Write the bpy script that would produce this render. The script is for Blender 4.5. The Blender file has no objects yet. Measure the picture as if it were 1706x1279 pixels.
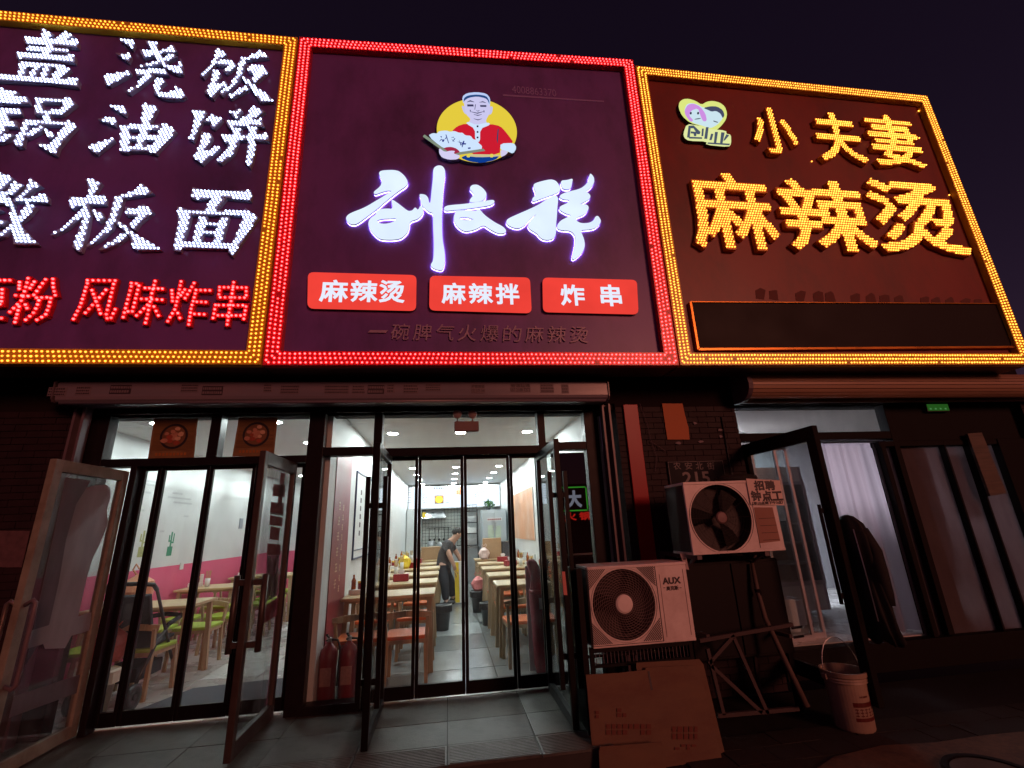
import bpy, bmesh, math, random
import numpy as np
from mathutils import Vector, Matrix
from mathutils.geometry import delaunay_2d_cdt

random.seed(7)
R_ = math.radians
scene = bpy.context.scene
COL = scene.collection

# ------------------------------------------------------------------ camera
CAMZ = 1.39
FPX = 762.65                       # focal length in pixels of a 1706 px wide frame
AX = Vector((0.990285, -0.132623, -0.041796))      # camera right, in world axes (x along street, y into shops, z up)
AY = Vector((-0.000366, 0.298091, -0.954537))      # camera down
AZ = Vector((0.139052, 0.945279, 0.295147))        # camera forward
cam_data = bpy.data.cameras.new('camera')
cam_data.sensor_width = 36.0
cam_data.lens = FPX / 1706.0 * 36.0
cam_data.clip_start = 0.05
cam_data.clip_end = 500
cam = bpy.data.objects.new('camera', cam_data)
COL.objects.link(cam)
m3 = Matrix((AX, -AY, -AZ)).transposed()
cam.matrix_world = Matrix.Translation((0, 0, CAMZ)) @ m3.to_4x4()
scene.camera = cam

# ------------------------------------------------------------------ night sky, faint street light, exposure
world = bpy.data.worlds.new('World')
scene.world = world
world.use_nodes = True
wn = world.node_tree
bg = wn.nodes['Background']
sky = wn.nodes.new('ShaderNodeTexSky')
sky.sky_type = 'NISHITA'
sky.sun_disc = False
sky.sun_elevation = R_(38)
sky.sun_rotation = R_(200)
sky.air_density = 1.0
tint = wn.nodes.new('ShaderNodeMixRGB')
tint.blend_type = 'MULTIPLY'
tint.inputs[0].default_value = 1.0
tint.inputs[2].default_value = (1.0, 0.34, 0.50, 1)
wn.links.new(sky.outputs[0], tint.inputs[1])
wn.links.new(tint.outputs[0], bg.inputs[0])
bg.inputs[1].default_value = 0.0085

sun_data = bpy.data.lights.new('street_glow', 'SUN')
sun_data.energy = 0.92
sun_data.color = (1.0, 0.32, 0.21)
sun_data.angle = R_(14)
sun = bpy.data.objects.new('street_glow', sun_data)
COL.objects.link(sun)
sun.rotation_euler = Vector((-0.42, 0.86, -0.26)).to_track_quat('-Z', 'Y').to_euler()

scene.view_settings.view_transform = 'Standard'
scene.view_settings.look = 'None'
scene.view_settings.exposure = 0.0
scene.view_settings.gamma = 1.0
scene.view_settings.use_curve_mapping = False
scene.cycles.use_denoising = True
scene.cycles.max_bounces = 8
scene.cycles.transparent_max_bounces = 24
scene.cycles.diffuse_bounces = 4
scene.cycles.sample_clamp_indirect = 4.0
scene.cycles.caustics_reflective = False
scene.cycles.caustics_refractive = False


# ------------------------------------------------------------------ a point of the photograph on a plane of the place
def ray(px, py):
    return (AX * (px - 853.0) + AY * (py - 639.5) + AZ * FPX)


def PY(px, py, Y):                 # on the vertical plane y = Y
    r = ray(px, py)
    k = Y / r.y
    return Vector((r.x * k, Y, r.z * k + CAMZ))


def PZ(px, py, z):                 # on the horizontal plane z
    r = ray(px, py)
    k = (z - CAMZ) / r.z
    return Vector((r.x * k, r.y * k, z))


def PXp(px, py, X):                # on the side plane x = X
    r = ray(px, py)
    k = X / r.x
    return Vector((X, r.y * k, r.z * k + CAMZ))


# ------------------------------------------------------------------ materials
def mat_new(name):
    m = bpy.data.materials.new(name)
    m.use_nodes = True
    return m, m.node_tree, m.node_tree.nodes['Principled BSDF']


def M(name, col, rough=0.5, metal=0.0, var=0.25, scale=6.0, bump=0.0, bscale=60.0, stretch=None, spec=0.5, dirt=None, dscale=2.0, damt=0.5, coat=0.0, trans=0.0):
    m, nt, p = mat_new(name)
    tc = nt.nodes.new('ShaderNodeTexCoord')
    mp = nt.nodes.new('ShaderNodeMapping')
    nt.links.new(tc.outputs['Object'], mp.inputs[0])
    if stretch:
        mp.inputs['Scale'].default_value = stretch
    n = nt.nodes.new('ShaderNodeTexNoise')
    n.inputs['Scale'].default_value = scale
    n.inputs['Detail'].default_value = 6
    nt.links.new(mp.outputs[0], n.inputs['Vector'])
    mix = nt.nodes.new('ShaderNodeMixRGB')
    mix.inputs[1].default_value = (*[c * (1 - var) for c in col], 1)
    mix.inputs[2].default_value = (*[min(1, c * (1 + var)) for c in col], 1)
    nt.links.new(n.outputs['Fac'], mix.inputs[0])
    out = mix.outputs[0]
    if dirt:
        n2 = nt.nodes.new('ShaderNodeTexNoise')
        n2.inputs['Scale'].default_value = dscale
        n2.inputs['Detail'].default_value = 8
        n2.inputs['Roughness'].default_value = 0.7
        nt.links.new(mp.outputs[0], n2.inputs['Vector'])
        rp = nt.nodes.new('ShaderNodeMapRange')
        rp.inputs[1].default_value = 0.45
        rp.inputs[2].default_value = 0.7
        rp.inputs[3].default_value = 0
        rp.inputs[4].default_value = damt
        nt.links.new(n2.outputs['Fac'], rp.inputs[0])
        mx = nt.nodes.new('ShaderNodeMixRGB')
        nt.links.new(rp.outputs[0], mx.inputs[0])
        nt.links.new(out, mx.inputs[1])
        mx.inputs[2].default_value = (*dirt, 1)
        out = mx.outputs[0]
    nt.links.new(out, p.inputs['Base Color'])
    rr = nt.nodes.new('ShaderNodeMapRange')
    rr.inputs[3].default_value = max(0.02, rough - 0.1)
    rr.inputs[4].default_value = min(1, rough + 0.1)
    nt.links.new(n.outputs['Fac'], rr.inputs[0])
    nt.links.new(rr.outputs[0], p.inputs['Roughness'])
    p.inputs['Metallic'].default_value = metal
    p.inputs['Specular IOR Level'].default_value = spec
    p.inputs['Coat Weight'].default_value = coat
    if trans:
        p.inputs['Transmission Weight'].default_value = trans
    if bump:
        b = nt.nodes.new('ShaderNodeTexNoise')
        b.inputs['Scale'].default_value = bscale
        b.inputs['Detail'].default_value = 4
        nt.links.new(mp.outputs[0], b.inputs['Vector'])
        bp = nt.nodes.new('ShaderNodeBump')
        bp.inputs['Strength'].default_value = bump
        bp.inputs['Distance'].default_value = 0.004
        nt.links.new(b.outputs['Fac'], bp.inputs['Height'])
        nt.links.new(bp.outputs[0], p.inputs['Normal'])
    return m


def wood(name, c1, c2, rough=0.5, scale=1.0, axis=0):
    m, nt, p = mat_new(name)
    tc = nt.nodes.new('ShaderNodeTexCoord')
    mp = nt.nodes.new('ShaderNodeMapping')
    s = [14, 14, 14]
    s[axis] = 1.2
    mp.inputs['Scale'].default_value = [v * scale for v in s]
    nt.links.new(tc.outputs['Object'], mp.inputs[0])
    n = nt.nodes.new('ShaderNodeTexNoise')
    n.inputs['Scale'].default_value = 2.5
    n.inputs['Detail'].default_value = 8
    n.inputs['Distortion'].default_value = 0.6
    nt.links.new(mp.outputs[0], n.inputs['Vector'])
    r = nt.nodes.new('ShaderNodeValToRGB')
    r.color_ramp.elements[0].position = 0.3
    r.color_ramp.elements[0].color = (*c1, 1)
    r.color_ramp.elements[1].position = 0.7
    r.color_ramp.elements[1].color = (*c2, 1)
    nt.links.new(n.outputs['Fac'], r.inputs[0])
    nt.links.new(r.outputs[0], p.inputs['Base Color'])
    p.inputs['Roughness'].default_value = rough
    return m


def emit(name, col, s=1.0, var=0.0, scale=3.0):
    m = bpy.data.materials.new(name)
    m.use_nodes = True
    nt = m.node_tree
    nt.nodes.clear()
    e = nt.nodes.new('ShaderNodeEmission')
    o = nt.nodes.new('ShaderNodeOutputMaterial')
    e.inputs[0].default_value = (*col, 1)
    e.inputs[1].default_value = s
    if var:
        tc = nt.nodes.new('ShaderNodeTexCoord')
        n = nt.nodes.new('ShaderNodeTexNoise')
        n.inputs['Scale'].default_value = scale
        nt.links.new(tc.outputs['Object'], n.inputs['Vector'])
        r = nt.nodes.new('ShaderNodeMapRange')
        r.inputs[1].default_value = 0.3
        r.inputs[2].default_value = 0.7
        r.inputs[3].default_value = s * (1 - var)
        r.inputs[4].default_value = s * (1 + var)
        nt.links.new(n.outputs['Fac'], r.inputs[0])
        nt.links.new(r.outputs[0], e.inputs[1])
    nt.links.new(e.outputs[0], o.inputs[0])
    return m


def glassm(name, tintc=(0.93, 0.97, 0.96), dirt=0.04, refl=1.0, film=None, famt=0.0):
    """thin pane: clear, reflecting by angle, with a faint grey bloom of dust; film adds an even translucent sheet"""
    m = bpy.data.materials.new(name)
    m.use_nodes = True
    nt = m.node_tree
    nt.nodes.clear()
    o = nt.nodes.new('ShaderNodeOutputMaterial')
    t = nt.nodes.new('ShaderNodeBsdfTransparent')
    t.inputs[0].default_value = (*tintc, 1)
    g = nt.nodes.new('ShaderNodeBsdfGlossy')
    g.inputs['Roughness'].default_value = 0.015
    ge = nt.nodes.new('ShaderNodeNewGeometry')          # reflection by angle, the same from both sides of the sheet
    dp = nt.nodes.new('ShaderNodeVectorMath')
    dp.operation = 'DOT_PRODUCT'
    nt.links.new(ge.outputs['Normal'], dp.inputs[0])
    nt.links.new(ge.outputs['Incoming'], dp.inputs[1])
    prev = dp.outputs['Value']
    for op, val, sw in (('ABSOLUTE', None, 0), ('SUBTRACT', 1.0, 1), ('POWER', 5.0, 0), ('MULTIPLY', 0.962, 0), ('ADD', 0.038, 0)):
        fr = nt.nodes.new('ShaderNodeMath')
        fr.operation = op
        nt.links.new(prev, fr.inputs[1 if sw else 0])
        if val is not None:
            fr.inputs[0 if sw else 1].default_value = val
        prev = fr.outputs[0]
    mul = nt.nodes.new('ShaderNodeMath')
    mul.operation = 'MULTIPLY'
    mul.inputs[1].default_value = refl
    nt.links.new(fr.outputs[0], mul.inputs[0])
    mx = nt.nodes.new('ShaderNodeMixShader')
    nt.links.new(mul.outputs[0], mx.inputs[0])
    nt.links.new(t.outputs[0], mx.inputs[1])
    nt.links.new(g.outputs[0], mx.inputs[2])
    d = nt.nodes.new('ShaderNodeBsdfDiffuse')
    d.inputs[0].default_value = (0.5, 0.5, 0.5, 1)
    tr = nt.nodes.new('ShaderNodeBsdfTranslucent')
    tr.inputs[0].default_value = (*(film or (0.6, 0.6, 0.6)), 1)
    dd = nt.nodes.new('ShaderNodeMixShader')
    dd.inputs[0].default_value = 0.5
    nt.links.new(d.outputs[0], dd.inputs[1])
    nt.links.new(tr.outputs[0], dd.inputs[2])
    if film:
        d.inputs[0].default_value = (*film, 1)
    tc = nt.nodes.new('ShaderNodeTexCoord')
    mp = nt.nodes.new('ShaderNodeMapping')
    mp.inputs['Scale'].default_value = (1, 1, 0.35)
    nt.links.new(tc.outputs['Object'], mp.inputs[0])
    n = nt.nodes.new('ShaderNodeTexNoise')
    n.inputs['Scale'].default_value = 7
    n.inputs['Detail'].default_value = 8
    nt.links.new(mp.outputs[0], n.inputs['Vector'])
    r = nt.nodes.new('ShaderNodeMapRange')
    r.inputs[1].default_value = 0.35
    r.inputs[2].default_value = 0.75
    r.inputs[3].default_value = famt
    r.inputs[4].default_value = famt + dirt
    nt.links.new(n.outputs['Fac'], r.inputs[0])
    m2 = nt.nodes.new('ShaderNodeMixShader')
    nt.links.new(r.outputs[0], m2.inputs[0])
    nt.links.new(mx.outputs[0], m2.inputs[1])
    nt.links.new(dd.outputs[0], m2.inputs[2])
    nt.links.new(m2.outputs[0], o.inputs[0])
    return m


# ------------------------------------------------------------------ mesh building
class MB:
    def __init__(s):
        s.v = []
        s.f = []

    def add(s, vs, fs):
        b = len(s.v)
        s.v += [tuple(v) for v in vs]
        s.f += [tuple(i + b for i in f) for f in fs]
        return s

    def box(s, x0, x1, y0, y1, z0, z1):
        vs = [(x0, y0, z0), (x1, y0, z0), (x1, y1, z0), (x0, y1, z0), (x0, y0, z1), (x1, y0, z1), (x1, y1, z1), (x0, y1, z1)]
        return s.add(vs, [(0, 3, 2, 1), (4, 5, 6, 7), (0, 1, 5, 4), (1, 2, 6, 5), (2, 3, 7, 6), (3, 0, 4, 7)])

    def hexa(s, vs):               # eight corners, bottom four then top four
        return s.add(vs, [(0, 3, 2, 1), (4, 5, 6, 7), (0, 1, 5, 4), (1, 2, 6, 5), (2, 3, 7, 6), (3, 0, 4, 7)])

    def bar(s, a, b, w, h=None, up=(0, 0, 1)):   # square bar from a to b
        h = h or w
        a = Vector(a)
        b = Vector(b)
        d = (b - a).normalized()
        u = Vector(up)
        if abs(d.dot(u)) > 0.95:
            u = Vector((0, 1, 0))
        x = d.cross(u).normalized() * w / 2
        z = x.normalized().cross(d).normalized() * h / 2
        return s.hexa([a - x - z, a + x - z, b + x - z, b - x - z, a - x + z, a + x + z, b + x + z, b - x + z])

    def tube(s, pts, r, n=8, cap=True, rs=None):
        pts = [Vector(p) for p in pts]
        rings = []
        prev = None
        base = len(s.v)
        for i, p in enumerate(pts):
            if i == 0:
                d = pts[1] - p
            elif i == len(pts) - 1:
                d = p - pts[i - 1]
            else:
                d = (pts[i + 1] - p).normalized() + (p - pts[i - 1]).normalized()
            d.normalize()
            if prev is None:
                u = Vector((0, 0, 1)) if abs(d.z) < 0.9 else Vector((1, 0, 0))
                x = d.cross(u).normalized()
            else:
                x = (prev - d * prev.dot(d)).normalized()
            prev = x
            y = d.cross(x)
            rr = rs[i] if rs else r
            for k in range(n):
                a = 2 * math.pi * k / n
                s.v.append(tuple(p + (x * math.cos(a) + y * math.sin(a)) * rr))
        for i in range(len(pts) - 1):
            for k in range(n):
                a = base + i * n + k
                b = base + i * n + (k + 1) % n
                s.f.append((a, b, b + n, a + n))
        if cap:
            s.f.append(tuple(base + k for k in range(n))[::-1])
            s.f.append(tuple(base + (len(pts) - 1) * n + k for k in range(n)))
        return s

    def lathe(s, prof, c=(0, 0, 0), n=24, axis='z', cap=True):   # prof: (radius, height)
        base = len(s.v)
        for r, h in prof:
            for k in range(n):
                a = 2 * math.pi * k / n
                if axis == 'z':
                    s.v.append((c[0] + r * math.cos(a), c[1] + r * math.sin(a), c[2] + h))
                elif axis == 'y':
                    s.v.append((c[0] + r * math.cos(a), c[1] + h, c[2] + r * math.sin(a)))
                else:
                    s.v.append((c[0] + h, c[1] + r * math.cos(a), c[2] + r * math.sin(a)))
        for i in range(len(prof) - 1):
            for k in range(n):
                a = base + i * n + k
                b = base + i * n + (k + 1) % n
                s.f.append((a, b, b + n, a + n))
        if cap and prof[0][0] > 1e-4:
            s.f.append(tuple(base + k for k in range(n))[::-1])
        if cap and prof[-1][0] > 1e-4:
            s.f.append(tuple(base + (len(prof) - 1) * n + k for k in range(n)))
        return s

    def ball(s, c, r, n=10, sc=(1, 1, 1)):
        prof = [(max(1e-5, math.sin(math.pi * i / 6)) * r, -math.cos(math.pi * i / 6) * r) for i in range(7)]
        b = len(s.v)
        s.lathe(prof, (0, 0, 0), n)
        for i in range(b, len(s.v)):
            v = s.v[i]
            s.v[i] = (c[0] + v[0] * sc[0], c[1] + v[1] * sc[1], c[2] + v[2] * sc[2])
        return s

    def poly(s, pts, d):           # planar polygon extruded by vector d
        n = len(pts)
        d = Vector(d)
        vs = [Vector(p) for p in pts] + [Vector(p) + d for p in pts]
        return s.add(vs, [tuple(range(n))[::-1], tuple(range(n, 2 * n))] + [(i, (i + 1) % n, (i + 1) % n + n, i + n) for i in range(n)])

    def rbox(s, x0, x1, y0, y1, z0, z1, r=0.02, seg=4, plane='xz'):   # rounded rectangle prism, thickness along y
        pts = []
        for cx, cz, a0 in ((x1 - r, z1 - r, 0), (x0 + r, z1 - r, 90), (x0 + r, z0 + r, 180), (x1 - r, z0 + r, 270)):
            for k in range(seg + 1):
                a = R_(a0 + 90 * k / seg)
                pts.append((cx + r * math.cos(a), y0, cz + r * math.sin(a)))
        return s.poly(pts, (0, y1 - y0, 0))

    def mesh(s, name):
        me = bpy.data.meshes.new(name)
        me.from_pydata([tuple(v) for v in s.v], [], s.f)
        bm = bmesh.new()
        bm.from_mesh(me)
        bmesh.ops.recalc_face_normals(bm, faces=bm.faces)
        bm.to_mesh(me)
        bm.free()
        return me


def put(name, me, mat=None, parent=None, bevel=0, smooth=False, **props):
    if isinstance(me, MB):
        me = me.mesh(name)
    if mat is not None and not me.materials:
        me.materials.append(mat)
    if smooth:
        for p in me.polygons:
            p.use_smooth = True
    o = bpy.data.objects.new(name, me)
    COL.objects.link(o)
    if parent is not None:
        o.parent = parent
        if not props.pop('local', False):
            root = parent
            mw = parent.matrix_basis.copy()
            pp = parent
            while pp.parent is not None:
                mw = pp.parent.matrix_basis @ pp.matrix_parent_inverse @ mw
                pp = pp.parent
            o.matrix_parent_inverse = mw.inverted()
    props.pop('local', None)
    if bevel:
        b = o.modifiers.new('bevel', 'BEVEL')
        b.width = bevel
        b.segments = 2
        b.limit_method = 'ANGLE'
        b.angle_limit = R_(40)
        b.harden_normals = False
    for k, v in props.items():
        o[k] = v
    return o


def thing(name, label, cat, loc=(0, 0, 0), rz=0.0, group=None):
    o = bpy.data.objects.new(name, None)
    o.empty_display_size = 0.1
    COL.objects.link(o)
    o.matrix_basis = Matrix.Translation(loc) @ Matrix.Rotation(rz, 4, 'Z')
    o['label'] = label
    o['category'] = cat
    if group:
        o['group'] = group
    return o


def dup(root, loc, rz, label, group=None):
    r = root.copy()
    COL.objects.link(r)
    r.matrix_basis = Matrix.Translation(loc) @ Matrix.Rotation(rz, 4, 'Z')
    r['label'] = label
    if group:
        r['group'] = group
    for ch in list(root.children):
        c = ch.copy()
        COL.objects.link(c)
        c.parent = r
        for g in list(ch.children):
            d = g.copy()
            COL.objects.link(d)
            d.parent = c
    return r


def struct(name, me, mat, parent=None, bevel=0, **k):
    o = put(name, me, mat, parent, bevel, **k)
    if parent is None:
        o['kind'] = 'structure'
    return o


# ------------------------------------------------------------------ flat regions on the facade (letters, prints)
class Region:
    def __init__(s, v, t):
        s.v = np.array(v, float).reshape(-1, 2)
        s.t = [tuple(x) for x in t]

    def inside(s, P):
        P = np.asarray(P, float)
        res = np.zeros(len(P), bool)
        for t in s.t:
            a, b, c = s.v[t[0]], s.v[t[1]], s.v[t[2]]
            lo = np.minimum(np.minimum(a, b), c)
            hi = np.maximum(np.maximum(a, b), c)
            k = np.nonzero((P[:, 0] >= lo[0]) & (P[:, 0] <= hi[0]) & (P[:, 1] >= lo[1]) & (P[:, 1] <= hi[1]) & ~res)[0]
            if not len(k):
                continue
            q = P[k]
            d1 = (q[:, 0] - b[0]) * (a[1] - b[1]) - (a[0] - b[0]) * (q[:, 1] - b[1])
            d2 = (q[:, 0] - c[0]) * (b[1] - c[1]) - (b[0] - c[0]) * (q[:, 1] - c[1])
            d3 = (q[:, 0] - a[0]) * (c[1] - a[1]) - (c[0] - a[0]) * (q[:, 1] - a[1])
            neg = (d1 < 0) | (d2 < 0) | (d3 < 0)
            pos = (d1 > 0) | (d2 > 0) | (d3 > 0)
            res[k[~(neg & pos)]] = True
        return res

    def prism(s, yf, yb, slant=0.0):
        n = len(s.v)
        off = getattr(s, 'off', None) or [0.0] * n
        vs = [(p[0], yf + o, p[1]) for p, o in zip(s.v, off)] + [(p[0], yb, p[1]) for p in s.v]
        fs = []
        cnt = {}
        for t in s.t:
            fs.append(t)
            fs.append((t[0] + n, t[2] + n, t[1] + n))
            for i in range(3):
                a, b = t[i], t[(i + 1) % 3]
                cnt[(a, b)] = cnt.get((a, b), 0) + 1
        for (a, b) in cnt:
            if (b, a) not in cnt:
                fs.append((a, b, b + n, a + n))
        mb = MB()
        mb.add(vs, fs)
        return mb

    def face(s, y):
        mb = MB()
        mb.add([(p[0], y, p[1]) for p in s.v], s.t)
        return mb

    def grid(s, px, pz, inset, ox=0.0, hexa=True):
        lo = s.v.min(0)
        hi = s.v.max(0)
        pts = []
        j = 0
        z = lo[1] + inset * 0.6
        while z < hi[1]:
            x = lo[0] + (px / 2 if (hexa and j % 2) else 0) + ox
            while x < hi[0]:
                pts.append((x, z))
                x += px
            z += pz
            j += 1
        P = np.array(pts)
        ok = s.inside(P)
        for dx, dz in ((inset, 0), (-inset, 0), (0, inset), (0, -inset)):
            ok &= s.inside(P + np.array([dx, dz]))
        return [tuple(p) for p in P[ok]]


def chaikin(p, it=1):
    for _ in range(it):
        q = []
        for i in range(len(p)):
            a = p[i]
            b = p[(i + 1) % len(p)]
            q.append((a[0] * .78 + b[0] * .22, a[1] * .78 + b[1] * .22))
            q.append((a[0] * .22 + b[0] * .78, a[1] * .22 + b[1] * .78))
        p = q
    return p


def inpoly(pt, poly):
    x, y = pt
    c = False
    n = len(poly)
    for i in range(n):
        x1, y1 = poly[i]
        x2, y2 = poly[(i + 1) % n]
        if (y1 > y) != (y2 > y) and x < (x2 - x1) * (y - y1) / (y2 - y1) + x1:
            c = not c
    return c


def region(polys, holes=(), smooth=0):
    """union of polygons given as (x, z) points, minus the holes"""
    polys = [chaikin(p, smooth) if smooth else p for p in polys]
    holes = [chaikin(p, smooth) if smooth else p for p in holes]
    vs = []
    faces = []
    for p in list(polys) + list(holes):
        b = len(vs)
        vs += [Vector((a[0], a[1])) for a in p]
        faces.append(list(range(b, b + len(p))))
    edges = [(f[i], f[(i + 1) % len(f)]) for f in faces for i in range(len(f))]
    ov, oe, of, *_ = delaunay_2d_cdt(vs, edges, [], 0, 1e-5)
    ts = []
    for f in of:
        cx = sum(ov[i][0] for i in f) / len(f)
        cy = sum(ov[i][1] for i in f) / len(f)
        if any(inpoly((cx, cy), p) for p in polys) and not any(inpoly((cx, cy), h) for h in holes):
            a, b, c = [ov[i] for i in f[:3]]
            if (b - a).cross(c - a) < 0:
                f = f[::-1]
            for k in range(1, len(f) - 1):
                ts.append((f[0], f[k], f[k + 1]))
    used = sorted({i for t in ts for i in t})
    mp = {o: i for i, o in enumerate(used)}
    return Region([tuple(ov[i]) for i in used], [tuple(mp[i] for i in t) for t in ts])


_txt = {}


def glyph(text, off=0.0):
    """outline of a text as a unit-sized region (bounding box 0..1 in both directions)"""
    key = (text, off)
    if key in _txt:
        return _txt[key]
    cu = bpy.data.curves.new('lettering', 'FONT')
    cu.body = text
    cu.size = 1.0
    cu.offset = off
    cu.resolution_u = 3
    cu.fill_mode = 'FRONT'
    ob = bpy.data.objects.new('lettering', cu)
    COL.objects.link(ob)
    dg = bpy.context.evaluated_depsgraph_get()
    me = bpy.data.meshes.new_from_object(ob.evaluated_get(dg))
    me.calc_loop_triangles()
    v = np.array([(q.co.x, q.co.y) for q in me.vertices])
    t = []
    for lt in me.loop_triangles:
        a, b, c = lt.vertices
        A, B, C_ = v[a], v[b], v[c]
        if (B[0] - A[0]) * (C_[1] - A[1]) - (B[1] - A[1]) * (C_[0] - A[0]) < 0:
            a, b, c = a, c, b
        t.append((a, b, c))
    bpy.data.objects.remove(ob)
    bpy.data.curves.remove(cu)
    bpy.data.meshes.remove(me)
    lo = v.min(0)
    hi = v.max(0)
    asp = (hi[0] - lo[0]) / (hi[1] - lo[1])
    r = Region((v - lo) / (hi - lo), t)
    # weld duplicate points so that the outline edges are found
    keyd = {}
    nv = []
    mp = []
    for p in r.v:
        k = (round(p[0], 5), round(p[1], 5))
        if k not in keyd:
            keyd[k] = len(nv)
            nv.append(p)
        mp.append(keyd[k])
    r = Region(nv, [tuple(mp[i] for i in q) for q in r.t if len({mp[i] for i in q}) == 3])
    r.asp = asp
    _txt[key] = r
    return r


def fat(reg, w):
    """embolden a placed letter: a short bar laid along every edge of its outline"""
    und = set()
    for t in reg.t:
        for i in range(3):
            und.add((t[i], t[(i + 1) % 3]))
    v = [tuple(p) for p in reg.v]
    t = list(reg.t)
    off = [0.0] * len(v)
    for k, (a, b) in enumerate(sorted(e for e in und if (e[1], e[0]) not in und)):
        A_ = Vector(reg.v[a])
        B_ = Vector(reg.v[b])
        d = B_ - A_
        if d.length < 1e-6:
            continue
        d.normalize()
        n = Vector((-d.y, d.x)) * w
        d = d * w * .75
        i = len(v)
        v += [tuple(A_ - d - n), tuple(B_ + d - n), tuple(B_ + d + n), tuple(A_ - d + n)]
        t += [(i, i + 1, i + 2), (i, i + 2, i + 3)]
        off += [0.0002 + 0.00011 * (k % 13)] * 4
    r = Region(v, t)
    r.off = off
    return r


def place(g, x0, x1, z0, z1, sh=0.0):
    v = g.v.copy()
    X = x0 + v[:, 0] * (x1 - x0) + sh * (v[:, 1] - 0.5)
    Z = z0 + v[:, 1] * (z1 - z0)
    return Region(np.stack([X, Z], 1), g.t)


def boxpx(g, l, t, r, b, Y, sh=0.0):
    """put a glyph where its bounding box in the photograph falls on the facade plane y = Y"""
    mx, my = (l + r) / 2, (t + b) / 2
    return place(g, PY(l, my, Y).x, PY(r, my, Y).x, PY(mx, b, Y).z, PY(mx, t, Y).z, sh)


def dome(mb, x, y, z, r, h, n=6):
    b = len(mb.v)
    for k in range(n):
        a = 2 * math.pi * k / n
        mb.v.append((x + r * math.cos(a), y, z + r * math.sin(a)))
    for k in range(n):
        a = 2 * math.pi * k / n
        mb.v.append((x + r * .7 * math.cos(a), y - h * .72, z + r * .7 * math.sin(a)))
    mb.v.append((x, y - h, z))
    for k in range(n):
        k2 = (k + 1) % n
        mb.f.append((b + k, b + k2, b + n + k2, b + n + k))
        mb.f.append((b + n + k, b + n + k2, b + 2 * n))


def crop(x0, y0, s):               # reads points measured on an enlarged crop of the photograph
    return lambda u, v: (x0 + u * s, y0 + v * s)


def onplane(pts, C, Y):
    out = []
    for u, v in pts:
        px, py = C(u, v) if C else (u, v)
        p = PY(px, py, Y)
        out.append((p.x, p.z))
    return out

# ------------------------------------------------------------------ shared materials
m_dot_white = emit('white_led', (0.56, 0.68, 1.0), 6.5, 0.3, 28)
m_dot_amber = emit('amber_led', (4.0, 1.22, 0.12), 1.0, 0.40, 28)
m_dot_red = emit('red_led', (11.0, 0.42, 0.46), 1.0, 0.40, 28)
m_dot_yel = emit('yellow_led', (4.0, 1.5, 0.18), 1.0, 0.40, 28)
m_face_white = emit('lit_white_acrylic', (0.74, 0.86, 1.0), 1.05, 0.05, 3)
m_band_amber = M('amber_band_plastic', (0.80, 0.45, 0.02), 0.35, var=0.12, scale=20)
m_band_red = M('red_band_plastic', (0.75, 0.018, 0.035), 0.35, var=0.12, scale=20)
m_panel_purple = M('aubergine_panel', (0.19, 0.07, 0.34), 0.42, var=0.22, scale=1.1, stretch=(1, 1, .5), dirt=(0.05, 0.025, 0.09), dscale=1.0, damt=0.75)
m_panel_brown = M('maroon_panel', (0.26, 0.022, 0.010), 0.42, var=0.2, scale=1.2, stretch=(1, 1, .5), dirt=(0.07, 0.02, 0.015), dscale=1.3, damt=0.6)
m_side_dark = M('dark_letter_return', (0.05, 0.04, 0.07), 0.4, var=0.1)
m_side_grey = M('grey_blue_letter_body', (0.34, 0.36, 0.52), 0.4, var=0.1)
m_side_red = M('red_letter_body', (0.7, 0.012, 0.025), 0.4, var=0.1)
m_side_amber = M('amber_letter_body', (0.80, 0.30, 0.02), 0.4, var=0.1)
m_case = M('sign_case_metal', (0.10, 0.045, 0.05), 0.5, 0.0, var=0.2, scale=5, dirt=(0.03, 0.02, 0.02), damt=0.5)
m_black = M('black_painted_metal', (0.008, 0.006, 0.007), 0.5, 0.0, spec=0.15, var=0.3, scale=14, bump=0.1)

YS = 3.90      # front plane of the lit borders
YP = 3.965     # sign panels behind them


def lerp(a, b, t):
    return (a[0] + (b[0] - a[0]) * t, a[1] + (b[1] - a[1]) * t)


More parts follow.
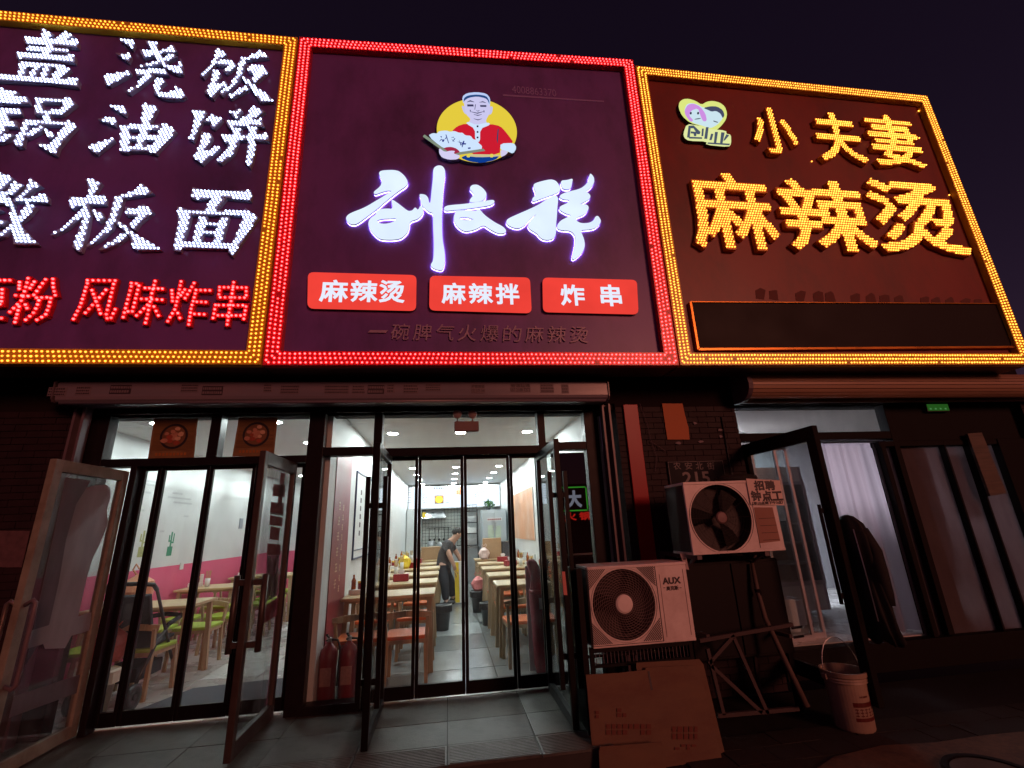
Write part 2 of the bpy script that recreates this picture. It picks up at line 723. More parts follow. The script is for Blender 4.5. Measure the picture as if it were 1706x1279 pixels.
def signboard(label, corners, wx, wz, pm, bandm, dotm, pitch, group, dotr=0.0090):
    """corners: (x, z) of the outer edge on the front plane, bottom left, bottom right, top right, top left"""
    bl, br, tr, tl = corners
    cx = (bl[0] + br[0]) / 2
    root = thing('signboard', label, 'shop sign', (cx, 4.1, bl[1]), 0, group)
    il = (bl[0] + wx, bl[1] + wz)
    ir = (br[0] - wx, br[1] + wz)
    ur = (tr[0] - wx, tr[1] - wz)
    ul = (tl[0] + wx, tl[1] - wz)
    mb = MB()
    n = 1
    cs = [bl, br, tr, tl]
    mb.poly([(c[0] + (.004 if c in (bl, tl) else -.004), YP + .012, c[1]) for c in cs], (0, .28, 0))
    put('case', mb, m_case, root)
    mb = MB()
    mb.poly([(c[0], YP, c[1]) for c in (il, ir, ur, ul)], (0, .010, 0))
    put('panel', mb, pm, root)
    for a, b, c, d in ((bl, br, ir, il), (br, tr, ur, ir), (tr, tl, ul, ur), (tl, bl, il, ul)):
        mb = MB()
        mb.poly([(p[0], YS, p[1]) for p in (a, b, c, d)], (0, YP + .011 - YS, 0))
        put('border_channel', mb, bandm, root)
    mb = MB()
    pts = []

    def run(a, b, c, d, rows):
        # a-b outer edge, d-c inner edge
        L = math.hypot(b[0] - a[0], b[1] - a[1])
        n = int(L / pitch)
        for j in range(rows):
            w = (j + .62) / (rows + .24)
            p0 = lerp(a, d, w)
            p1 = lerp(b, c, w)
            for i in range(n):
                t = (i + .5 + (0.25 if j % 2 else -0.25) * 0) / n
                pts.append(lerp(p0, p1, t))
    run(bl, br, ir, il, 3)
    run(tl, tr, ur, ul, 3)
    run(bl, tl, ul, il, 3)
    run(br, tr, ur, ir, 3)
    for x, z in pts:
        if random.random() < .006:
            continue
        dome(mb, x + random.uniform(-.0015, .0015), YS, z + random.uniform(-.0015, .0015), dotr, dotr * 1.15)
    put('led_row', mb, dotm, root, kind='stuff')
    return root


def xz(px, py, Y=YS):
    p = PY(px, py, Y)
    return (p.x, p.z)


# left sign runs on past the left of the photograph
s1 = signboard('left signboard with amber lit border, white lamp-dot characters and a red row below',
               [(-6.3, xz(0, 607)[1]), xz(434, 607), xz(496, 62), (-6.3, xz(0, 16)[1] - 0.03)], .13, .13, m_panel_purple, m_band_amber, m_dot_amber, .041, 'lit signboards over the shops')
s2 = signboard('middle signboard with red lit border, white calligraphy and a portrait emblem',
               [xz(437, 608), xz(1131, 608), xz(1055, 99), xz(499, 61)], .135, .13, m_panel_purple, m_band_red, m_dot_red, .043, 'lit signboards over the shops')
s3 = signboard('right signboard with amber lit border, heart emblem and big amber dot characters',
               [xz(1134, 608), xz(1722, 607), xz(1545, 159), xz(1059, 109)], .13, .13, m_panel_brown, m_band_amber, m_dot_yel, .034, 'lit signboards over the shops', .0085)

YL = 3.925
YR = 3.905      # the deeper amber letters of the right sign
#     # face of the standing letters


def dotchar(root, reg, body, dots, pitch, inset, r, yb=YP, dotmat=None, pz=None, yf=None):
    yf = yf or YL
    c = put('character', reg.prism(yf, yb - .002), body, root)
    mb = MB()
    for x, z in reg.grid(pitch, pz or pitch * .92, inset):
        dome(mb, x, yf, z, r, r * 1.2)
    put('led_dots', mb, dotmat, c, kind='stuff')
    return c


S160 = 160 / 1705.0
S200 = 200 / 1705.0
WH = [
    (crop(0, 40, S160), [   # lid character
        [(715, 60), (790, 80), (960, 180), (900, 230), (760, 265)],
        [(1150, 110), (1320, 220), (1230, 250), (960, 330), (840, 330), (900, 280), (1040, 200)],
        [(430, 210), (760, 260), (1360, 270), (1390, 310), (1380, 410), (960, 370), (460, 350), (420, 300)],
        [(490, 380), (860, 400), (1200, 420), (1215, 510), (900, 490), (470, 470), (455, 430)],
        [(280, 490), (800, 530), (1310, 545), (1330, 600), (1320, 680), (900, 630), (300, 610)],
        [(820, 340), (970, 380), (880, 580), (740, 570), (770, 480)],
        [(330, 650), (1060, 700), (1060, 770), (340, 745)],
        [(330, 650), (480, 690), (430, 920), (310, 920)],
        [(600, 710), (700, 740), (620, 940), (500, 940)],
        [(790, 730), (900, 760), (810, 960), (700, 960)],
        [(1060, 690), (1250, 800), (1030, 990), (900, 975), (1000, 770)],
        [(-150, 850), (330, 900), (900, 960), (1360, 955), (1400, 1000), (1380, 1110), (900, 1040), (300, 1010), (-150, 990)]]),
    (crop(160, 50, S160), [
        [(425, 160), (660, 180), (690, 240), (640, 330)],
        [(340, 400), (600, 410), (620, 470), (570, 560)],
        [(145, 790), (600, 710), (620, 770), (240, 980), (160, 960)],
        [(765, 340), (1100, 370), (1380, 260), (1440, 380), (1200, 400), (840, 490)],
        [(870, 180), (1090, 200), (1090, 330), (1270, 600), (1540, 770), (1440, 770), (1200, 650), (1040, 470), (970, 330)],
        [(1500, 500), (1530, 640), (1540, 770), (1400, 700), (1300, 640), (1440, 620)],
        [(1360, 390), (1440, 470), (1250, 560), (1060, 620), (800, 650), (780, 620), (1000, 560), (1180, 500)],
        [(690, 690), (1230, 680), (1290, 790), (1000, 770), (720, 810)],
        [(850, 770), (1030, 790), (880, 920), (600, 1120), (520, 1080), (700, 990)],
        [(1060, 840), (1190, 850), (1240, 910), (1150, 980), (1130, 1080), (1240, 1110), (1400, 1060), (1400, 940), (1440, 1000), (1500, 1030), (1600, 1170), (1540, 1210), (1300, 1220), (1150, 1190), (1030, 1110), (1020, 980)]]),
    (crop(310, 65, S160), [
        [(530, 150), (620, 170), (720, 270), (600, 350), (500, 450), (310, 680), (240, 620), (400, 480), (500, 340)],
        [(500, 400), (600, 370), (770, 340), (900, 460), (850, 510), (720, 600), (650, 550), (740, 470), (560, 450)],
        [(460, 520), (540, 540), (620, 620), (560, 720), (520, 840), (400, 860), (450, 700)],
        [(400, 830), (520, 830), (700, 730), (740, 800), (560, 920), (480, 1050), (320, 930)],
        [(960, 330), (1100, 310), (1250, 240), (1320, 180), (1470, 320), (1250, 340), (1060, 370)],
        [(960, 330), (1070, 330), (1040, 480), (960, 690), (840, 830), (640, 1000), (580, 950), (760, 820), (880, 630)],
        [(1070, 460), (1280, 460), (1320, 440), (1470, 580), (1340, 680), (1220, 770), (1130, 720), (1220, 600), (1110, 580)],
        [(1050, 800), (1130, 880), (960, 970), (800, 1050), (730, 990), (920, 900)],
        [(960, 640), (1090, 690), (1250, 850), (1480, 1000), (1550, 1100), (1310, 1110), (1180, 900), (1060, 780)]]),
    (crop(0, 145, S160), [
        [(640, 170), (1180, 200), (1180, 260), (640, 270)],
        [(640, 170), (740, 220), (760, 480), (610, 480), (610, 400)],
        [(1190, 150), (1360, 290), (1110, 480), (1040, 500), (980, 450), (1100, 330), (1120, 200)],
        [(700, 400), (1060, 400), (1080, 480), (700, 490)],
        [(800, 450), (910, 470), (870, 620), (740, 620)],
        [(410, 560), (1190, 600), (1190, 670), (500, 670)],
        [(410, 560), (520, 620), (480, 780), (420, 920), (400, 1050), (300, 1060), (210, 950), (340, 820)],
        [(1190, 560), (1360, 690), (1260, 800), (1040, 1060), (990, 1200), (840, 1130), (640, 990), (700, 980), (880, 1010), (960, 920), (1130, 680)],
        [(680, 680), (800, 700), (720, 780), (480, 900), (440, 860)],
        [(760, 690), (960, 830), (920, 900), (860, 910), (800, 800)],
        [(40, 20), (330, 90), (280, 150), (100, 240), (-60, 300), (-150, 150)],
        [(-60, 200), (480, 160), (520, 290), (180, 290), (0, 260)],
        [(-60, 400), (350, 360), (380, 480), (0, 500)],
        [(-60, 590), (290, 590), (300, 700), (0, 690)],
        [(-60, 340), (60, 380), (170, 560), (100, 700), (30, 860), (-60, 900)],
        [(-60, 880), (210, 810), (260, 850), (80, 960), (-60, 980)]]),
    (crop(140, 160, S160), [
        [(440, 160), (600, 150), (700, 160), (760, 260), (730, 340)],
        [(240, 400), (380, 370), (540, 370), (580, 460), (550, 520)],
        [(50, 870), (300, 800), (510, 730), (540, 780), (220, 1020), (150, 990)],
        [(1030, 120), (1250, 150), (1310, 210), (1200, 400), (1140, 620), (1040, 890), (900, 890), (1010, 560)],
        [(640, 500), (800, 540), (810, 980), (760, 1000), (630, 970)],
        [(700, 500), (1340, 490), (1340, 590), (700, 590)],
        [(760, 690), (1300, 680), (1280, 770), (760, 770)],
        [(760, 880), (1240, 880), (1280, 1020), (1100, 970), (760, 970)],
        [(1430, 450), (1640, 620), (1440, 830), (1320, 960), (1290, 1020), (1180, 960), (1260, 750), (1340, 560)]]),
    (crop(300, 165, S160), [
        [(210, 180), (450, 190), (470, 250), (340, 500), (240, 740), (150, 690), (220, 500), (240, 300)],
        [(400, 400), (580, 260), (760, 350), (700, 430), (600, 520), (530, 470), (560, 400)],
        [(370, 560), (560, 620), (580, 680), (500, 800), (420, 940), (290, 930), (360, 740)],
        [(290, 930), (420, 940), (660, 820), (720, 880), (520, 1030), (390, 1150), (210, 1010)],
        [(850, 190), (950, 210), (1080, 150), (1110, 200), (1000, 350), (960, 320)],
        [(1290, 100), (1510, 220), (1380, 290), (1130, 480), (1060, 370), (1200, 250)],
        [(800, 370), (1080, 390), (1440, 340), (1500, 490), (1250, 470), (1000, 480), (900, 520), (850, 480)],
        [(710, 620), (1100, 630), (1380, 620), (1530, 580), (1590, 740), (1300, 720), (1060, 720), (800, 780)],
        [(900, 500), (1100, 520), (1040, 740), (960, 960), (730, 1140), (650, 1080), (820, 900), (940, 620)],
        [(1200, 470), (1380, 500), (1320, 740), (1350, 820), (1290, 1120), (1240, 1210), (1160, 1110), (1200, 780), (1220, 600)]]),
    (crop(0, 280, S200), [
        [(-250, 60), (-30, 40), (180, 130), (60, 270), (-60, 380), (-250, 430)],
        [(210, 180), (340, 240), (180, 380), (60, 350)],
        [(-100, 300), (80, 330), (200, 520), (150, 560), (40, 490), (-100, 490)],
        [(430, 130), (590, 250), (470, 300), (300, 430), (200, 480), (180, 450), (350, 300)],
        [(260, 400), (430, 420), (610, 360), (680, 400), (680, 490), (500, 470), (240, 470)],
        [(380, 480), (510, 550), (380, 700), (290, 760), (120, 900), (60, 960), (-60, 1000), (-60, 940), (120, 830), (260, 660)],
        [(140, 540), (190, 560), (230, 660), (300, 820), (540, 1080), (190, 1080), (180, 900), (140, 700)],
        [(-200, 700), (100, 740), (30, 810), (-200, 820)],
        [(-60, 540), (40, 600), (-60, 620)]]),
    (crop(80, 290, S200), [
        [(520, 70), (620, 60), (760, 120), (690, 220), (640, 330), (620, 420), (540, 420), (570, 250), (560, 110)],
        [(300, 310), (520, 330), (800, 290), (830, 350), (820, 430), (600, 430), (400, 460), (340, 490), (300, 460)],
        [(510, 440), (600, 450), (480, 600), (280, 760), (60, 870), (30, 860), (240, 720), (420, 560)],
        [(560, 400), (600, 560), (570, 760), (530, 920), (470, 1100), (430, 1100), (340, 1020), (400, 880), (460, 700)],
        [(600, 500), (760, 530), (800, 620), (730, 680), (640, 570)],
        [(940, 310), (1100, 270), (1260, 210), (1330, 120), (1500, 270), (1300, 300), (1060, 340)],
        [(940, 310), (1070, 340), (1000, 560), (900, 780), (740, 920), (560, 1030), (540, 1010), (780, 800), (880, 560)],
        [(1090, 460), (1250, 480), (1360, 420), (1500, 530), (1300, 690), (1230, 790), (1140, 720), (1260, 590), (1110, 580)],
        [(1060, 820), (1130, 890), (960, 1000), (760, 1080), (710, 1070), (900, 940)],
        [(940, 620), (1100, 720), (1250, 850), (1450, 960), (1610, 1070), (1260, 1080), (1190, 1020), (1170, 900), (1060, 780), (960, 700)]]),
    (crop(270, 295, 180 / 1705.0), [
        [(480, 150), (650, 200), (1000, 220), (1390, 200), (1420, 250), (1400, 370), (1000, 320), (760, 330), (540, 350), (450, 310)],
        [(780, 330), (1010, 330), (840, 530), (660, 520)],
        [(240, 460), (420, 510), (1300, 530), (1300, 600), (300, 590)],
        [(240, 460), (470, 560), (400, 820), (320, 1060), (290, 1170), (190, 1160), (180, 1080), (250, 700)],
        [(1310, 480), (1520, 630), (1340, 900), (1160, 1180), (1110, 1250), (1040, 1170), (1200, 820), (1290, 600)],
        [(200, 1020), (1130, 1050), (1120, 1130), (320, 1110), (200, 1090)],
        [(580, 600), (720, 620), (620, 1030), (470, 1010)],
        [(920, 620), (1060, 620), (930, 1050), (790, 1030)],
        [(700, 700), (900, 710), (880, 770), (680, 750)],
        [(660, 840), (880, 850), (860, 910), (650, 890)]])]
for C, polys in WH:
    # strokes are swollen a little so that two or three rows of dots fit in them
    reg = region([onplane(p, C, YL) for p in polys])
    dotchar(s1, reg, m_side_grey, None, .0325, .0058, .0102, dotmat=m_dot_white, pz=.0300)

# red single-stroke characters of the lower row
C1 = crop(0, 450, 220 / 1706.0)
C2 = crop(200, 450, 230 / 1706.0)
RED = [
    (C1, [[(-200, 130), (130, 130)], [(-200, 245), (30, 250)], [(30, 250), (20, 440), (-200, 440)], [(-200, 620), (20, 620)]]),
    (C1, [[(255, 155), (250, 240)], [(365, 105), (330, 240), (300, 330)], [(445, 150), (390, 230)], [(205, 325), (365, 335)], [(300, 340), (285, 385), (130, 540)], [(250, 470), (195, 670)], [(330, 445), (350, 490)], [(590, 120), (440, 320)], [(685, 115), (690, 220), (715, 325)], [(475, 355), (660, 350), (640, 450), (590, 580), (480, 640)], [(505, 390), (480, 470), (430, 560), (335, 640)]]),
    (C1, [[(1130, 130), (1490, 135)], [(1130, 170), (1040, 460), (950, 630)], [(1470, 180), (1430, 350), (1370, 590), (1390, 630), (1430, 630), (1490, 505)], [(1190, 260), (1240, 390), (1300, 560)], [(1370, 255), (1280, 360), (1105, 550)]]),
    (C2, [[(140, 160), (240, 170), (150, 520), (100, 510)], [(140, 200), (40, 580)], [(310, 220), (525, 230)], [(265, 355), (520, 365)], [(435, 135), (400, 260), (370, 400), (345, 530), (315, 650)], [(340, 430), (245, 525), (205, 560)], [(420, 450), (475, 560)]]),
    (C2, [[(640, 250), (650, 380)], [(755, 140), (730, 260), (700, 400), (680, 480), (590, 630)], [(800, 240), (750, 310)], [(715, 530), (740, 590)], [(915, 160), (870, 240), (805, 345)], [(940, 245), (1110, 250)], [(930, 290), (880, 470), (850, 670)], [(950, 390), (1060, 395)], [(920, 540), (1040, 545)]]),
    (C2, [[(1230, 210), (1560, 215)], [(1230, 250), (1220, 335), (1560, 340), (1560, 260)], [(1180, 430), (1150, 590)], [(1220, 432), (1560, 435), (1530, 600)], [(1210, 558), (1490, 560)], [(1405, 150), (1370, 400), (1340, 570), (1325, 670)]])]
for C, lines in RED:
    polys = []
    dots = []
    for ln in lines:
        q = onplane(ln, C, YL)
        for i in range(len(q) - 1):
            a = Vector(q[i])
            b = Vector(q[i + 1])
            d = (b - a).normalized()
            n = Vector((-d.y, d.x)) * .021
            a2 = a - d * .02
            b2 = b + d * .02
            polys.append([tuple(a2 - n), tuple(b2 - n), tuple(b2 + n), tuple(a2 + n)])
        L = sum((Vector(q[i + 1]) - Vector(q[i])).length for i in range(len(q) - 1))
        n = max(2, round(L / .039) + 1)
        for k in range(n):
            s = L * k / (n - 1)
            for i in range(len(q) - 1):
                l = (Vector(q[i + 1]) - Vector(q[i])).length
                if s <= l + 1e-6:
                    dots.append(tuple(Vector(q[i]).lerp(Vector(q[i + 1]), s / l)))
                    break
                s -= l
    c = put('character', region(polys).prism(YL, YP - .002), m_side_red, s1, label='red lamp-dot character in the lower row')
    mb = MB()
    for x, z in dots:
        dome(mb, x, YL, z, .0105, .013)
    put('led_dots', mb, m_dot_red, c, kind='stuff')

# white calligraphy of the middle sign
SA = 220 / 1481.0
A = crop(570, 270, SA)
B = crop(780, 270, 230 / 1548.0)


def mixpts(lst):
    return [PY(*(A if k == 'A' else B)(u, v), YL) for k, u, v in lst]


def AB(k, pts):
    return onplane(pts, A if k == 'A' else B, YL)


calli = []
calli.append(([AB('A', [(410, 120), (440, 90), (620, 85), (700, 150), (740, 220), (720, 260), (640, 310), (500, 420), (400, 510), (280, 600), (160, 690), (90, 690), (45, 650), (45, 610), (90, 570), (250, 510), (400, 420), (570, 315), (520, 308), (450, 325), (370, 355), (348, 335), (430, 270), (445, 220), (430, 170)]),
               AB('A', [(550, 425), (570, 420), (640, 470), (740, 550), (790, 540), (820, 500), (850, 540), (880, 480), (915, 510), (905, 580), (850, 630), (760, 655), (755, 720), (730, 790), (660, 850), (560, 865), (430, 860), (370, 820), (310, 750), (290, 690), (310, 630), (385, 580), (370, 555), (430, 525), (500, 518), (570, 525)])],
              [AB('A', [(380, 650), (440, 628), (540, 625), (605, 620), (605, 645), (560, 675), (480, 692), (420, 685)])]))
calli.append(([AB('A', [(1020, 100), (1030, 60), (1070, 35), (1120, 38), (1150, 75), (1158, 130), (1140, 250), (1125, 450), (1118, 600), (1122, 850), (1150, 1000), (1155, 1120), (1130, 1205), (1080, 1205), (1010, 1180), (990, 1150), (1025, 1100), (1030, 900), (1020, 700), (1020, 560), (960, 545), (880, 460), (880, 400), (862, 355), (930, 360), (965, 395), (975, 450), (990, 460), (1005, 300), (1020, 170)])], []))
wen = AB('B', [(15, 290), (40, 255), (100, 248), (160, 285), (205, 340), (205, 385), (170, 420), (90, 440), (15, 440), (20, 415), (60, 370), (50, 330)])
barp = [(p.x, p.z) for p in mixpts([('A', 1140, 520), ('A', 1150, 500), ('A', 1190, 482), ('A', 1400, 465), ('B', 200, 430), ('B', 280, 420), ('B', 300, 440), ('B', 260, 475), ('B', 100, 500), ('A', 1400, 515), ('A', 1250, 530), ('A', 1160, 540)])]
bod = [(p.x, p.z) for p in mixpts([('A', 1262, 545), ('A', 1300, 540), ('A', 1400, 538), ('B', 95, 548), ('B', 115, 510), ('B', 180, 590), ('B', 290, 670), ('B', 390, 720), ('B', 430, 765), ('B', 410, 790), ('B', 340, 795), ('B', 240, 745), ('B', 175, 695), ('B', 90, 745), ('B', 0, 768), ('A', 1360, 765), ('A', 1290, 720), ('A', 1250, 650), ('A', 1255, 590), ('A', 1275, 570)])]
hol = [(p.x, p.z) for p in mixpts([('A', 1300, 620), ('A', 1360, 605), ('B', 20, 617), ('B', 78, 640), ('B', 10, 648), ('A', 1360, 650)])]
calli.append(([wen, barp, bod], [hol]))
calli.append(([AB('B', q) for q in (
    [(735, 240), (830, 210), (930, 190), (990, 210), (1040, 290), (1020, 330), (900, 375), (800, 410), (740, 435), (720, 425), (720, 405), (755, 370), (755, 320), (735, 280)],
    [(960, 370), (1000, 380), (1010, 420), (1000, 500), (995, 600), (985, 700), (985, 800), (965, 850), (900, 868), (840, 860), (800, 830), (770, 790), (690, 745), (668, 700), (700, 650), (780, 570), (740, 590), (690, 640), (640, 700), (580, 735), (510, 730), (440, 695), (425, 660), (450, 630), (560, 580), (700, 520), (800, 470), (900, 400)],
    [(1035, 205), (1110, 200), (1175, 180), (1165, 230), (1155, 290), (1100, 298), (1055, 285)],
    [(1355, 160), (1370, 120), (1410, 165), (1415, 220), (1390, 270), (1320, 325), (1370, 365), (1370, 400), (1320, 435), (1235, 468), (1310, 468), (1350, 490), (1350, 530), (1310, 580), (1215, 615), (1215, 660), (1270, 685), (1360, 680), (1410, 650), (1425, 610), (1455, 597), (1490, 650), (1480, 690), (1430, 735), (1350, 750), (1255, 755), (1300, 860), (1310, 930), (1290, 1000), (1230, 1060), (1185, 1088), (1165, 1075), (1185, 980), (1205, 880), (1200, 810), (1150, 760), (1040, 755), (1000, 735), (1000, 700), (1040, 650), (1130, 610), (1160, 585), (1100, 570), (1030, 530), (1025, 500), (1060, 480), (1110, 460), (1145, 415), (1070, 410), (1025, 385), (1040, 360), (1120, 330), (1250, 300), (1310, 260), (1350, 210)])], []))
m_added_glow = emit('added_panel_glow', (0.45, 0.36, 1.0), 14.0)  # glowing sliver added behind the letters to throw purple on the panel
for polys, holes in calli:
    reg = region(polys, holes, smooth=2)
    c = put('character', reg.prism(YL + .012, YP - .0095), m_side_grey, s2, label='white lit brushed character')
    put('lit_face', reg.prism(YL, YL + .011), m_face_white, c)
    put('added_glow_edge', reg.prism(YP - .009, YP - .002), m_added_glow, c)

# portrait emblem: a lit box cut to the outline, its print as thin sheets
SE = 200 / 1705.0
Ce = crop(680, 140, SE)
emb = thing('portrait_emblem', 'round yellow lit emblem of a smiling man in a cap holding a paper fan', 'lit emblem', PY(785, 270, YL), 0)
ell = []
for k in range(48):
    a = 2 * math.pi * k / 48
    ell.append((975 + 570 * math.cos(a), 665 + (455 if math.sin(a) < 0 else 452) * math.sin(a) + 25 * math.cos(a)))


def lay(name, pts, colr, lv, s=1.0, sm=1):
    reg = region([onplane(pts, Ce, YL)], smooth=sm)
    return put(name, reg.prism(YL - .003 - lv * .0022, YL - .002), emit('print_' + name, colr, s), emb)


W_ = (0.62, 0.78, 1.0)
LINE = (0.02, 0.02, 0.05)
outl = region([onplane(p, Ce, YL) for p in (ell, [(765, 190), (830, 130), (970, 115), (1120, 135), (1175, 210), (1180, 330), (1100, 560), (870, 560), (770, 330)],
              [(205, 735), (285, 730), (410, 690), (650, 665), (1100, 930), (1085, 970), (740, 1080), (580, 1085), (440, 1010), (430, 920)],
              [(1300, 850), (1500, 830), (1545, 910), (1490, 1000), (1300, 1050)])], smooth=1)
put('light_box', outl.prism(YL - .002, YP - .002), m_side_dark, emb)
lay('disc', ell, (0.78, 0.60, 0.05), 0)
lay('trousers', [(740, 1050), (830, 1010), (1300, 1020), (1240, 1080), (1050, 1122), (880, 1105)], (0.004, 0.045, 0.28), 1)
lay('shirt', [(810, 565), (960, 590), (1170, 570), (1310, 600), (1400, 700), (1510, 850), (1310, 860), (1300, 1010), (840, 1005), (820, 700), (610, 680), (700, 600)], (0.60, 0.012, 0.03), 1)
lay('belt', [(840, 1000), (1300, 1008), (1300, 1030), (1000, 1045), (830, 1025)], (0.6, 0.55, 0.3), 2)
for bx in (855, 1185):
    lay('buckle', [(bx - 25, 1000), (bx + 25, 1000), (bx + 25, 1045), (bx - 25, 1045)], (0.75, 0.65, 0.1), 3)
lay('cuff', [(1310, 850), (1500, 840), (1540, 910), (1490, 990), (1420, 960), (1310, 935)], W_, 2)
lay('far_hand', [(1312, 930), (1420, 968), (1380, 1010), (1312, 1040)], (0.65, 0.6, 0.85), 3)
lay('ear', [(755, 310), (795, 320), (835, 440), (790, 410)], (0.55, 0.55, 0.82), 1)
lay('ear', [(1160, 320), (1205, 325), (1190, 420), (1140, 445)], (0.55, 0.55, 0.82), 1)
lay('face', [(790, 290), (800, 200), (950, 150), (1100, 170), (1160, 250), (1165, 400), (1100, 520), (1120, 565), (990, 605), (860, 550), (890, 500), (820, 430)], (0.60, 0.58, 0.86), 2)
lay('cap', [(765, 190), (830, 138), (970, 122), (1110, 143), (1165, 210), (1162, 310), (1140, 300), (1115, 200), (980, 165), (850, 180), (800, 210), (785, 290)], (0.50, 0.62, 0.95), 3)
lay('cap_band', [(790, 210), (850, 172), (980, 158), (1110, 180), (1148, 240), (1155, 300), (1125, 230), (1090, 205), (980, 182), (860, 200), (800, 240), (787, 270)], (0.02, 0.07, 0.22), 4)
lay('collar', [(820, 562), (860, 542), (960, 592), (1130, 552), (1170, 580), (1022, 640), (1020, 835), (950, 800), (948, 640)], W_, 3)
for by in (610, 690, 768):
    lay('button', [(972, by - 12), (998, by - 12), (998, by + 12), (972, by + 12)], LINE, 4)
for ln in ([(835, 265), (880, 240), (940, 265), (880, 255)], [(1010, 268), (1060, 255), (1105, 275), (1060, 266)],
           [(838, 300), (925, 300), (930, 325), (840, 325)], [(1020, 310), (1110, 310), (1110, 332), (1025, 330)],
           [(965, 380), (985, 392), (1015, 382), (990, 398)], [(880, 400), (980, 418), (1075, 398), (985, 428)], [(930, 440), (990, 450), (1045, 440), (990, 458)],
           [(930, 500), (990, 514), (1050, 500), (990, 522)], [(875, 375), (890, 380), (880, 410)], [(1070, 380), (1085, 392), (1075, 420)],
           [(950, 300), (960, 300), (950, 370), (942, 370)], [(1270, 650), (1285, 650), (1270, 850), (1255, 790)]):
    lay('line', ln, (0.05, 0.05, 0.12), 4, sm=0)
lay('fan', [(285, 740), (350, 705), (410, 715), (440, 680), (540, 670), (600, 690), (650, 675), (730, 705), (770, 700), (810, 740), (890, 745), (920, 795), (980, 805), (1000, 850), (1050, 890), (1040, 940), (740, 980), (600, 900), (500, 920)], W_, 4, 1.0)
lay('fan_guard', [(212, 750), (235, 730), (560, 965), (545, 985)], (0.22, 0.27, 0.2), 5, sm=0)
lay('fan_guard', [(1065, 930), (1090, 955), (700, 1010), (660, 1003), (740, 978)], (0.22, 0.25, 0.2), 5, sm=0)
lay('fan_hub', [(500, 925), (550, 908), (620, 905), (690, 930), (740, 980), (660, 1000), (560, 985)], (0.35, 0.02, 0.06), 5)
lay('near_hand', [(440, 920), (520, 980), (600, 960), (670, 965), (640, 1000), (740, 1030), (700, 1070), (580, 1075), (480, 1045), (440, 985)], (0.66, 0.62, 0.90), 6)
for ln in ([(455, 755), (480, 755), (475, 775)], [(440, 830), (470, 790), (480, 800)], [(480, 800), (520, 800), (500, 835), (485, 830)], [(530, 730), (542, 730), (580, 850), (570, 850)],
           [(520, 790), (545, 760), (540, 790)], [(610, 770), (650, 762), (650, 772)], [(625, 830), (660, 780), (670, 790)], [(615, 790), (660, 830), (640, 825)],
           [(700, 830), (800, 850), (795, 870)], [(720, 800), (760, 880), (745, 885)], [(780, 820), (800, 820), (770, 910), (760, 905)], [(740, 870), (820, 850), (820, 870)],
           [(848, 915), (885, 910), (885, 930), (850, 932)]):
    lay('fan_writing', ln, (0.03, 0.04, 0.25), 5, sm=0)

# three red lit tags with white characters
m_tag_red = emit('lit_red_acrylic', (0.86, 0.055, 0.04), 1.0, 0.06, 4)
m_tag_white = emit('lit_white_print', (0.80, 0.86, 1.0), 1.0)
tags = [((513, 453), (694, 458), (693, 517), (512, 513), [('麻', 533, 466, 580, 503), ('辣', 584, 467, 629, 503), ('烫', 632, 467, 674, 504)], 'left'),
        ((716, 459), (883, 462), (886, 521), (715, 516), [('麻', 736, 471, 776, 506), ('辣', 781, 472, 821, 506), ('拌', 826, 472, 865, 507)], 'middle'),
        ((904, 462), (1061, 466), (1064, 523), (905, 519), [('炸', 934, 474, 974, 509), ('串', 1000, 474, 1035, 510)], 'right')]
for a, b, c, d, chs, side in tags:
    P = [PY(*q, YL) for q in (d, c, b, a)]
    pts = []
    r = .055
    for i in range(4):
        p0, p1, p2 = P[i - 1], P[i], P[(i + 1) % 4]
        u = (p0 - p1).normalized() * r
        w = (p2 - p1).normalized() * r
        for k in range(5):
            t = k / 4
            q = p1 + u * (1 - t) ** 2 + w * t ** 2
            pts.append((q.x, YL, q.z))
    t_ = put('tag_box', MB().poly([(x, YL + .012, z) for x, y, z in pts], (0, YP - YL - .014, 0)), m_side_dark, s2, label='%s of the three red lit name tags' % side)
    put('lit_face', MB().poly(pts, (0, .011, 0)), m_tag_red, t_)
    for ch, l, t, r2, bt in chs:
        g = fat(boxpx(glyph(ch), l + 1, t + 1, r2 - 1, bt - 1, YL), .0062)
        put('printed_character', g.prism(YL - .003, YL - .001), m_tag_white, t_)
# faint unlit slogan and phone number
m_faint = M('unlit_silver_letter', (0.42, 0.30, 0.45), 0.4, var=0.2)
for i, ch in enumerate('一碗脾气火爆的麻辣烫'):
    x = 630 + i * 37.2
    y = 553 + i * 0.6
    g = glyph(ch)
    h = 27 if g.asp < 3 else 4
    g = boxpx(g, x - 15, y - h / 2, x + 15, y + h / 2, YP, .02)
    put('unlit_letter', g.prism(YP - .016, YP - .001), m_faint, s2)
m_print_faint = M('faded_print', (0.34, 0.22, 0.55), 0.45, var=0.1)
g = boxpx(glyph('4008863370'), 853, 146, 926, 158, YP)
put('phone_number', g.prism(YP - .003, YP - .001), m_print_faint, s2)
q = [PY(*p, YP - .001) for p in ((838, 157), (1006, 168), (1006, 170), (838, 160))]
put('printed_line', MB().poly(q, (0, -.002, 0)), m_print_faint, s2)

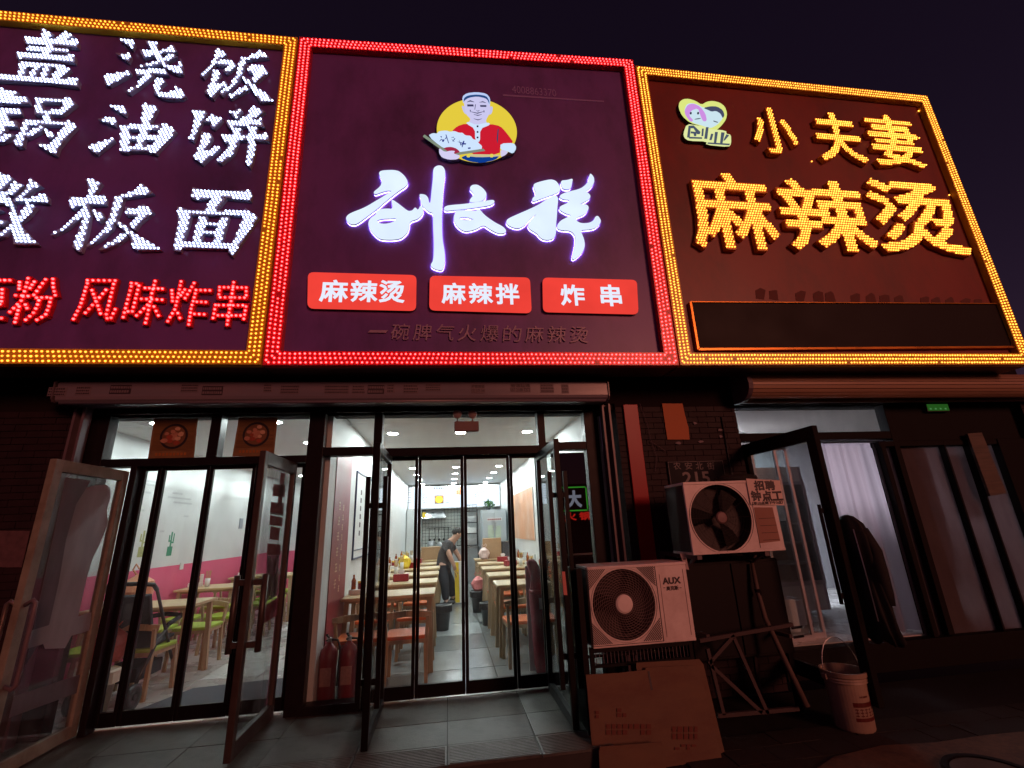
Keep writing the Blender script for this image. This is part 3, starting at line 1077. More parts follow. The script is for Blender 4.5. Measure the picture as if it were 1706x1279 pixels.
# right sign: amber dot characters, heart emblem, dark display
for ch, l, t, r, b in (('小', 1252, 178, 1328, 258), ('夫', 1357, 186, 1437, 271), ('妻', 1448, 191, 1533, 279)):
    dotchar(s3, fat(boxpx(glyph(ch), l + 4, t + 4, r - 4, b - 4, YR), .018), m_side_amber, None, .029, .006, .0092, dotmat=m_dot_yel, pz=.029, yf=YR)
for ch, l, t, r, b in (('麻', 1148, 286, 1292, 417), ('辣', 1300, 299, 1451, 420), ('烫', 1452, 300, 1600, 424)):
    dotchar(s3, fat(boxpx(glyph(ch), l + 5, t + 5, r - 5, b - 5, YR), .026), m_side_amber, None, .031, .0065, .0100, dotmat=m_dot_yel, pz=.032, yf=YR)
# loose wires and stray lamps
mb = MB()
for px, py in ((1530, 185), (1536, 196), (1541, 206), (1581, 325), (1531, 230), (1352, 269)):
    p = PY(px, py, YP)
    dome(mb, p.x, YP - .001, p.z, .009, .012)
put('stray_lamp', mb, m_dot_yel, s3, kind='stuff')

Ch = crop(1110, 140, 130 / 1386.0)
hrt = thing('heart_emblem', 'pale yellow lit heart emblem with two cartoon faces over two dark characters', 'lit emblem', PY(1175, 240, YL), 0)


def layh(name, pts, colr, lv, s=1.0, sm=1):
    reg = region([onplane(pts, Ch, YL)], smooth=sm)
    return put(name, reg.prism(YL - .003 - lv * .0022, YL - .002), emit('print_' + name, colr, s), hrt)


heart = [(215, 420), (230, 320), (300, 268), (400, 262), (520, 300), (625, 370), (720, 312), (830, 300), (950, 330), (1040, 400), (1080, 520), (1060, 630), (980, 740), (890, 820), (820, 850), (740, 800), (600, 740), (420, 690), (280, 570)]
tpan = [(300, 880), (360, 710), (560, 740), (740, 770), (760, 800), (1060, 830), (1065, 890), (1145, 900), (1150, 1060), (1110, 1120), (700, 1080), (720, 1020), (400, 1010), (320, 960)]
put('light_box', region([onplane(heart, Ch, YL), onplane(tpan, Ch, YL)], smooth=1).prism(YL - .002, YP - .002), m_side_dark, hrt)
layh('heart', heart, (0.72, 0.80, 0.22), 0)
layh('couple', [(320, 450), (360, 360), (450, 340), (560, 370), (660, 430), (760, 400), (900, 410), (1020, 500), (1000, 620), (900, 730), (780, 790), (640, 740), (460, 690), (340, 560)], (0.60, 0.78, 0.86), 1)
layh('long_hair', [(320, 470), (380, 370), (480, 352), (600, 410), (690, 530), (718, 660), (650, 670), (600, 560), (560, 430), (430, 480), (400, 570), (480, 650), (430, 680), (340, 560)], (0.62, 0.28, 0.76), 2)
layh('short_hair', [(650, 430), (780, 400), (900, 405), (1000, 470), (1030, 560), (1000, 615), (960, 530), (880, 480), (800, 495), (740, 465)], (0.06, 0.07, 0.13), 2)
for ex in (430, 560):
    layh('eye', [(ex - 16, 505), (ex + 16, 505), (ex + 16, 545), (ex - 16, 545)], (0.03, 0.04, 0.06), 3)
layh('chin_line', [(480, 635), (560, 615), (620, 615), (560, 632)], (0.06, 0.1, 0.12), 3)
layh('eye_line', [(830, 655), (920, 685), (900, 692), (830, 668)], (0.1, 0.12, 0.15), 3)
layh('name_plate', tpan, (0.76, 0.82, 0.36), 1)
for ln in ([(390, 760), (430, 750), (410, 960), (365, 950)], [(390, 750), (480, 745), (600, 860), (590, 895), (545, 895), (480, 790), (390, 790)], [(430, 850), (535, 860), (525, 930), (490, 930), (480, 885), (430, 880)], [(400, 945), (630, 955), (630, 978), (400, 972)], [(630, 800), (660, 800), (650, 930), (620, 930)], [(700, 775), (745, 775), (720, 980), (670, 975)],
           [(790, 890), (830, 895), (800, 1000), (760, 1000)], [(860, 860), (910, 860), (880, 1060), (840, 1055)], [(970, 865), (1030, 870), (990, 1070), (950, 1060)], [(1060, 900), (1110, 920), (1040, 1000), (1010, 1020), (1020, 980)], [(730, 1045), (1130, 1068), (1110, 1092), (730, 1065)]):
    layh('plate_stroke', ln, (0.07, 0.09, 0.14), 3, sm=0)

m_screen = M('dark_led_screen', (0.012, 0.006, 0.006), 0.5, spec=0.15, var=0.1, scale=3)
m_brass = M('amber_metal_frame', (0.70, 0.26, 0.03), 0.3, 0.6, var=0.1)
dsp = thing('display_screen', 'long dark switched-off display strip in a thin amber frame', 'display', PY(1420, 585, YP))
ql = [PY(*p, 3.93) for p in ((1163, 582), (1695, 578), (1672, 506), (1150, 503))]
put('screen', MB().poly([(p.x, 3.935, p.z) for p in ql], (0, .028, 0)), m_screen, dsp)
for i in range(4):
    a, b = ql[i], ql[(i + 1) % 4]
    w = .022 if i in (0, 3) else .008
    put('frame', MB().bar((a.x, 3.945, a.z), (b.x, 3.945, b.z), w, .05, up=(0, 1, 0)), m_brass, dsp)
# glue marks where older letters were taken off
m_glue = M('old_glue_mark', (0.13, 0.020, 0.014), 0.7, var=0.4, scale=30)
for i in range(17):
    x = 1262 + i * 22.5 + random.uniform(-4, 4)
    if i in (2, 6, 11):
        continue
    y0 = 482 + i * 1.0
    q = [PY(*p, YP - .001) for p in ((x, y0 + 15), (x + random.uniform(12, 18), y0 + 17), (x + random.uniform(12, 17), y0 + 1), (x + random.uniform(6, 9), y0 - random.uniform(0, 3)), (x - 1, y0 + random.uniform(0, 4)))]
    put('glue_mark', MB().poly(q, (0, -.002, 0)), m_glue, s3)

# ------------------------------------------------------------------ ground and shell of the place
YW = 4.42          # face of the outer wall
YF = 4.50          # face of the door frames
m_pave = M('dark_paving', (0.025, 0.022, 0.022), 0.8, spec=0.15, var=0.4, scale=9, bump=0.6, bscale=90, dirt=(0.02, 0.018, 0.018), dscale=2.5, damt=0.7)
m_slab = M('worn_paving_slab', (0.035, 0.028, 0.025), 0.75, spec=0.2, var=0.4, scale=12, bump=0.6, bscale=120, dirt=(0.03, 0.025, 0.022), dscale=3, damt=0.6)
m_land = M('wet_stone_tile', (0.090, 0.088, 0.078), 0.36, var=0.5, scale=9, bump=1.0, bscale=150, dirt=(0.016, 0.015, 0.014), dscale=2.4, damt=0.95)
m_joint = M('mortar', (0.04, 0.036, 0.034), 0.8, var=0.3, scale=20)
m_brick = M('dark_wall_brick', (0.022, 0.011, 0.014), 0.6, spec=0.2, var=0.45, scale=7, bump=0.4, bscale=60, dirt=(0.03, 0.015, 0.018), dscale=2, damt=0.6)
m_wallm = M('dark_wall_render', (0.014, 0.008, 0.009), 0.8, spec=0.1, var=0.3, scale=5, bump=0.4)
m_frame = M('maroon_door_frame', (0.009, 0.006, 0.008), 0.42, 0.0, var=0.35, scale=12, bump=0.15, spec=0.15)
m_frame2 = M('black_door_frame', (0.005, 0.004, 0.005), 0.40, var=0.35, scale=14, spec=0.18)
m_tan = M('worn_tan_frame', (0.23, 0.22, 0.18), 0.5, spec=0.2, var=0.35, scale=9, bump=0.3, dirt=(0.10, 0.06, 0.04), dscale=5, damt=0.6)
m_glass = glassm('door_glass', dirt=0.05)
m_glass2 = glassm('dusty_door_glass', (0.85, 0.86, 0.86), dirt=0.16)
m_box = M('roller_box_white', (0.17, 0.15, 0.19), 0.32, var=0.12, scale=4, stretch=(0.3, 1, 3), dirt=(0.22, 0.14, 0.17), dscale=4, damt=0.5, bump=0.1)
m_rail = M('shutter_guide_rail', (0.13, 0.095, 0.115), 0.4, var=0.25, scale=10, dirt=(0.1, 0.06, 0.07), damt=0.5)

struct('street_pavement', MB().box(-60, 60, -40, 4.40, -0.40, -0.15), m_pave)
mb = MB().box(-3.62, 1.08, 3.42, 4.62, -0.30, -0.022)
land = struct('landing_step', mb, m_joint)
base_tiles = {}
xs = [-3.62 + .6 * 0 - .002]
X = -3.6
ti = 0
rows = [(3.425, 3.70), (3.706, 4.10), (4.106, 4.60)]
while X < 1.07:
    for j, (y0, y1) in enumerate(rows):
        x0 = X + (0.3 if j == 1 and False else 0)
        x1 = min(1.075, X + .594)
        key = (round(x1 - x0, 3), j)
        if key not in base_tiles:
            me = MB()
            me.box(0, x1 - x0, 0, y1 - y0, -.022, -.004)
            if j == 0:
                n = 12
                for k in range(n):
                    yy = .012 + (y1 - y0 - .024) * k / n
                    me.box(.012, x1 - x0 - .012, yy, yy + .010, -.004, 0)
            base_tiles[key] = me.mesh('tile')
        o = put('tile', base_tiles[key], m_land, land, local=True)
        o.location = (x0, y0, random.uniform(-.002, .001))
        ti += 1
    X += .6
# paving slabs on the street to the right and in front
pv = MB().box(0, .294, 0, .194, -.02, .012).mesh('slab')
pavement = bpy.data.objects['street_pavement']
for i in range(18):
    for j in range(7):
        x = 1.4 + i * .3 + (0.15 if j % 2 else 0)
        y = 2.3 + j * .2
        o = put('slab', pv, m_slab, pavement, local=True)
        o.location = (x, y, -.15 + random.uniform(-.003, .003))
        o.rotation_euler = (random.uniform(-.006, .006), random.uniform(-.006, .006), 0)

# outer walls, their brick faces as one fine relief each
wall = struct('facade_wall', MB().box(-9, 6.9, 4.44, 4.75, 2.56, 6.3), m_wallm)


def wallpiece(name, x0, x1, z0, z1, brick=True, front=YW):
    w = put(name, MB().box(x0, x1, front + .012, 4.75, z0, z1), m_wallm, wall)
    if brick:
        mb = MB()
        z = z0 + .005
        j = 0
        while z < z1 - .05:
            x = x0 + (-.1 if j % 2 else 0)
            while x < x1:
                a, b = max(x, x0), min(x + .194, x1)
                if b - a > .02:
                    d = random.uniform(0, .004)
                    mb.box(a, b, front + d, front + .014, z, z + .052)
                x += .2
            z += .058
            j += 1
        put('brick_course', mb, m_brick, w, kind='stuff')
    return w


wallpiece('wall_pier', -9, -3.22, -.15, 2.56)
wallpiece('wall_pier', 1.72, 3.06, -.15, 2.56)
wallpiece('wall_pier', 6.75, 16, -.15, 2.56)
mb = MB().box(-3.22, 1.72, 4.46, 4.75, 2.5, 2.558)
put('lintel', mb, m_wallm, wall)
mb = MB().box(3.06, 6.75, 4.46, 4.75, 2.545, 2.559)
put('lintel', mb, m_wallm, wall)

# ------------------------------------------------------------------ rolling shutter boxes
sb = thing('shutter_box', 'long pale roller shutter box with stuck-on phone adverts above the left and middle doors', 'shutter box', (-.8, 4.3, 2.5))
x0, x1 = -3.27, 1.57
prof = [(4.44, 2.545), (4.20, 2.545), (4.185, 2.56), (4.18, 2.585), (4.18, 2.70), (4.20, 2.722), (4.44, 2.735)]
mb = MB().poly([(x0, y, z) for y, z in prof], (x1 - x0, 0, 0))
put('cover', mb, m_box, sb)
mb = MB().tube([(x0 + .02, 4.215, 2.538), (x1 - .02, 4.215, 2.538)], .016, 10)
put('lower_lip', mb, m_box, sb, smooth=True)
mb = MB()
prof2 = [(4.44, 2.53), (4.19, 2.54), (4.168, 2.57), (4.165, 2.71), (4.19, 2.735), (4.44, 2.745)]
mb.poly([(x0 - .012, y, z) for y, z in prof2], (-.012, 0, 0))
put('end_plate', mb, m_rail, sb)
put('end_plate', MB().poly([(x1 + .002, y, z) for y, z in prof2], (.012, 0, 0)), m_rail, sb)
m_ink = M('black_print', (0.035, 0.02, 0.03), 0.5, var=0.1)
m_stick = M('paper_sticker', (0.17, 0.13, 0.16), 0.6, var=0.15)
adv = [(82, 109, 652, 'b'), (128, 150, 650, 't'), (185, 217, 648, 'd'), (303, 330, 645, 't'), (338, 370, 650, 'd'), (440, 453, 645, 't'), (468, 498, 648, 'h'),
       (541, 582, 648, 'o'), (587, 608, 648, 't'), (613, 640, 648, 'd'), (645, 658, 646, 't'), (672, 697, 647, 't'), (709, 735, 643, 't'), (785, 808, 647, 'n1'), (850, 884, 645, 'n2'), (900, 923, 646, 't'), (935, 948, 647, 't')]
for a, b, y, k in adv:
    yf = 4.1785
    pa = PY(a, y - 7, yf)
    pb = PY(b, y + 8, yf)
    xx0, xx1, zz0, zz1 = pa.x, pb.x, max(pb.z, 2.59), min(pa.z, 2.698)
    st = put('advert_sticker', MB().box(xx0, xx1, yf - .0015, yf + .001, zz0, zz1), m_stick if k != 'd' else m_ink, sb)
    mb = MB()
    if k in ('t', 'h', 'o', 'b'):
        for r_ in range(3):
            z = zz0 + (zz1 - zz0) * (r_ + .3) / 3.2
            x = xx0 + .006
            while x < xx1 - .012:
                w = random.uniform(.006, .014)
                mb.box(x, x + w, yf - .003, yf - .0014, z, z + (zz1 - zz0) * .17)
                x += w + .005
    elif k == 'd':
        for r_ in range(2):
            z = zz0 + (zz1 - zz0) * (r_ + .3) / 2.2
            x = xx0 + .006
            while x < xx1 - .012:
                w = random.uniform(.008, .016)
                mb.box(x, x + w, yf - .003, yf - .0014, z, z + .022)
                x += w + .005
        put('print', mb, m_stick, st)
        continue
    else:
        up, dn = ('开锁换锁', '132 2175 144') if k == 'n1' else ('管道疏通', '187 2188 7272')
        for s_, a1, a2 in ((up, .56, .95), (dn, .08, .46)):
            g = place(glyph(s_, .012), xx0 + .004, xx1 - .004, zz0 + (zz1 - zz0) * a1, zz0 + (zz1 - zz0) * a2)
            q = g.prism(yf - .003, yf - .0014)
            mb.add(q.v, q.f)
    put('print', mb, m_ink, st)

for x in (-3.19, 1.60):
    r = thing('guide_rail', 'pale shutter guide rail at the %s end of the shop front' % ('left' if x < 0 else 'right'), 'guide rail', (x, 4.4, 0), 0, 'shutter guide rails')
    put('channel', MB().box(x - .045, x - .025, 4.36, 4.44, -.02, 2.54).box(x + .025, x + .045, 4.36, 4.44, -.02, 2.54).box(x - .045, x + .045, 4.435, 4.45, -.02, 2.54), m_rail, r)

sb2 = thing('shutter_box', 'amber-lit rolled shutter housing with long slats above the right doorway', 'shutter box', (4.8, 4.2, 2.6))
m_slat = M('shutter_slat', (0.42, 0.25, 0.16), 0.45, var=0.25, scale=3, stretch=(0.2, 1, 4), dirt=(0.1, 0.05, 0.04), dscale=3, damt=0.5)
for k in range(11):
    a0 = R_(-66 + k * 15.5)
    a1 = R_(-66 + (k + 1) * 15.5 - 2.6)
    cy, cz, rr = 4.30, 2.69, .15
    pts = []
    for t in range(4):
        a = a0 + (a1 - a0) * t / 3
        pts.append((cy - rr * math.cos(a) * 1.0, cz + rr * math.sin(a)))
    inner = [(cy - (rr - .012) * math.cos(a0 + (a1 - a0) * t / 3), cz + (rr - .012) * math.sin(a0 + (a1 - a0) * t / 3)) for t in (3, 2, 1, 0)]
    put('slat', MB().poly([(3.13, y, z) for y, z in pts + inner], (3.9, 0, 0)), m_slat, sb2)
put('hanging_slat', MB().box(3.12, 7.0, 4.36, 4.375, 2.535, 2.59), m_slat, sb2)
pts = [(4.30 - .185 * math.cos(R_(-100 + 20 * i)), 2.69 + .165 * math.sin(R_(-100 + 20 * i))) for i in range(11)]
put('end_plate', MB().poly([(3.06, y, z) for y, z in pts + [(4.42, 2.86), (4.42, 2.53)]], (.05, 0, 0)), m_rail, sb2)


# ------------------------------------------------------------------ frames, panes and doors of the shop fronts
def frame_rect(mb, x0, x1, z0, z1, y0, y1, w):
    mb.box(x0, x0 + w, y0, y1, z0, z1)
    mb.box(x1 - w, x1, y0, y1, z0, z1)
    mb.box(x0 + w, x1 - w, y0 + .001, y1 - .001, z1 - w, z1)
    mb.box(x0 + w, x1 - w, y0 + .001, y1 - .001, z0, z0 + w)


def X5(px, py):
    return PY(px, py, YF).x


xA0, xA1 = -3.12, -1.31            # left doorway
xP0, xP1 = -1.31, -1.165           # post between
xB0, xB1 = -1.165, 1.42            # middle doorway
ff = thing('door_frame', 'dark maroon metal frame round the left and middle doorways with glazed transoms', 'door frame', (-.8, 4.5, 0))


def fpart(name, x0, x1, z0, z1, y0=YF, y1=4.62, mt=None):
    return put(name, MB().box(x0, x1, y0, y1, z0, z1), mt or m_frame, ff, bevel=.004)


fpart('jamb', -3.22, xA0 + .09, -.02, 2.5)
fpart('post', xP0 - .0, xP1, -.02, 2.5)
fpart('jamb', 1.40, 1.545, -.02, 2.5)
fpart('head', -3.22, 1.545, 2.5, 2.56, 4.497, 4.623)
mA = X5(356, 730)
fpart('transom_bar', xA0 + .09, xP0, 2.03, 2.10, YF + .002, 4.618)
fpart('mullion', mA - .045, mA + .045, 2.10, 2.5)
B1a, B1b = X5(623, 715), X5(637, 715)
B2a, B2b = X5(896, 715), X5(908, 715)
fpart('mullion', B1a, B1b, -.02, 2.5, mt=m_frame2)
fpart('mullion', B2a, B2b, -.02, 2.5, mt=m_frame2)
fpart('transom_bar', xP1, B1a, 2.09, 2.17, YF + .002, 4.618)
fpart('transom_bar', B1b, B2a, 2.07, 2.15, YF + .002, 4.618)
fpart('transom_bar', B2b, 1.40, 2.10, 2.18, YF + .002, 4.618)
fpart('sill', xP1, B1a, -.02, .06, YF - .01, 4.63)
fpart('sill', B2b, 1.40, -.02, .06, YF - .01, 4.63)


def pane(x0, x1, z0, z1, y=4.56, mt=None, parent=None, name='glass_pane'):
    return put(name, MB().box(x0 - .004, x1 + .004, y, y + .006, z0 - .004, z1 + .004), mt or m_glass, parent or ff)


pane(xA0 + .09, mA - .045, 2.10, 2.5)
pane(mA + .045, xP0, 2.10, 2.5)
pane(xP1, B1a, 2.17, 2.5)
pane(B1b, B2a, 2.15, 2.5)
pane(B2b, 1.40, 2.18, 2.5)
pane(xP1, B1a, .06, 2.09)
m_blackfilm = M('black_window_film', (0.010, 0.005, 0.007), 0.0, var=0.1, spec=0.9)
for l_ in list(m_blackfilm.node_tree.links):
    if l_.to_socket.name == 'Roughness':
        m_blackfilm.node_tree.links.remove(l_)
m_blackfilm.node_tree.nodes['Principled BSDF'].inputs['Roughness'].default_value = 0.008
fpl = pane(B2b, 1.40, .06, 2.10)
put('dark_film', MB().box(B2b + .05, 1.385, 4.551, 4.5545, .95, 2.075), m_blackfilm, ff)


# outer door leaves, all standing open at right angles to the shop front
def side_leaf(name, label, X, y0, y1, z0, z1, fm, gm, w=.055, th=.045, rail=None, mid=None, group='outer door leaves standing open'):
    t = thing(name, label, 'door leaf', (X, y1, z0), 0, group)
    rail = rail or w
    a, b = X - th / 2, X + th / 2
    put('stile', MB().box(a, b, y0, y0 + w, z0, z1), fm, t, bevel=.004)
    put('stile', MB().box(a, b, y1 - w, y1, z0, z1), fm, t, bevel=.004)
    put('rail', MB().box(a + .001, b - .001, y0 + w, y1 - w, z1 - rail, z1), fm, t, bevel=.003)
    put('rail', MB().box(a + .001, b - .001, y0 + w, y1 - w, z0, z0 + rail), fm, t, bevel=.003)
    if mid:
        put('rail', MB().box(a + .001, b - .001, y0 + w, y1 - w, mid, mid + .05), fm, t, bevel=.003)
    put('glass_pane', MB().box(X - .003, X + .003, y0 + w - .004, y1 - w + .004, z0 + rail - .004, z1 - rail + .004), gm, t)
    return t


def bars(t, X, Y, z0, z1, off, r=.016, zc=None, mt=None, sq=False):
    for s in (-1, 1):
        mb = MB()
        if sq:
            mb.box(X + s * off - r, X + s * off + r, Y - r, Y + r, z0, z1)
            put('pull_handle', mb, mt or m_frame2, t, bevel=.003)
        else:
            mb.tube([(X + s * off, Y, z0), (X + s * off, Y, z1)], r, 10)
            put('pull_handle', mb, mt or m_frame2, t, smooth=True)
    for zz in zc or ():
        put('handle_bracket', MB().box(X - off - .004, X + off + .004, Y - .014, Y + .014, zz - .02, zz + .02), mt or m_frame2, t, bevel=.003)


XL = -.545
l1 = side_leaf('door_leaf', 'black outer door leaf left of the middle doorway with tall twin bar handles', XL, 3.68, 4.495, .015, 2.06, m_frame2, m_glass, .05, rail=.07)
bars(l1, XL, 3.735, .24, 1.80, .065, .017, zc=(PY(630, 842, 3.735).z, .40), sq=True)
XR = .885
l2 = side_leaf('door_leaf', 'black outer door leaf right of the middle doorway with tall twin bar handles', XR, 3.66, 4.495, .015, 2.06, m_frame2, m_glass, .05, rail=.07)
bars(l2, XR, 3.715, .25, 1.80, .065, .017, zc=(PY(920, 825, 3.715).z, .46), sq=True)
m_brown = M('brown_door_frame', (0.045, 0.032, 0.028), 0.42, var=0.35, scale=10, bump=0.2, dirt=(0.03, 0.015, 0.015), dscale=4, damt=0.6)
XM = -1.40
l3 = side_leaf('door_leaf', 'brown outer door leaf right of the left doorway with red paper stickers on its glass', XM, 3.72, 4.495, .015, 2.02, m_brown, m_glass2, .06, rail=.10)
bars(l3, XM, 3.78, .63, 1.13, .095, .021, zc=(.68, 1.08), mt=m_brown)
XN = -2.80
l4 = side_leaf('door_leaf', 'worn tan outer door leaf at far left with torn grey film on its glass', XN, 3.70, 4.495, .015, 1.985, m_tan, m_glass2, .075, rail=.085)
# bent tube handle of the tan leaf, both sides
for s in (-1, 1):
    pts = []
    xo = XN + s * .085
    for yy, zz, xx in ((3.735, 1.02, XN + s * .02), (3.735, 1.05, xo - s * .02), (3.735, 1.03, xo), (3.735, .96, xo), (3.735, .62, xo), (3.735, .55, xo), (3.735, .53, xo - s * .02), (3.735, .55, XN + s * .02)):
        pts.append((xx, yy, zz))
    put('pull_handle', MB().tube(pts, .014, 10), M('scratched_steel', (0.35, 0.27, 0.24), 0.3, 0.8, var=0.3, scale=20) if s < 0 else m_rail, l4, smooth=True)

# stickers and films on the glass (they lie on it, so they belong to the leaf)
m_film = glassm('torn_grey_film', (0.5, 0.5, 0.5), dirt=0.2, refl=.3, film=(0.62, 0.58, 0.62), famt=0.62)
m_film2 = glassm('dark_grey_film', (0.4, 0.4, 0.42), dirt=0.2, refl=.5, film=(0.36, 0.33, 0.38), famt=0.55)


def onX(pts, X):
    return [PXp(px, py, X) for px, py in pts]


def film(t, name, pts, X, mt, dx=.004, it=0, jag=0.0):
    P = [(p.y, p.z) for p in onX(pts, X)]
    if it:
        P = chaikin(P, it)
    if jag:
        P = [(a + random.uniform(-jag, jag), b + random.uniform(-jag, jag)) for a, b in P]
    P = [(min(4.43, max(3.76, a)), b) for a, b in P]
    return put(name, MB().poly([(X + dx, a, b) for a, b in P], (.0012, 0, 0)), mt, t)


film(l4, 'torn_film', [(150, 808), (182, 808), (183, 830), (176, 850), (180, 868), (166, 905), (150, 935), (118, 1080), (60, 1080), (84, 985), (110, 870), (122, 830)], XN, m_film, it=1, jag=.004)
film(l4, 'torn_film', [(108, 795), (150, 800), (125, 840), (108, 900), (96, 970), (80, 1040), (58, 1080), (40, 1110)], XN, m_film2, dx=.0065)
film(l4, 'tape_strip', [(44, 1052), (150, 1020), (148, 1050), (38, 1082)], XN, m_film, dx=.009)
film(l4, 'tape_strip', [(20, 1160), (140, 1120), (136, 1150), (12, 1196)], XN, m_film2, dx=.009)
m_redpap = M('faded_red_sticker', (0.28, 0.025, 0.035), 0.6, var=0.35, scale=14, dirt=(0.35, 0.2, 0.2), dscale=12, damt=0.4)
m_greypap = M('grey_sticker_edge', (0.30, 0.24, 0.25), 0.6, var=0.2)
for q in ([(469, 787), (476, 789), (470, 842), (463, 842)], [(457, 806), (476, 808), (475, 828), (455, 826)], [(453, 836), (474, 838), (473, 856), (451, 853)], [(451, 858), (472, 862), (471, 877), (450, 874)],
          [(452, 876), (468, 880), (465, 900), (450, 898)], [(447, 905), (469, 907), (468, 924), (445, 924)], [(441, 1010), (471, 992), (468, 1022), (438, 1040)]):
    film(l3, 'red_sticker', q, XM, m_redpap, dx=-.0055)
for q in ([(455, 812), (477, 814), (477, 818), (455, 816)], [(451, 853), (474, 856), (474, 859), (451, 856)], [(457, 884), (463, 885), (463, 890), (457, 889)], [(446, 921), (469, 922), (469, 925), (446, 925)]):
    film(l3, 'sticker_print', q, XM, m_greypap, dx=-.0075)
m_bagf = glassm('clear_plastic_sleeve', (0.75, 0.75, 0.75), dirt=0.2, refl=1.0, film=(0.4, 0.33, 0.34), famt=0.35)
film(l3, 'plastic_sleeve', [(447, 926), (467, 923), (468, 990), (443, 1003)], XM, m_bagf, dx=-.0085)
for q in ([(450, 932), (454, 931), (452, 950), (449, 952)], [(458, 932), (464, 930), (462, 946), (457, 948)], [(449, 956), (464, 952), (463, 958), (449, 961)], [(450, 965), (456, 963), (452, 990), (447, 992)], [(459, 962), (464, 961), (462, 984), (457, 986)]):
    film(l3, 'sleeve_print', q, XM, m_redpap, dx=-.0105)
m_pinktag = M('pink_inspection_tag', (0.65, 0.22, 0.2), 0.5, var=0.1)
P = [PY(*q, 3.66) for q in ((936, 952), (941, 952), (945, 991), (939, 991))]
put('pink_tag', MB().poly([(p.x, 3.655, p.z) for p in P], (0, .004, 0)), m_pinktag, l2)


# inner leaves behind them, closed
def leaf(x0, x1, z0, z1, y, label, group, fm=m_frame2, bot=.10, gm=None):
    t = thing('folding_leaf', label, 'door leaf', ((x0 + x1) / 2, y, z0), 0, group)
    w = .030
    put('stile', MB().box(x0 + .002, x0 + w, y - .018, y + .018, z0, z1), fm, t, bevel=.003)
    put('stile', MB().box(x1 - w, x1 - .002, y - .018, y + .018, z0, z1), fm, t, bevel=.003)
    put('rail', MB().box(x0 + w, x1 - w, y - .017, y + .017, z1 - .03, z1), fm, t)
    put('rail', MB().box(x0 + w, x1 - w, y - .017, y + .017, z0, z0 + bot), fm, t)
    put('glass_pane', MB().box(x0 + w - .003, x1 - w + .003, y - .002, y + .003, z0 + bot - .003, z1 - .027), gm or m_glass, t)
    return t


names = ['leftmost', 'second from the left', 'second from the right', 'rightmost']
xb = [B1b + .005, PY(694, 950, 4.60).x, PY(774, 950, 4.60).x, PY(855, 950, 4.60).x, B2a - .005]
for i in range(4):
    leaf(xb[i], xb[i + 1], .018, 2.07, 4.60 + (.004 if i % 2 else 0), 'narrow black framed glass leaf of the middle doorway, %s of its four' % names[i], 'inner glass leaves of the middle doorway')
xa = [-2.73, PY(250, 900, 4.60).x, PY(334, 900, 4.60).x, PY(413, 900, 4.60).x, -1.33]
for i in range(4):
    leaf(xa[i], xa[i + 1], .02, 2.03, 4.60 + (.004 if i % 2 else 0), 'narrow black framed glass leaf of the left doorway, %s of its four' % names[i], 'inner glass leaves of the left doorway')
fpart('sidelight_post', -2.78, -2.73, -.02, 2.03)
pane(xA0 + .09, -2.78, .05, 2.03)

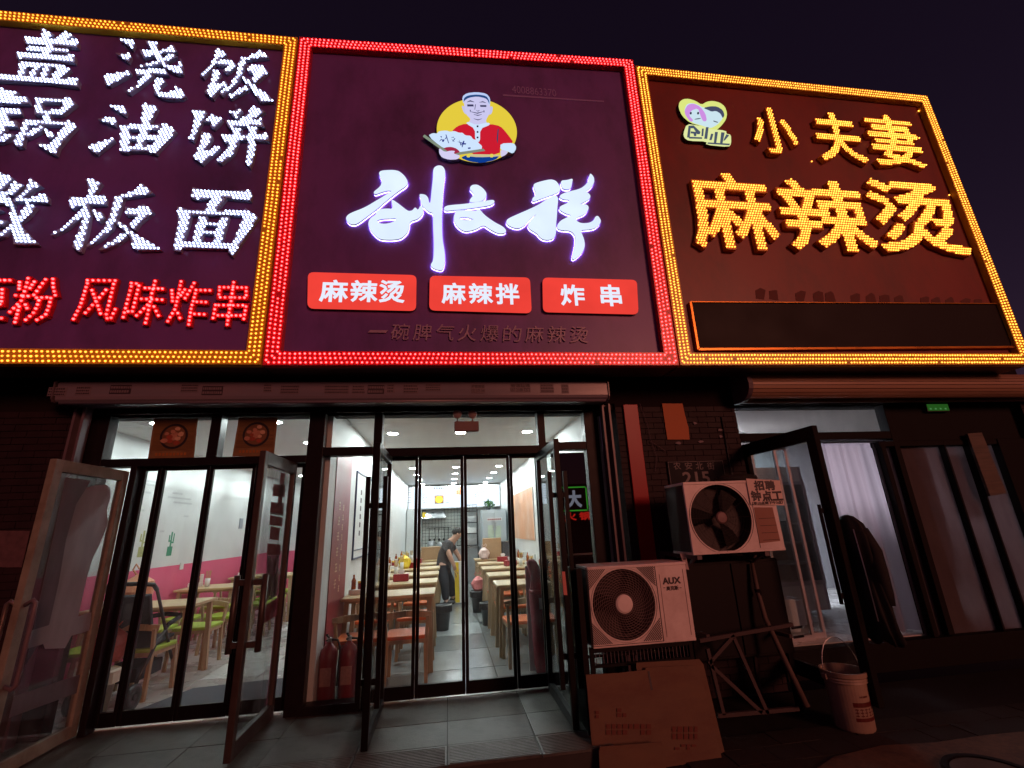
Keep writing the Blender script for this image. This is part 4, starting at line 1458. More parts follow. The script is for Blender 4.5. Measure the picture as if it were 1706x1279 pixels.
# food posters in the left transom
m_post = M('poster_print', (0.20, 0.12, 0.045), 0.5, var=0.5, scale=9, dirt=(0.10, 0.02, 0.01), dscale=6, damt=0.6)
m_bowl = M('printed_black_bowl', (0.012, 0.010, 0.012), 0.5, var=0.2)
m_soup = M('printed_dumplings', (0.42, 0.20, 0.13), 0.5, var=0.3, scale=30)
m_soup2 = M('printed_chilli_red', (0.30, 0.06, 0.03), 0.5, var=0.4, scale=40)
m_soup3 = M('printed_pale_dumpling', (0.55, 0.36, 0.24), 0.5, var=0.2, scale=40)
m_yback = M('printed_table_wood', (0.15, 0.08, 0.025), 0.5, var=0.5, scale=12, stretch=(.4, 1, 5))
m_ybr = M('printed_lettering', (0.35, 0.12, 0.02), 0.5)
for (l, t, r, b), lab in (((251, 697, 330, 765), 'brown poster of a dark bowl of soup in the left transom pane'), ((392, 695, 463, 760), 'brown poster of a bowl of dumplings in the right transom pane of the left doorway')):
    yp = 4.548
    P = [PY(l - 5, b, yp), PY(r - 7, b, yp), PY(r, t, yp), PY(l + 6, t, yp)]
    cx = sum(p.x for p in P) / 4
    cz = (P[0].z + P[2].z) / 2 + .02
    po = thing('food_poster', lab, 'poster', (cx, yp, P[0].z), 0, 'food posters in the transom')
    put('sheet', MB().poly([(p.x, yp, max(p.z, 2.06)) for p in P], (0, .002, 0)), m_post, po)
    put('printed_bowl', MB().lathe([(.118, 0), (.118, .0015)], (cx, yp - .0022, cz), 28, 'y'), m_bowl, po)
    put('printed_soup', MB().lathe([(.098, 0), (.098, .001)], (cx, yp - .0036, cz), 28, 'y'), M('printed_broth', (0.15, 0.07, 0.03), 0.5, var=.5, scale=14), po)
    put('printed_backdrop', MB().poly([(P[0].x + .015, yp - .0012, max(P[0].z, 2.06) + .075), (P[1].x - .015, yp - .0012, max(P[0].z, 2.06) + .075), (P[2].x - .02, yp - .0012, P[2].z - .015), (P[3].x + .02, yp - .0012, P[3].z - .015)], (0, .001, 0)), m_yback, po)
    for k in range(13):
        a = k * 2.4
        rr = .012 + .0062 * k
        s_ = random.uniform(.016, .025)
        pts = [(cx + rr * math.cos(a) + s_ * random.uniform(.8, 1.15) * math.cos(t_) * 1.2, yp - .0052 - k * .0002, cz + rr * math.sin(a) * .9 + s_ * random.uniform(.7, 1.0) * math.sin(t_)) for t_ in [q_ * .785 for q_ in range(8)]]
        put('printed_piece', MB().poly(pts, (0, .001, 0)), (m_soup, m_soup2, m_soup3)[k % 3 if k > 2 else 0], po)
    mb = MB()
    for k in range(9):
        x = cx - .13 + k * .03
        mb.box(x, x + .018, yp - .003, yp - .001, P[0].z + .03, P[0].z + .055)
    put('printed_text', mb, m_ybr, po)

# emergency light with two lamps in the middle transom
el = thing('emergency_light', 'twin-headed emergency light on the middle transom', 'emergency light', PY(777, 720, 4.5))
m_el = M('grey_plastic', (0.18, 0.12, 0.12), 0.5)
P0, P1 = PY(757, 720, 4.49), PY(797, 703, 4.49)
put('body', MB().box(P0.x, P1.x, 4.44, 4.497, P0.z, P1.z), m_el, el, bevel=.006)
for px in (762, 787):
    p = PY(px, 690, 4.44)
    put('lamp_head', MB().lathe([(.012, .05), (.035, .035), (.045, .0), (.042, -.012), (.001, -.014)], (p.x, 4.44, p.z), 16, 'y'), M('lamp_head_grey', (0.32, 0.25, 0.25), 0.4), el, smooth=True)
    put('lamp_arm', MB().tube([(p.x, 4.46, p.z - .03), (p.x, 4.47, P1.z)], .008), m_el, el)

# ------------------------------------------------------------------ inside of the left and middle shops
m_white = M('white_wall_paint', (0.68, 0.70, 0.70), 0.6, var=0.05, scale=2, bump=0.1, dirt=(0.5, 0.5, 0.48), dscale=1.5, damt=0.25)
m_pink = M('pink_wall_paint', (0.66, 0.10, 0.20), 0.6, var=0.06, scale=2, bump=0.1)
m_ceil = M('white_ceiling_strip', (0.62, 0.62, 0.60), 0.45, var=0.05, scale=3)
m_tileA = M('white_floor_tile', (0.52, 0.52, 0.50), 0.28, var=0.10, scale=3, dirt=(0.36, 0.35, 0.33), dscale=2, damt=0.4)
m_tileB = M('grey_floor_tile', (0.27, 0.29, 0.29), 0.22, var=0.22, scale=4, stretch=(1, .35, 1), dirt=(0.17, 0.18, 0.18), dscale=2.2, damt=0.6)
m_grout = M('floor_grout', (0.05, 0.05, 0.05), 0.8)
m_lwood = wood('light_table_wood', (0.50, 0.36, 0.19), (0.66, 0.52, 0.30), 0.42, 1.0, 0)
m_cwood = wood('chair_wood', (0.34, 0.23, 0.13), (0.46, 0.33, 0.19), 0.5, 1.0, 2)
m_orange = M('orange_seat_vinyl', (0.72, 0.145, 0.03), 0.38, var=0.12)
m_green = M('lime_seat_vinyl', (0.36, 0.52, 0.05), 0.42, var=0.12)
m_lamp = emit('downlight_lens', (0.96, 1.0, 1.0), 390.0)
m_lampA = emit('downlight_lens_cool', (0.94, 1.0, 1.0), 330.0)
m_rimw = M('downlight_rim', (0.7, 0.7, 0.7), 0.4)
m_dkgrey = M('dark_grey_mat', (0.045, 0.045, 0.055), 0.9, var=0.3, scale=40, bump=0.6, bscale=300)
m_plas = M('black_plastic', (0.02, 0.02, 0.022), 0.4)
m_steel = M('brushed_steel', (0.5, 0.52, 0.54), 0.3, 0.85, var=0.1, stretch=(1, 1, 8))
m_yellow = M('yellow_plastic', (0.75, 0.52, 0.03), 0.35, var=0.15)
m_card = M('cardboard', (0.38, 0.24, 0.13), 0.75, var=0.2, scale=6, dirt=(0.2, 0.12, 0.07), damt=0.4)
m_redp = M('red_paint', (0.26, 0.012, 0.02), 0.35, var=0.15)
m_redc = M('red_cloth', (0.20, 0.012, 0.025), 0.75, var=0.35, scale=12, bump=0.5, bscale=30)
m_pwhite = M('white_plastic', (0.7, 0.7, 0.68), 0.4, var=0.06)

XAL, XAR, XBL, XBR = -3.75, -1.26, -1.12, 1.52
ZC = 2.60


def room(xl, xr, yb, zf, tilem, ts, ceilm, wl, wr):
    fl = struct('dining_floor', MB().box(xl - .05, xr + .05, 4.605, yb, zf - .1, zf - .006), m_grout)
    meshes = {}
    x = xl
    while x < xr - .01:
        y = 4.61
        while y < yb - .01:
            w = min(ts, xr - x) - .009
            d = min(ts, yb - y) - .009
            k = (round(w, 2), round(d, 2))
            if k not in meshes:
                meshes[k] = MB().box(0, w, 0, d, -.006, 0).mesh('tile')
            o = put('tile', meshes[k], tilem, fl, local=True)
            o.location = (x, y, zf + random.uniform(-.0008, 0))
            y += ts
        x += ts
    ce = struct('ceiling', MB().box(xl - .05, xr + .05, 4.62, yb, ZC + .012, ZC + .06), m_ceil)
    mb = MB()
    y = 4.63
    while y < yb - .02:
        mb.box(xl, xr, y, min(y + .196, yb), ZC, ZC + .011)
        y += .2
    put('ceiling_strip', mb, m_ceil, ce, kind='stuff')
    return fl, ce


room(XBL, XBR, 13.9, 0, m_tileB, .8, m_ceil, 0, 0)
room(XAL, XAR, 11.5, 0, m_tileA, .6, m_ceil, 0, 0)
struct('partition_wall', MB().box(XAR, XBL, 4.622, 13.9, -.05, 2.66), m_white)
rw = struct('right_wall', MB().box(XBR, XBR + .14, 4.76, 13.9, -.05, 2.66), m_white)
bw = struct('back_wall', MB().box(XBL, XBR + .14, 13.9, 14.0, -.05, 2.66), m_white)
lw = struct('left_wall', MB().box(XAL - .12, XAL, 4.76, 11.5, -.05, 2.66), m_white)
put('pink_dado', MB().box(XAL, XAL + .008, 4.76, 11.5, 0, 1.06), m_pink, lw)
bw2 = struct('far_wall', MB().box(XAL - .12, XAR, 11.5, 11.6, -.05, 2.66), m_white)
put('pink_dado', MB().box(XAL, XAR, 11.492, 11.499, 0, 1.06), m_pink, bw2)
put('pink_dado', MB().box(XAR - .008, XAR, 4.75, 11.49, 0, 1.06), m_pink, bpy.data.objects['partition_wall'])


def downlight(x, y, z, mt, label, group, first=None):
    if first:
        return dup(first, (x, y, z), 0, label, group)
    t = thing('downlight', label, 'ceiling light', (x, y, z), 0, group)
    put('rim', MB().lathe([(.062, -.001), (.088, -.006), (.092, -.001), (.092, 0.0)], (0, 0, 0), 20), m_rimw, t, local=True, smooth=True)
    put('lens', MB().lathe([(.001, -.003), (.064, -.003)], (0, 0, 0), 20), mt, t, local=True)
    return t


f = None
rown = {-.71: 'left', .17: 'middle', 1.07: 'right'}
ordn = ['nearest the door', 'second from the door', 'third from the door', 'fourth from the door', 'fifth from the door', 'sixth from the door', 'farthest from the door']
for x in (-.71, .17, 1.07):
    for i in range(7):
        y = 6.05 + 1.21 * i
        lab = 'round downlight in the %s row of the middle shop ceiling, %s' % (rown[x], ordn[i])
        o = downlight(x, y, ZC, m_lamp, lab, 'downlights in the middle shop ceiling', f)
        f = f or o
f = None
for x, cn in ((-3.1, 'left'), (-1.9, 'right')):
    for i in range(5):
        lab = 'round downlight in the %s row of the left shop ceiling, %s' % (cn, ordn[i])
        o = downlight(x, 5.3 + 1.3 * i, ZC, m_lampA, lab, 'downlights in the left shop ceiling', f)
        f = f or o


# tables and chairs
def make_table(w, d, h, label, group):
    t = thing('dining_table', label, 'table', (0, 0, 0), 0, group)
    put('table_top', MB().box(-w / 2, w / 2, -d / 2, d / 2, h - .03, h), m_lwood, t, bevel=.006, local=True)
    put('apron', MB().box(-w / 2 + .05, w / 2 - .05, -d / 2 + .05, -d / 2 + .07, h - .055, h - .031).box(-w / 2 + .05, w / 2 - .05, d / 2 - .07, d / 2 - .05, h - .055, h - .031), m_cwood, t, local=True, kind='stuff')
    lm = {}
    for sx in (-1, 1):
        for sy in (-1, 1):
            x, y = sx * (w / 2 - .06), sy * (d / 2 - .06)
            put('leg', MB().bar((x, y, h - .031), (x + sx * .03, y + sy * .02, 0), .045), m_cwood, t, local=True)
    return t


def make_chair(seatm, label, group):
    t = thing('dining_chair', label, 'chair', (0, 0, 0), 0, group)
    put('seat', MB().rbox(-.20, .20, 0, .035, -.19, .19, .04), seatm, t, bevel=.008, local=True)
    s = t.children[0]
    s.data.transform(Matrix.Rotation(R_(90), 4, 'X') @ Matrix.Translation((0, .395, 0)))
    put('seat_frame', MB().box(-.19, .19, -.18, .18, .36, .394), m_cwood, t, local=True)
    for sx in (-1, 1):
        put('leg', MB().bar((sx * .18, -.17, .40), (sx * .19, -.20, 0), .032), m_cwood, t, local=True)
        put('leg', MB().bar((sx * .18, .17, .40), (sx * .19, .20, 0), .032), m_cwood, t, local=True)
        put('back_post', MB().bar((sx * .185, .17, .38), (sx * .20, .215, .60), .028), m_cwood, t, local=True)
    pts = [(-.225, .19, .60), (-.12, .225, .62), (0, .235, .63), (.12, .225, .62), (.225, .19, .60)]
    mb = MB()
    for i in range(4):
        mb.bar(pts[i], pts[i + 1], .024, .055)
    put('back_rail', mb, m_cwood, t, local=True)
    return t


rel = ['the table nearest the glass', 'the second table back', 'the third table back', 'the fourth table back', 'the fifth table back', 'the farthest table']
tb = make_table(.96, .54, .74, 'x', 'tables of the middle shop')
ch = make_chair(m_orange, 'x', 'orange-seated chairs of the middle shop')
usedT = usedC = False
YT = [5.62, 6.72, 7.82, 8.92, 10.0, 11.1]


def placeT(x, y, lab, grp, base, w=0):
    global usedT
    if not usedT:
        usedT = True
        base.matrix_basis = Matrix.Translation((x, y, 0))
        base['label'] = lab
        base['group'] = grp
        return base
    return dup(base, (x, y, 0), 0, lab, grp)


def placeC(x, y, rz, lab, grp):
    global usedC
    x += random.uniform(-.02, .02)
    y += random.uniform(-.03, .03)
    rz += random.uniform(-.08, .08)
    if not usedC:
        usedC = True
        ch.matrix_basis = Matrix.Translation((x, y, 0)) @ Matrix.Rotation(rz, 4, 'Z')
        ch['label'] = lab
        return ch
    return dup(ch, (x, y, 0), rz, lab, grp)


for i, y in enumerate(YT):
    placeT(-.62, y, 'light wooden table against the left wall of the middle shop, %s' % rel[i], 'tables of the middle shop', tb)
    for s, sn in ((-1, 'near'), (1, 'far')):
        for x, xn in ((-.86, 'wall'), (-.40, 'aisle')):
            placeC(x, y + s * .48, math.pi if s < 0 else 0, 'orange-seated chair, left wall side, %s side and %s end of %s' % (sn, xn, rel[i]), 'orange-seated chairs of the middle shop')
YT2 = [5.95, 7.05, 8.2, 9.3, 10.5]
for i, y in enumerate(YT2):
    placeT(1.04, y, 'light wooden table against the right wall of the middle shop, %s' % rel[i], 'tables of the middle shop', tb)
    for s, sn in ((-1, 'near'), (1, 'far')):
        for x, xn in ((.82, 'aisle'), (1.26, 'wall')):
            if s < 0 and i == 0 and xn == 'wall':
                continue
            placeC(x, y + s * .48, math.pi if s < 0 else 0, 'orange-seated chair, right wall side, %s side and %s end of %s' % (sn, xn, rel[i]), 'orange-seated chairs of the middle shop')
# left shop
tA = make_table(1.05, .62, .74, 'pale wooden table by the pink wall, the nearest to the street glass', 'tables along the pink wall')
YA = [5.95, 7.65, 9.3]
rA = ['nearest to the street glass', 'middle of the row', 'deepest in the shop']
tA.matrix_basis = Matrix.Translation((-3.18, YA[0], 0))
for i in (1, 2):
    dup(tA, (-3.18, YA[i], 0), 0, 'pale wooden table by the pink wall, %s' % rA[i])
cA = make_chair(m_green, 'x', 'lime-seated chairs along the pink wall')
k = 0
for i, y in enumerate(YA):
    for s, sn in ((-1, 'near'), (1, 'far')):
        for x, xn in ((-3.42, 'wall'), (-2.92, 'aisle')):
            lab = 'lime-seated chair, %s side and %s end of the pink-wall table %s' % (sn, xn, rA[i])
            rz = (math.pi if s < 0 else 0) + random.uniform(-.1, .1)
            if k == 0:
                cA.matrix_basis = Matrix.Translation((x, y + s * .5, 0)) @ Matrix.Rotation(rz, 4, 'Z')
                cA['label'] = lab
            else:
                dup(cA, (x, y + s * .5, 0), rz, lab)
            k += 1

# things on the tables
m_amberb = M('amber_sauce', (0.30, 0.06, 0.01), 0.15, var=0.1, coat=0.5)
m_clear = glassm('clear_jar', (0.9, 0.93, 0.93), dirt=0.1)


def caddy(x, y, z, label, group, first=None):
    if first:
        return dup(first, (x, y, z), random.uniform(-.5, .5), label, group)
    t = thing('condiment_caddy', label, 'condiment caddy', (x, y, z), 0, group)
    put('tray', MB().box(-.09, .09, -.06, .06, 0, .05), m_pwhite, t, local=True, bevel=.006)
    put('bottle', MB().lathe([(.025, .05), (.025, .14), (.010, .17), (.010, .20), (.001, .20)], (-.05, 0, 0), 10), m_amberb, t, local=True)
    put('jar', MB().lathe([(.028, .05), (.028, .11), (.001, .11)], (.02, .02, 0), 10), m_redp, t, local=True)
    put('lid', MB().lathe([(.03, .11), (.03, .13), (.001, .13)], (.02, .02, 0), 10), m_yellow, t.children[2], local=True)
    put('napkin_pack', MB().box(.045, .085, -.05, .04, .05, .16), m_pwhite, t, local=True)
    return t


f = None
for i, y in enumerate(YT):
    o = caddy(-.98, y + .05, .742, 'condiment tray at the wall end of the left row table, %s' % rel[i], 'condiment trays on the tables', f)
    f = f or o
for i, y in enumerate(YT2):
    caddy(1.40, y + .05, .742, 'condiment tray at the wall end of the right row table, %s' % rel[i], 'condiment trays on the tables', f)
for i, y in enumerate(YA):
    caddy(-3.60, y + .05, .742, 'condiment tray on the pink-wall table %s' % rA[i], 'condiment trays on the tables', f)


# small tableware
m_chop = M('bamboo_chopstick', (0.5, 0.34, 0.15), .6)
m_blue = M('blue_plastic', (.05, .12, .4), .4)


def holder(x, y, z, label, group, first=None):
    if first:
        return dup(first, (x, y, z), random.uniform(-1, 1), label, group)
    t = thing('chopstick_holder', label, 'chopstick holder', (x, y, z), 0, group)
    put('cup', MB().lathe([(.030, 0), (.034, .11), (.030, .11), (.027, .005), (.001, .004)], (0, 0, 0), 14), m_pwhite, t, local=True, smooth=True)
    mb = MB()
    for k in range(9):
        a = k * .7
        mb.bar((.012 * math.cos(a), .012 * math.sin(a), .01), (.03 * math.cos(a + .2), .03 * math.sin(a + .2), .21), .005)
    put('chopsticks', mb, m_chop, t, local=True, kind='stuff')
    return t


def tissue(x, y, z, label, group, first=None):
    if first:
        return dup(first, (x, y, z), random.uniform(-1, 1), label, group)
    t = thing('tissue_box', label, 'tissue box', (x, y, z), 0, group)
    put('box_body', MB().box(-.10, .10, -.055, .055, 0, .09), m_redp, t, local=True, bevel=.006)
    put('tissue', MB().hexa([(-.03, -.01, .09), (.03, -.01, .09), (.03, .01, .09), (-.03, .01, .09), (-.05, -.004, .14), (.02, -.012, .15), (.045, .012, .13), (-.02, .004, .14)]), m_pwhite, t, local=True)
    return t


f = g_ = None
for i, y in enumerate(YT):
    o = holder(-.80, y + random.uniform(-.1, .1), .742, 'white cup of chopsticks on the left row table, %s' % rel[i], 'chopstick cups on the tables', f)
    f = f or o
    if i in (1, 3, 4):
        o = tissue(-.62, y + .06, .742, 'red tissue box on the left row table, %s' % rel[i], 'red tissue boxes', g_)
        g_ = g_ or o
for i, y in enumerate(YT2):
    holder(1.22, y + random.uniform(-.1, .1), .742, 'white cup of chopsticks on the right row table, %s' % rel[i], 'chopstick cups on the tables', f)
    if i in (0, 2, 3):
        tissue(1.05, y + .04, .742, 'red tissue box on the right row table, %s' % rel[i], 'red tissue boxes', g_)
for i, y in enumerate(YA):
    holder(-3.40, y - .05, .742, 'white cup of chopsticks on the pink-wall table %s' % rA[i], 'chopstick cups on the tables', f)


def carton(x, y, z, w, d, h, label, mt=None, rz=0.0, group=None):
    t = thing('carton', label, 'box', (x, y, z), rz, group)
    put('box_body', MB().box(-w / 2, w / 2, -d / 2, d / 2, 0, h), mt or m_card, t, local=True, bevel=.004)
    put('flap', MB().box(-w / 2 + .004, -.002, -d / 2 + .003, d / 2 - .003, h, h + .004), mt or m_card, t, local=True)
    put('flap', MB().box(.002, w / 2 - .004, -d / 2 + .003, d / 2 - .003, h, h + .004), mt or m_card, t, local=True)
    put('tape', MB().box(-.025, .025, -d / 2 - .001, d / 2 + .001, h + .004, h + .006), M('parcel_tape', (0.5, 0.4, 0.25), 0.3), t, local=True)
    return t


carton(-.38, 11.1, .743, .42, .36, .26, 'brown carton standing on the farthest left row table', rz=.1)
carton(.95, 10.5, .743, .40, .36, .40, 'tall brown carton on the farthest right row table', rz=-.1)
carton(1.28, 10.55, .743, .26, .30, .32, 'dark carton beside the tall brown one on the farthest right table', M('dark_carton', (0.06, 0.06, 0.07), 0.7))


def bag(x, y, z, s, label, mt, neck=True):
    t = thing('carrier_bag', label, 'bag', (x, y, z))
    prof = [(.09, 0), (.13, .04), (.14, .14), (.12, .22), (.05, .27), (.02, .29)]
    mb = MB().lathe([(r * s, h * s) for r, h in prof], (0, 0, 0), 14)
    mb.v = [(vx * (1 + .12 * math.sin(vz * 40 + vx * 30)), vy * (1 + .12 * math.cos(vz * 33)), vz) for vx, vy, vz in mb.v]
    put('bag_body', mb, mt, t, local=True)
    for sx in (-1, 1):
        put('bag_handle', MB().tube([(sx * .02 * s, 0, .27 * s), (sx * .07 * s, 0, .33 * s), (sx * .05 * s, 0, .38 * s), (sx * .01 * s, 0, .33 * s)], .008 * s, 6), mt, t, local=True)
    return t


m_clearbag = M('milky_plastic_bag', (0.72, 0.55, 0.50), 0.35, var=0.3, scale=18, bump=0.6, bscale=40)
m_orbag = M('orange_white_bag', (0.75, 0.28, 0.14), 0.4, var=0.5, scale=9, bump=0.6, bscale=40)
bag(.76, 10.3, .743, .8, 'milky carrier bag on the aisle corner of a right row table', m_clearbag)
bag(-.76, 8.92, .743, .75, 'yellow carrier bag on a left row table', m_yellow)
bag(-3.28, 5.8, .743, 1.1, 'orange and white carrier bag on the pink-wall table nearest the street', m_orbag)
bag(-3.08, 5.20, .36, 1.0, 'red and white carrier bag hanging over the pushchair', M('red_print_bag', (0.55, 0.10, 0.07), 0.45, var=0.6, scale=16, bump=0.5, bscale=40))
bag(.52, 8.65, .34, .8, 'red and white carrier bag standing on the rear bin', M('red_white_bag', (0.7, 0.2, 0.2), 0.4, var=0.6, scale=10, bump=.5, bscale=40))
bag(1.32, 5.35, .66, 1.2, 'crumpled white carrier bag with red print by the right doorpost', m_clearbag)


def bin_(x, y, s, label, mt, liner=None):
    t = thing('waste_bin', label, 'bin', (x, y, 0), 0, 'waste bins')
    put('bin_body', MB().lathe([(.085 * s, 0), (.115 * s, .28 * s), (.125 * s, .28 * s), (.125 * s, .30 * s), (.11 * s, .30 * s), (.082 * s, .01)], (0, 0, 0), 18), mt, t, local=True, smooth=True)
    mb = MB().lathe([(.112 * s, .24 * s), (.118 * s, .31 * s), (.135 * s, .30 * s), (.132 * s, .22 * s)], (0, 0, 0), 18)
    mb.v = [(a * (1 + random.uniform(-.03, .03)), b * (1 + random.uniform(-.03, .03)), c) for a, b, c in mb.v]
    put('bin_liner', mb, liner or m_plas, t, local=True)
    return t


m_binb = M('dark_grey_bin', (0.045, 0.05, 0.055), 0.45)
bin_(.60, 7.55, 1.0, 'dark grey waste bin with black liner in the aisle near the right row', m_binb)
bin_(.52, 8.65, 1.1, 'dark waste bin farther back in the aisle under a red and white bag', m_binb)
bin_(-.08, 7.4, 1.1, 'dark waste bin in front of the sweeping man', m_binb)
bin_(-2.95, 4.90, 1.15, 'cream waste bin with pale liner beside the left doorway', M('cream_bin', (0.6, 0.52, 0.4), 0.5, var=.2), M('cream_liner', (0.65, 0.58, 0.45), 0.4, var=.2, bump=.4))

# floor mat
mt_ = thing('door_mat', 'dark grey mat inside the left doorway', 'door mat', (-2.1, 5.0, 0))
put('mat', MB().poly([(-2.75, 4.72, .002), (-1.32, 4.72, .002), (-1.32, 5.62, .002), (-2.45, 5.50, .002)], (0, 0, .010)), m_dkgrey, mt_)

# wall stickers, switch, socket
m_cact = M('green_cactus_print', (0.05, 0.28, 0.16), 0.6, var=0.2)
m_cacty = M('yellow_green_cactus_print', (0.38, 0.40, 0.16), 0.6, var=0.3, scale=40)
for cx_, cy_, mm, lab in ((284, 905, m_cact, 'green cactus sticker in a striped pot on the white wall'), (237, 905, m_cacty, 'yellow-green potted plant sticker left of the cactus')):
    p = PXp(cx_, cy_, XAL)
    st = thing('wall_sticker', lab, 'wall sticker', p)
    def cc(y, z, w, h, n='sticker_piece', m_=mm):
        put(n, MB().box(XAL + .001, XAL + .003, p.y + y - w / 2, p.y + y + w / 2, p.z + z, p.z + z + h), m_, st, bevel=.001)
    cc(0, -.16, .12, .12, 'pot_print')
    cc(0, -.05, .035, .20)
    cc(-.05, .02, .025, .09)
    cc(.055, .0, .025, .13)
    cc(-.03, .02, .03, .02)
    cc(.03, .0, .04, .02)
    cc(0, -.12, .118, .012, 'pot_stripe', m_pwhite) if False else None
sw = thing('light_switch', 'small grey switch plate on the white wall of the left shop', 'switch', PXp(401, 872, XAL))
p = PXp(401, 872, XAL)
put('plate', MB().box(XAL, XAL + .012, p.y - .07, p.y + .07, p.z - .09, p.z + .09), M('grey_plate', (.3, .33, .38), .4), sw, bevel=.003)
so = thing('wall_socket', 'white socket on the pink dado', 'socket', PXp(301, 943, XAL))
p = PXp(301, 943, XAL)
put('plate', MB().box(XAL + .008, XAL + .018, p.y - .045, p.y + .045, p.z - .045, p.z + .045), m_pwhite, so, bevel=.003)
m_pf = M('faint_grey_print', (0.52, 0.54, 0.55), 0.6)
mb = MB()
for px, py, w in ((240, 800, 20), (252, 808, 14), (300, 830, 24), (305, 838, 20), (296, 822, 10), (232, 795, 8), (244, 820, 8), (310, 860, 5), (270, 885, 4), (236, 850, 4)):
    p = PXp(px, py, XAL)
    mb.box(XAL + .001, XAL + .003, p.y - w * .012, p.y + w * .012, p.z - .012, p.z + .012)
put('faint_print', mb, m_pf, lw, kind='stuff')

# pushchair
pc = thing('pushchair', 'black folding pushchair parked by the pink wall behind the left doorway', 'pushchair', (-2.95, 5.35, 0))
m_fab = M('charcoal_fabric', (0.03, 0.035, 0.045), 0.85, var=0.2, bump=.4)
m_tube = M('dark_tube', (0.05, 0.05, 0.055), 0.35, 0.5)
for sx in (-1, 1):
    x = -2.95 + sx * .21
    put('frame_tube', MB().tube([(x, 5.72, .10), (x, 5.45, .50), (x, 5.15, .95)], .014), m_tube, pc, smooth=True)
    put('frame_tube', MB().tube([(x, 5.02, .12), (x, 5.30, .48), (x, 5.5, .62)], .014), m_tube, pc, smooth=True)
    for yy, rr in ((5.74, .085), (5.02, .10)):
        wv = put('wheel', MB().lathe([(rr * .7, -.02), (rr, -.018), (rr, .018), (rr * .7, .02), (.02, .012), (.02, -.012), (rr * .7, -.02)], (x + sx * .02, yy, rr), 20, 'x'), m_plas, pc, smooth=True)
        put('hub', MB().lathe([(.001, -.024), (.025, -.024), (.025, .024), (.001, .024)], (x + sx * .02, yy, rr), 12, 'x'), m_tube, wv)
put('handle_bar', MB().tube([(-3.16, 5.15, .95), (-3.16, 5.08, 1.0), (-3.05, 5.03, 1.02), (-2.85, 5.03, 1.02), (-2.74, 5.08, 1.0), (-2.74, 5.15, .95)], .02), m_plas, pc, smooth=True)
put('seat', MB().hexa([(-3.13, 5.30, .42), (-2.77, 5.30, .42), (-2.77, 5.66, .46), (-3.13, 5.66, .46), (-3.13, 5.30, .45), (-2.77, 5.30, .45), (-2.77, 5.66, .49), (-3.13, 5.66, .49)]), m_fab, pc, bevel=.01)
put('backrest', MB().hexa([(-3.13, 5.28, .44), (-2.77, 5.28, .44), (-2.77, 5.33, .44), (-3.13, 5.33, .44), (-3.12, 5.12, .90), (-2.78, 5.12, .90), (-2.78, 5.16, .92), (-3.12, 5.16, .92)]), m_fab, pc, bevel=.01)
put('bumper_bar', MB().tube([(-3.16, 5.45, .60), (-3.14, 5.72, .64), (-2.95, 5.80, .65), (-2.76, 5.72, .64), (-2.74, 5.45, .60)], .022), m_fab, pc, smooth=True)
put('basket', MB().box(-3.11, -2.79, 5.15, 5.55, .18, .30), m_fab, pc, bevel=.01)

# red banner, framed board and decorations on the partition of the middle shop
m_banner = M('red_banner_print', (0.24, 0.018, 0.03), 0.4, var=0.3, scale=3, dirt=(0.16, 0.01, 0.02), dscale=2, damt=0.5)
bn = thing('wall_banner', 'tall dark red banner with pale writing just inside the middle doorway', 'banner', (XBL, 5.1, .7))
put('sheet', MB().box(XBL + .002, XBL + .008, 4.88, 5.62, .25, 2.22), m_banner, bn)
mb = MB()
for k, (yy, n_, zz0, dz, w) in enumerate(((5.30, 9, 1.62, .10, .035), (5.12, 6, 1.62, .15, .06))):
    for j in range(n_):
        z = zz0 - j * dz
        for q_ in range(3):
            mb.box(XBL + .008, XBL + .0095, yy - w * random.uniform(.3, .8), yy + w * random.uniform(.3, .8), z + q_ * dz * .22, z + q_ * dz * .22 + .012)
        mb.box(XBL + .008, XBL + .0096, yy - .005, yy + .006, z, z + dz * .55)
put('banner_writing', mb, M('pale_banner_ink', (0.62, 0.42, 0.30), 0.5, var=.3), bn, kind='stuff')
fb = thing('framed_board', 'white notice board in a thin blue-black frame on the left wall of the middle shop', 'notice board', (XBL, 6.6, 1.1))
put('board', MB().box(XBL + .002, XBL + .012, 5.95, 7.35, 1.10, 2.10), m_white, fb)
for a in ((5.93, 5.95, 1.08, 2.12), (7.35, 7.37, 1.08, 2.12), (5.95, 7.35, 2.10, 2.12), (5.95, 7.35, 1.08, 1.10), (5.95, 7.35, 1.18, 1.19)):
    put('frame', MB().box(XBL + .002, XBL + .02, *a), M('navy_frame', (0.02, 0.03, 0.09), 0.4), fb)
mb = MB()
for j in range(6):
    for q_ in range(2):
        mb.box(XBL + .012, XBL + .0135, 6.25 + q_ * .4, 6.33 + q_ * .4, 1.85 - j * .1, 1.91 - j * .1)
put('board_writing', mb, m_ink, fb, kind='stuff')

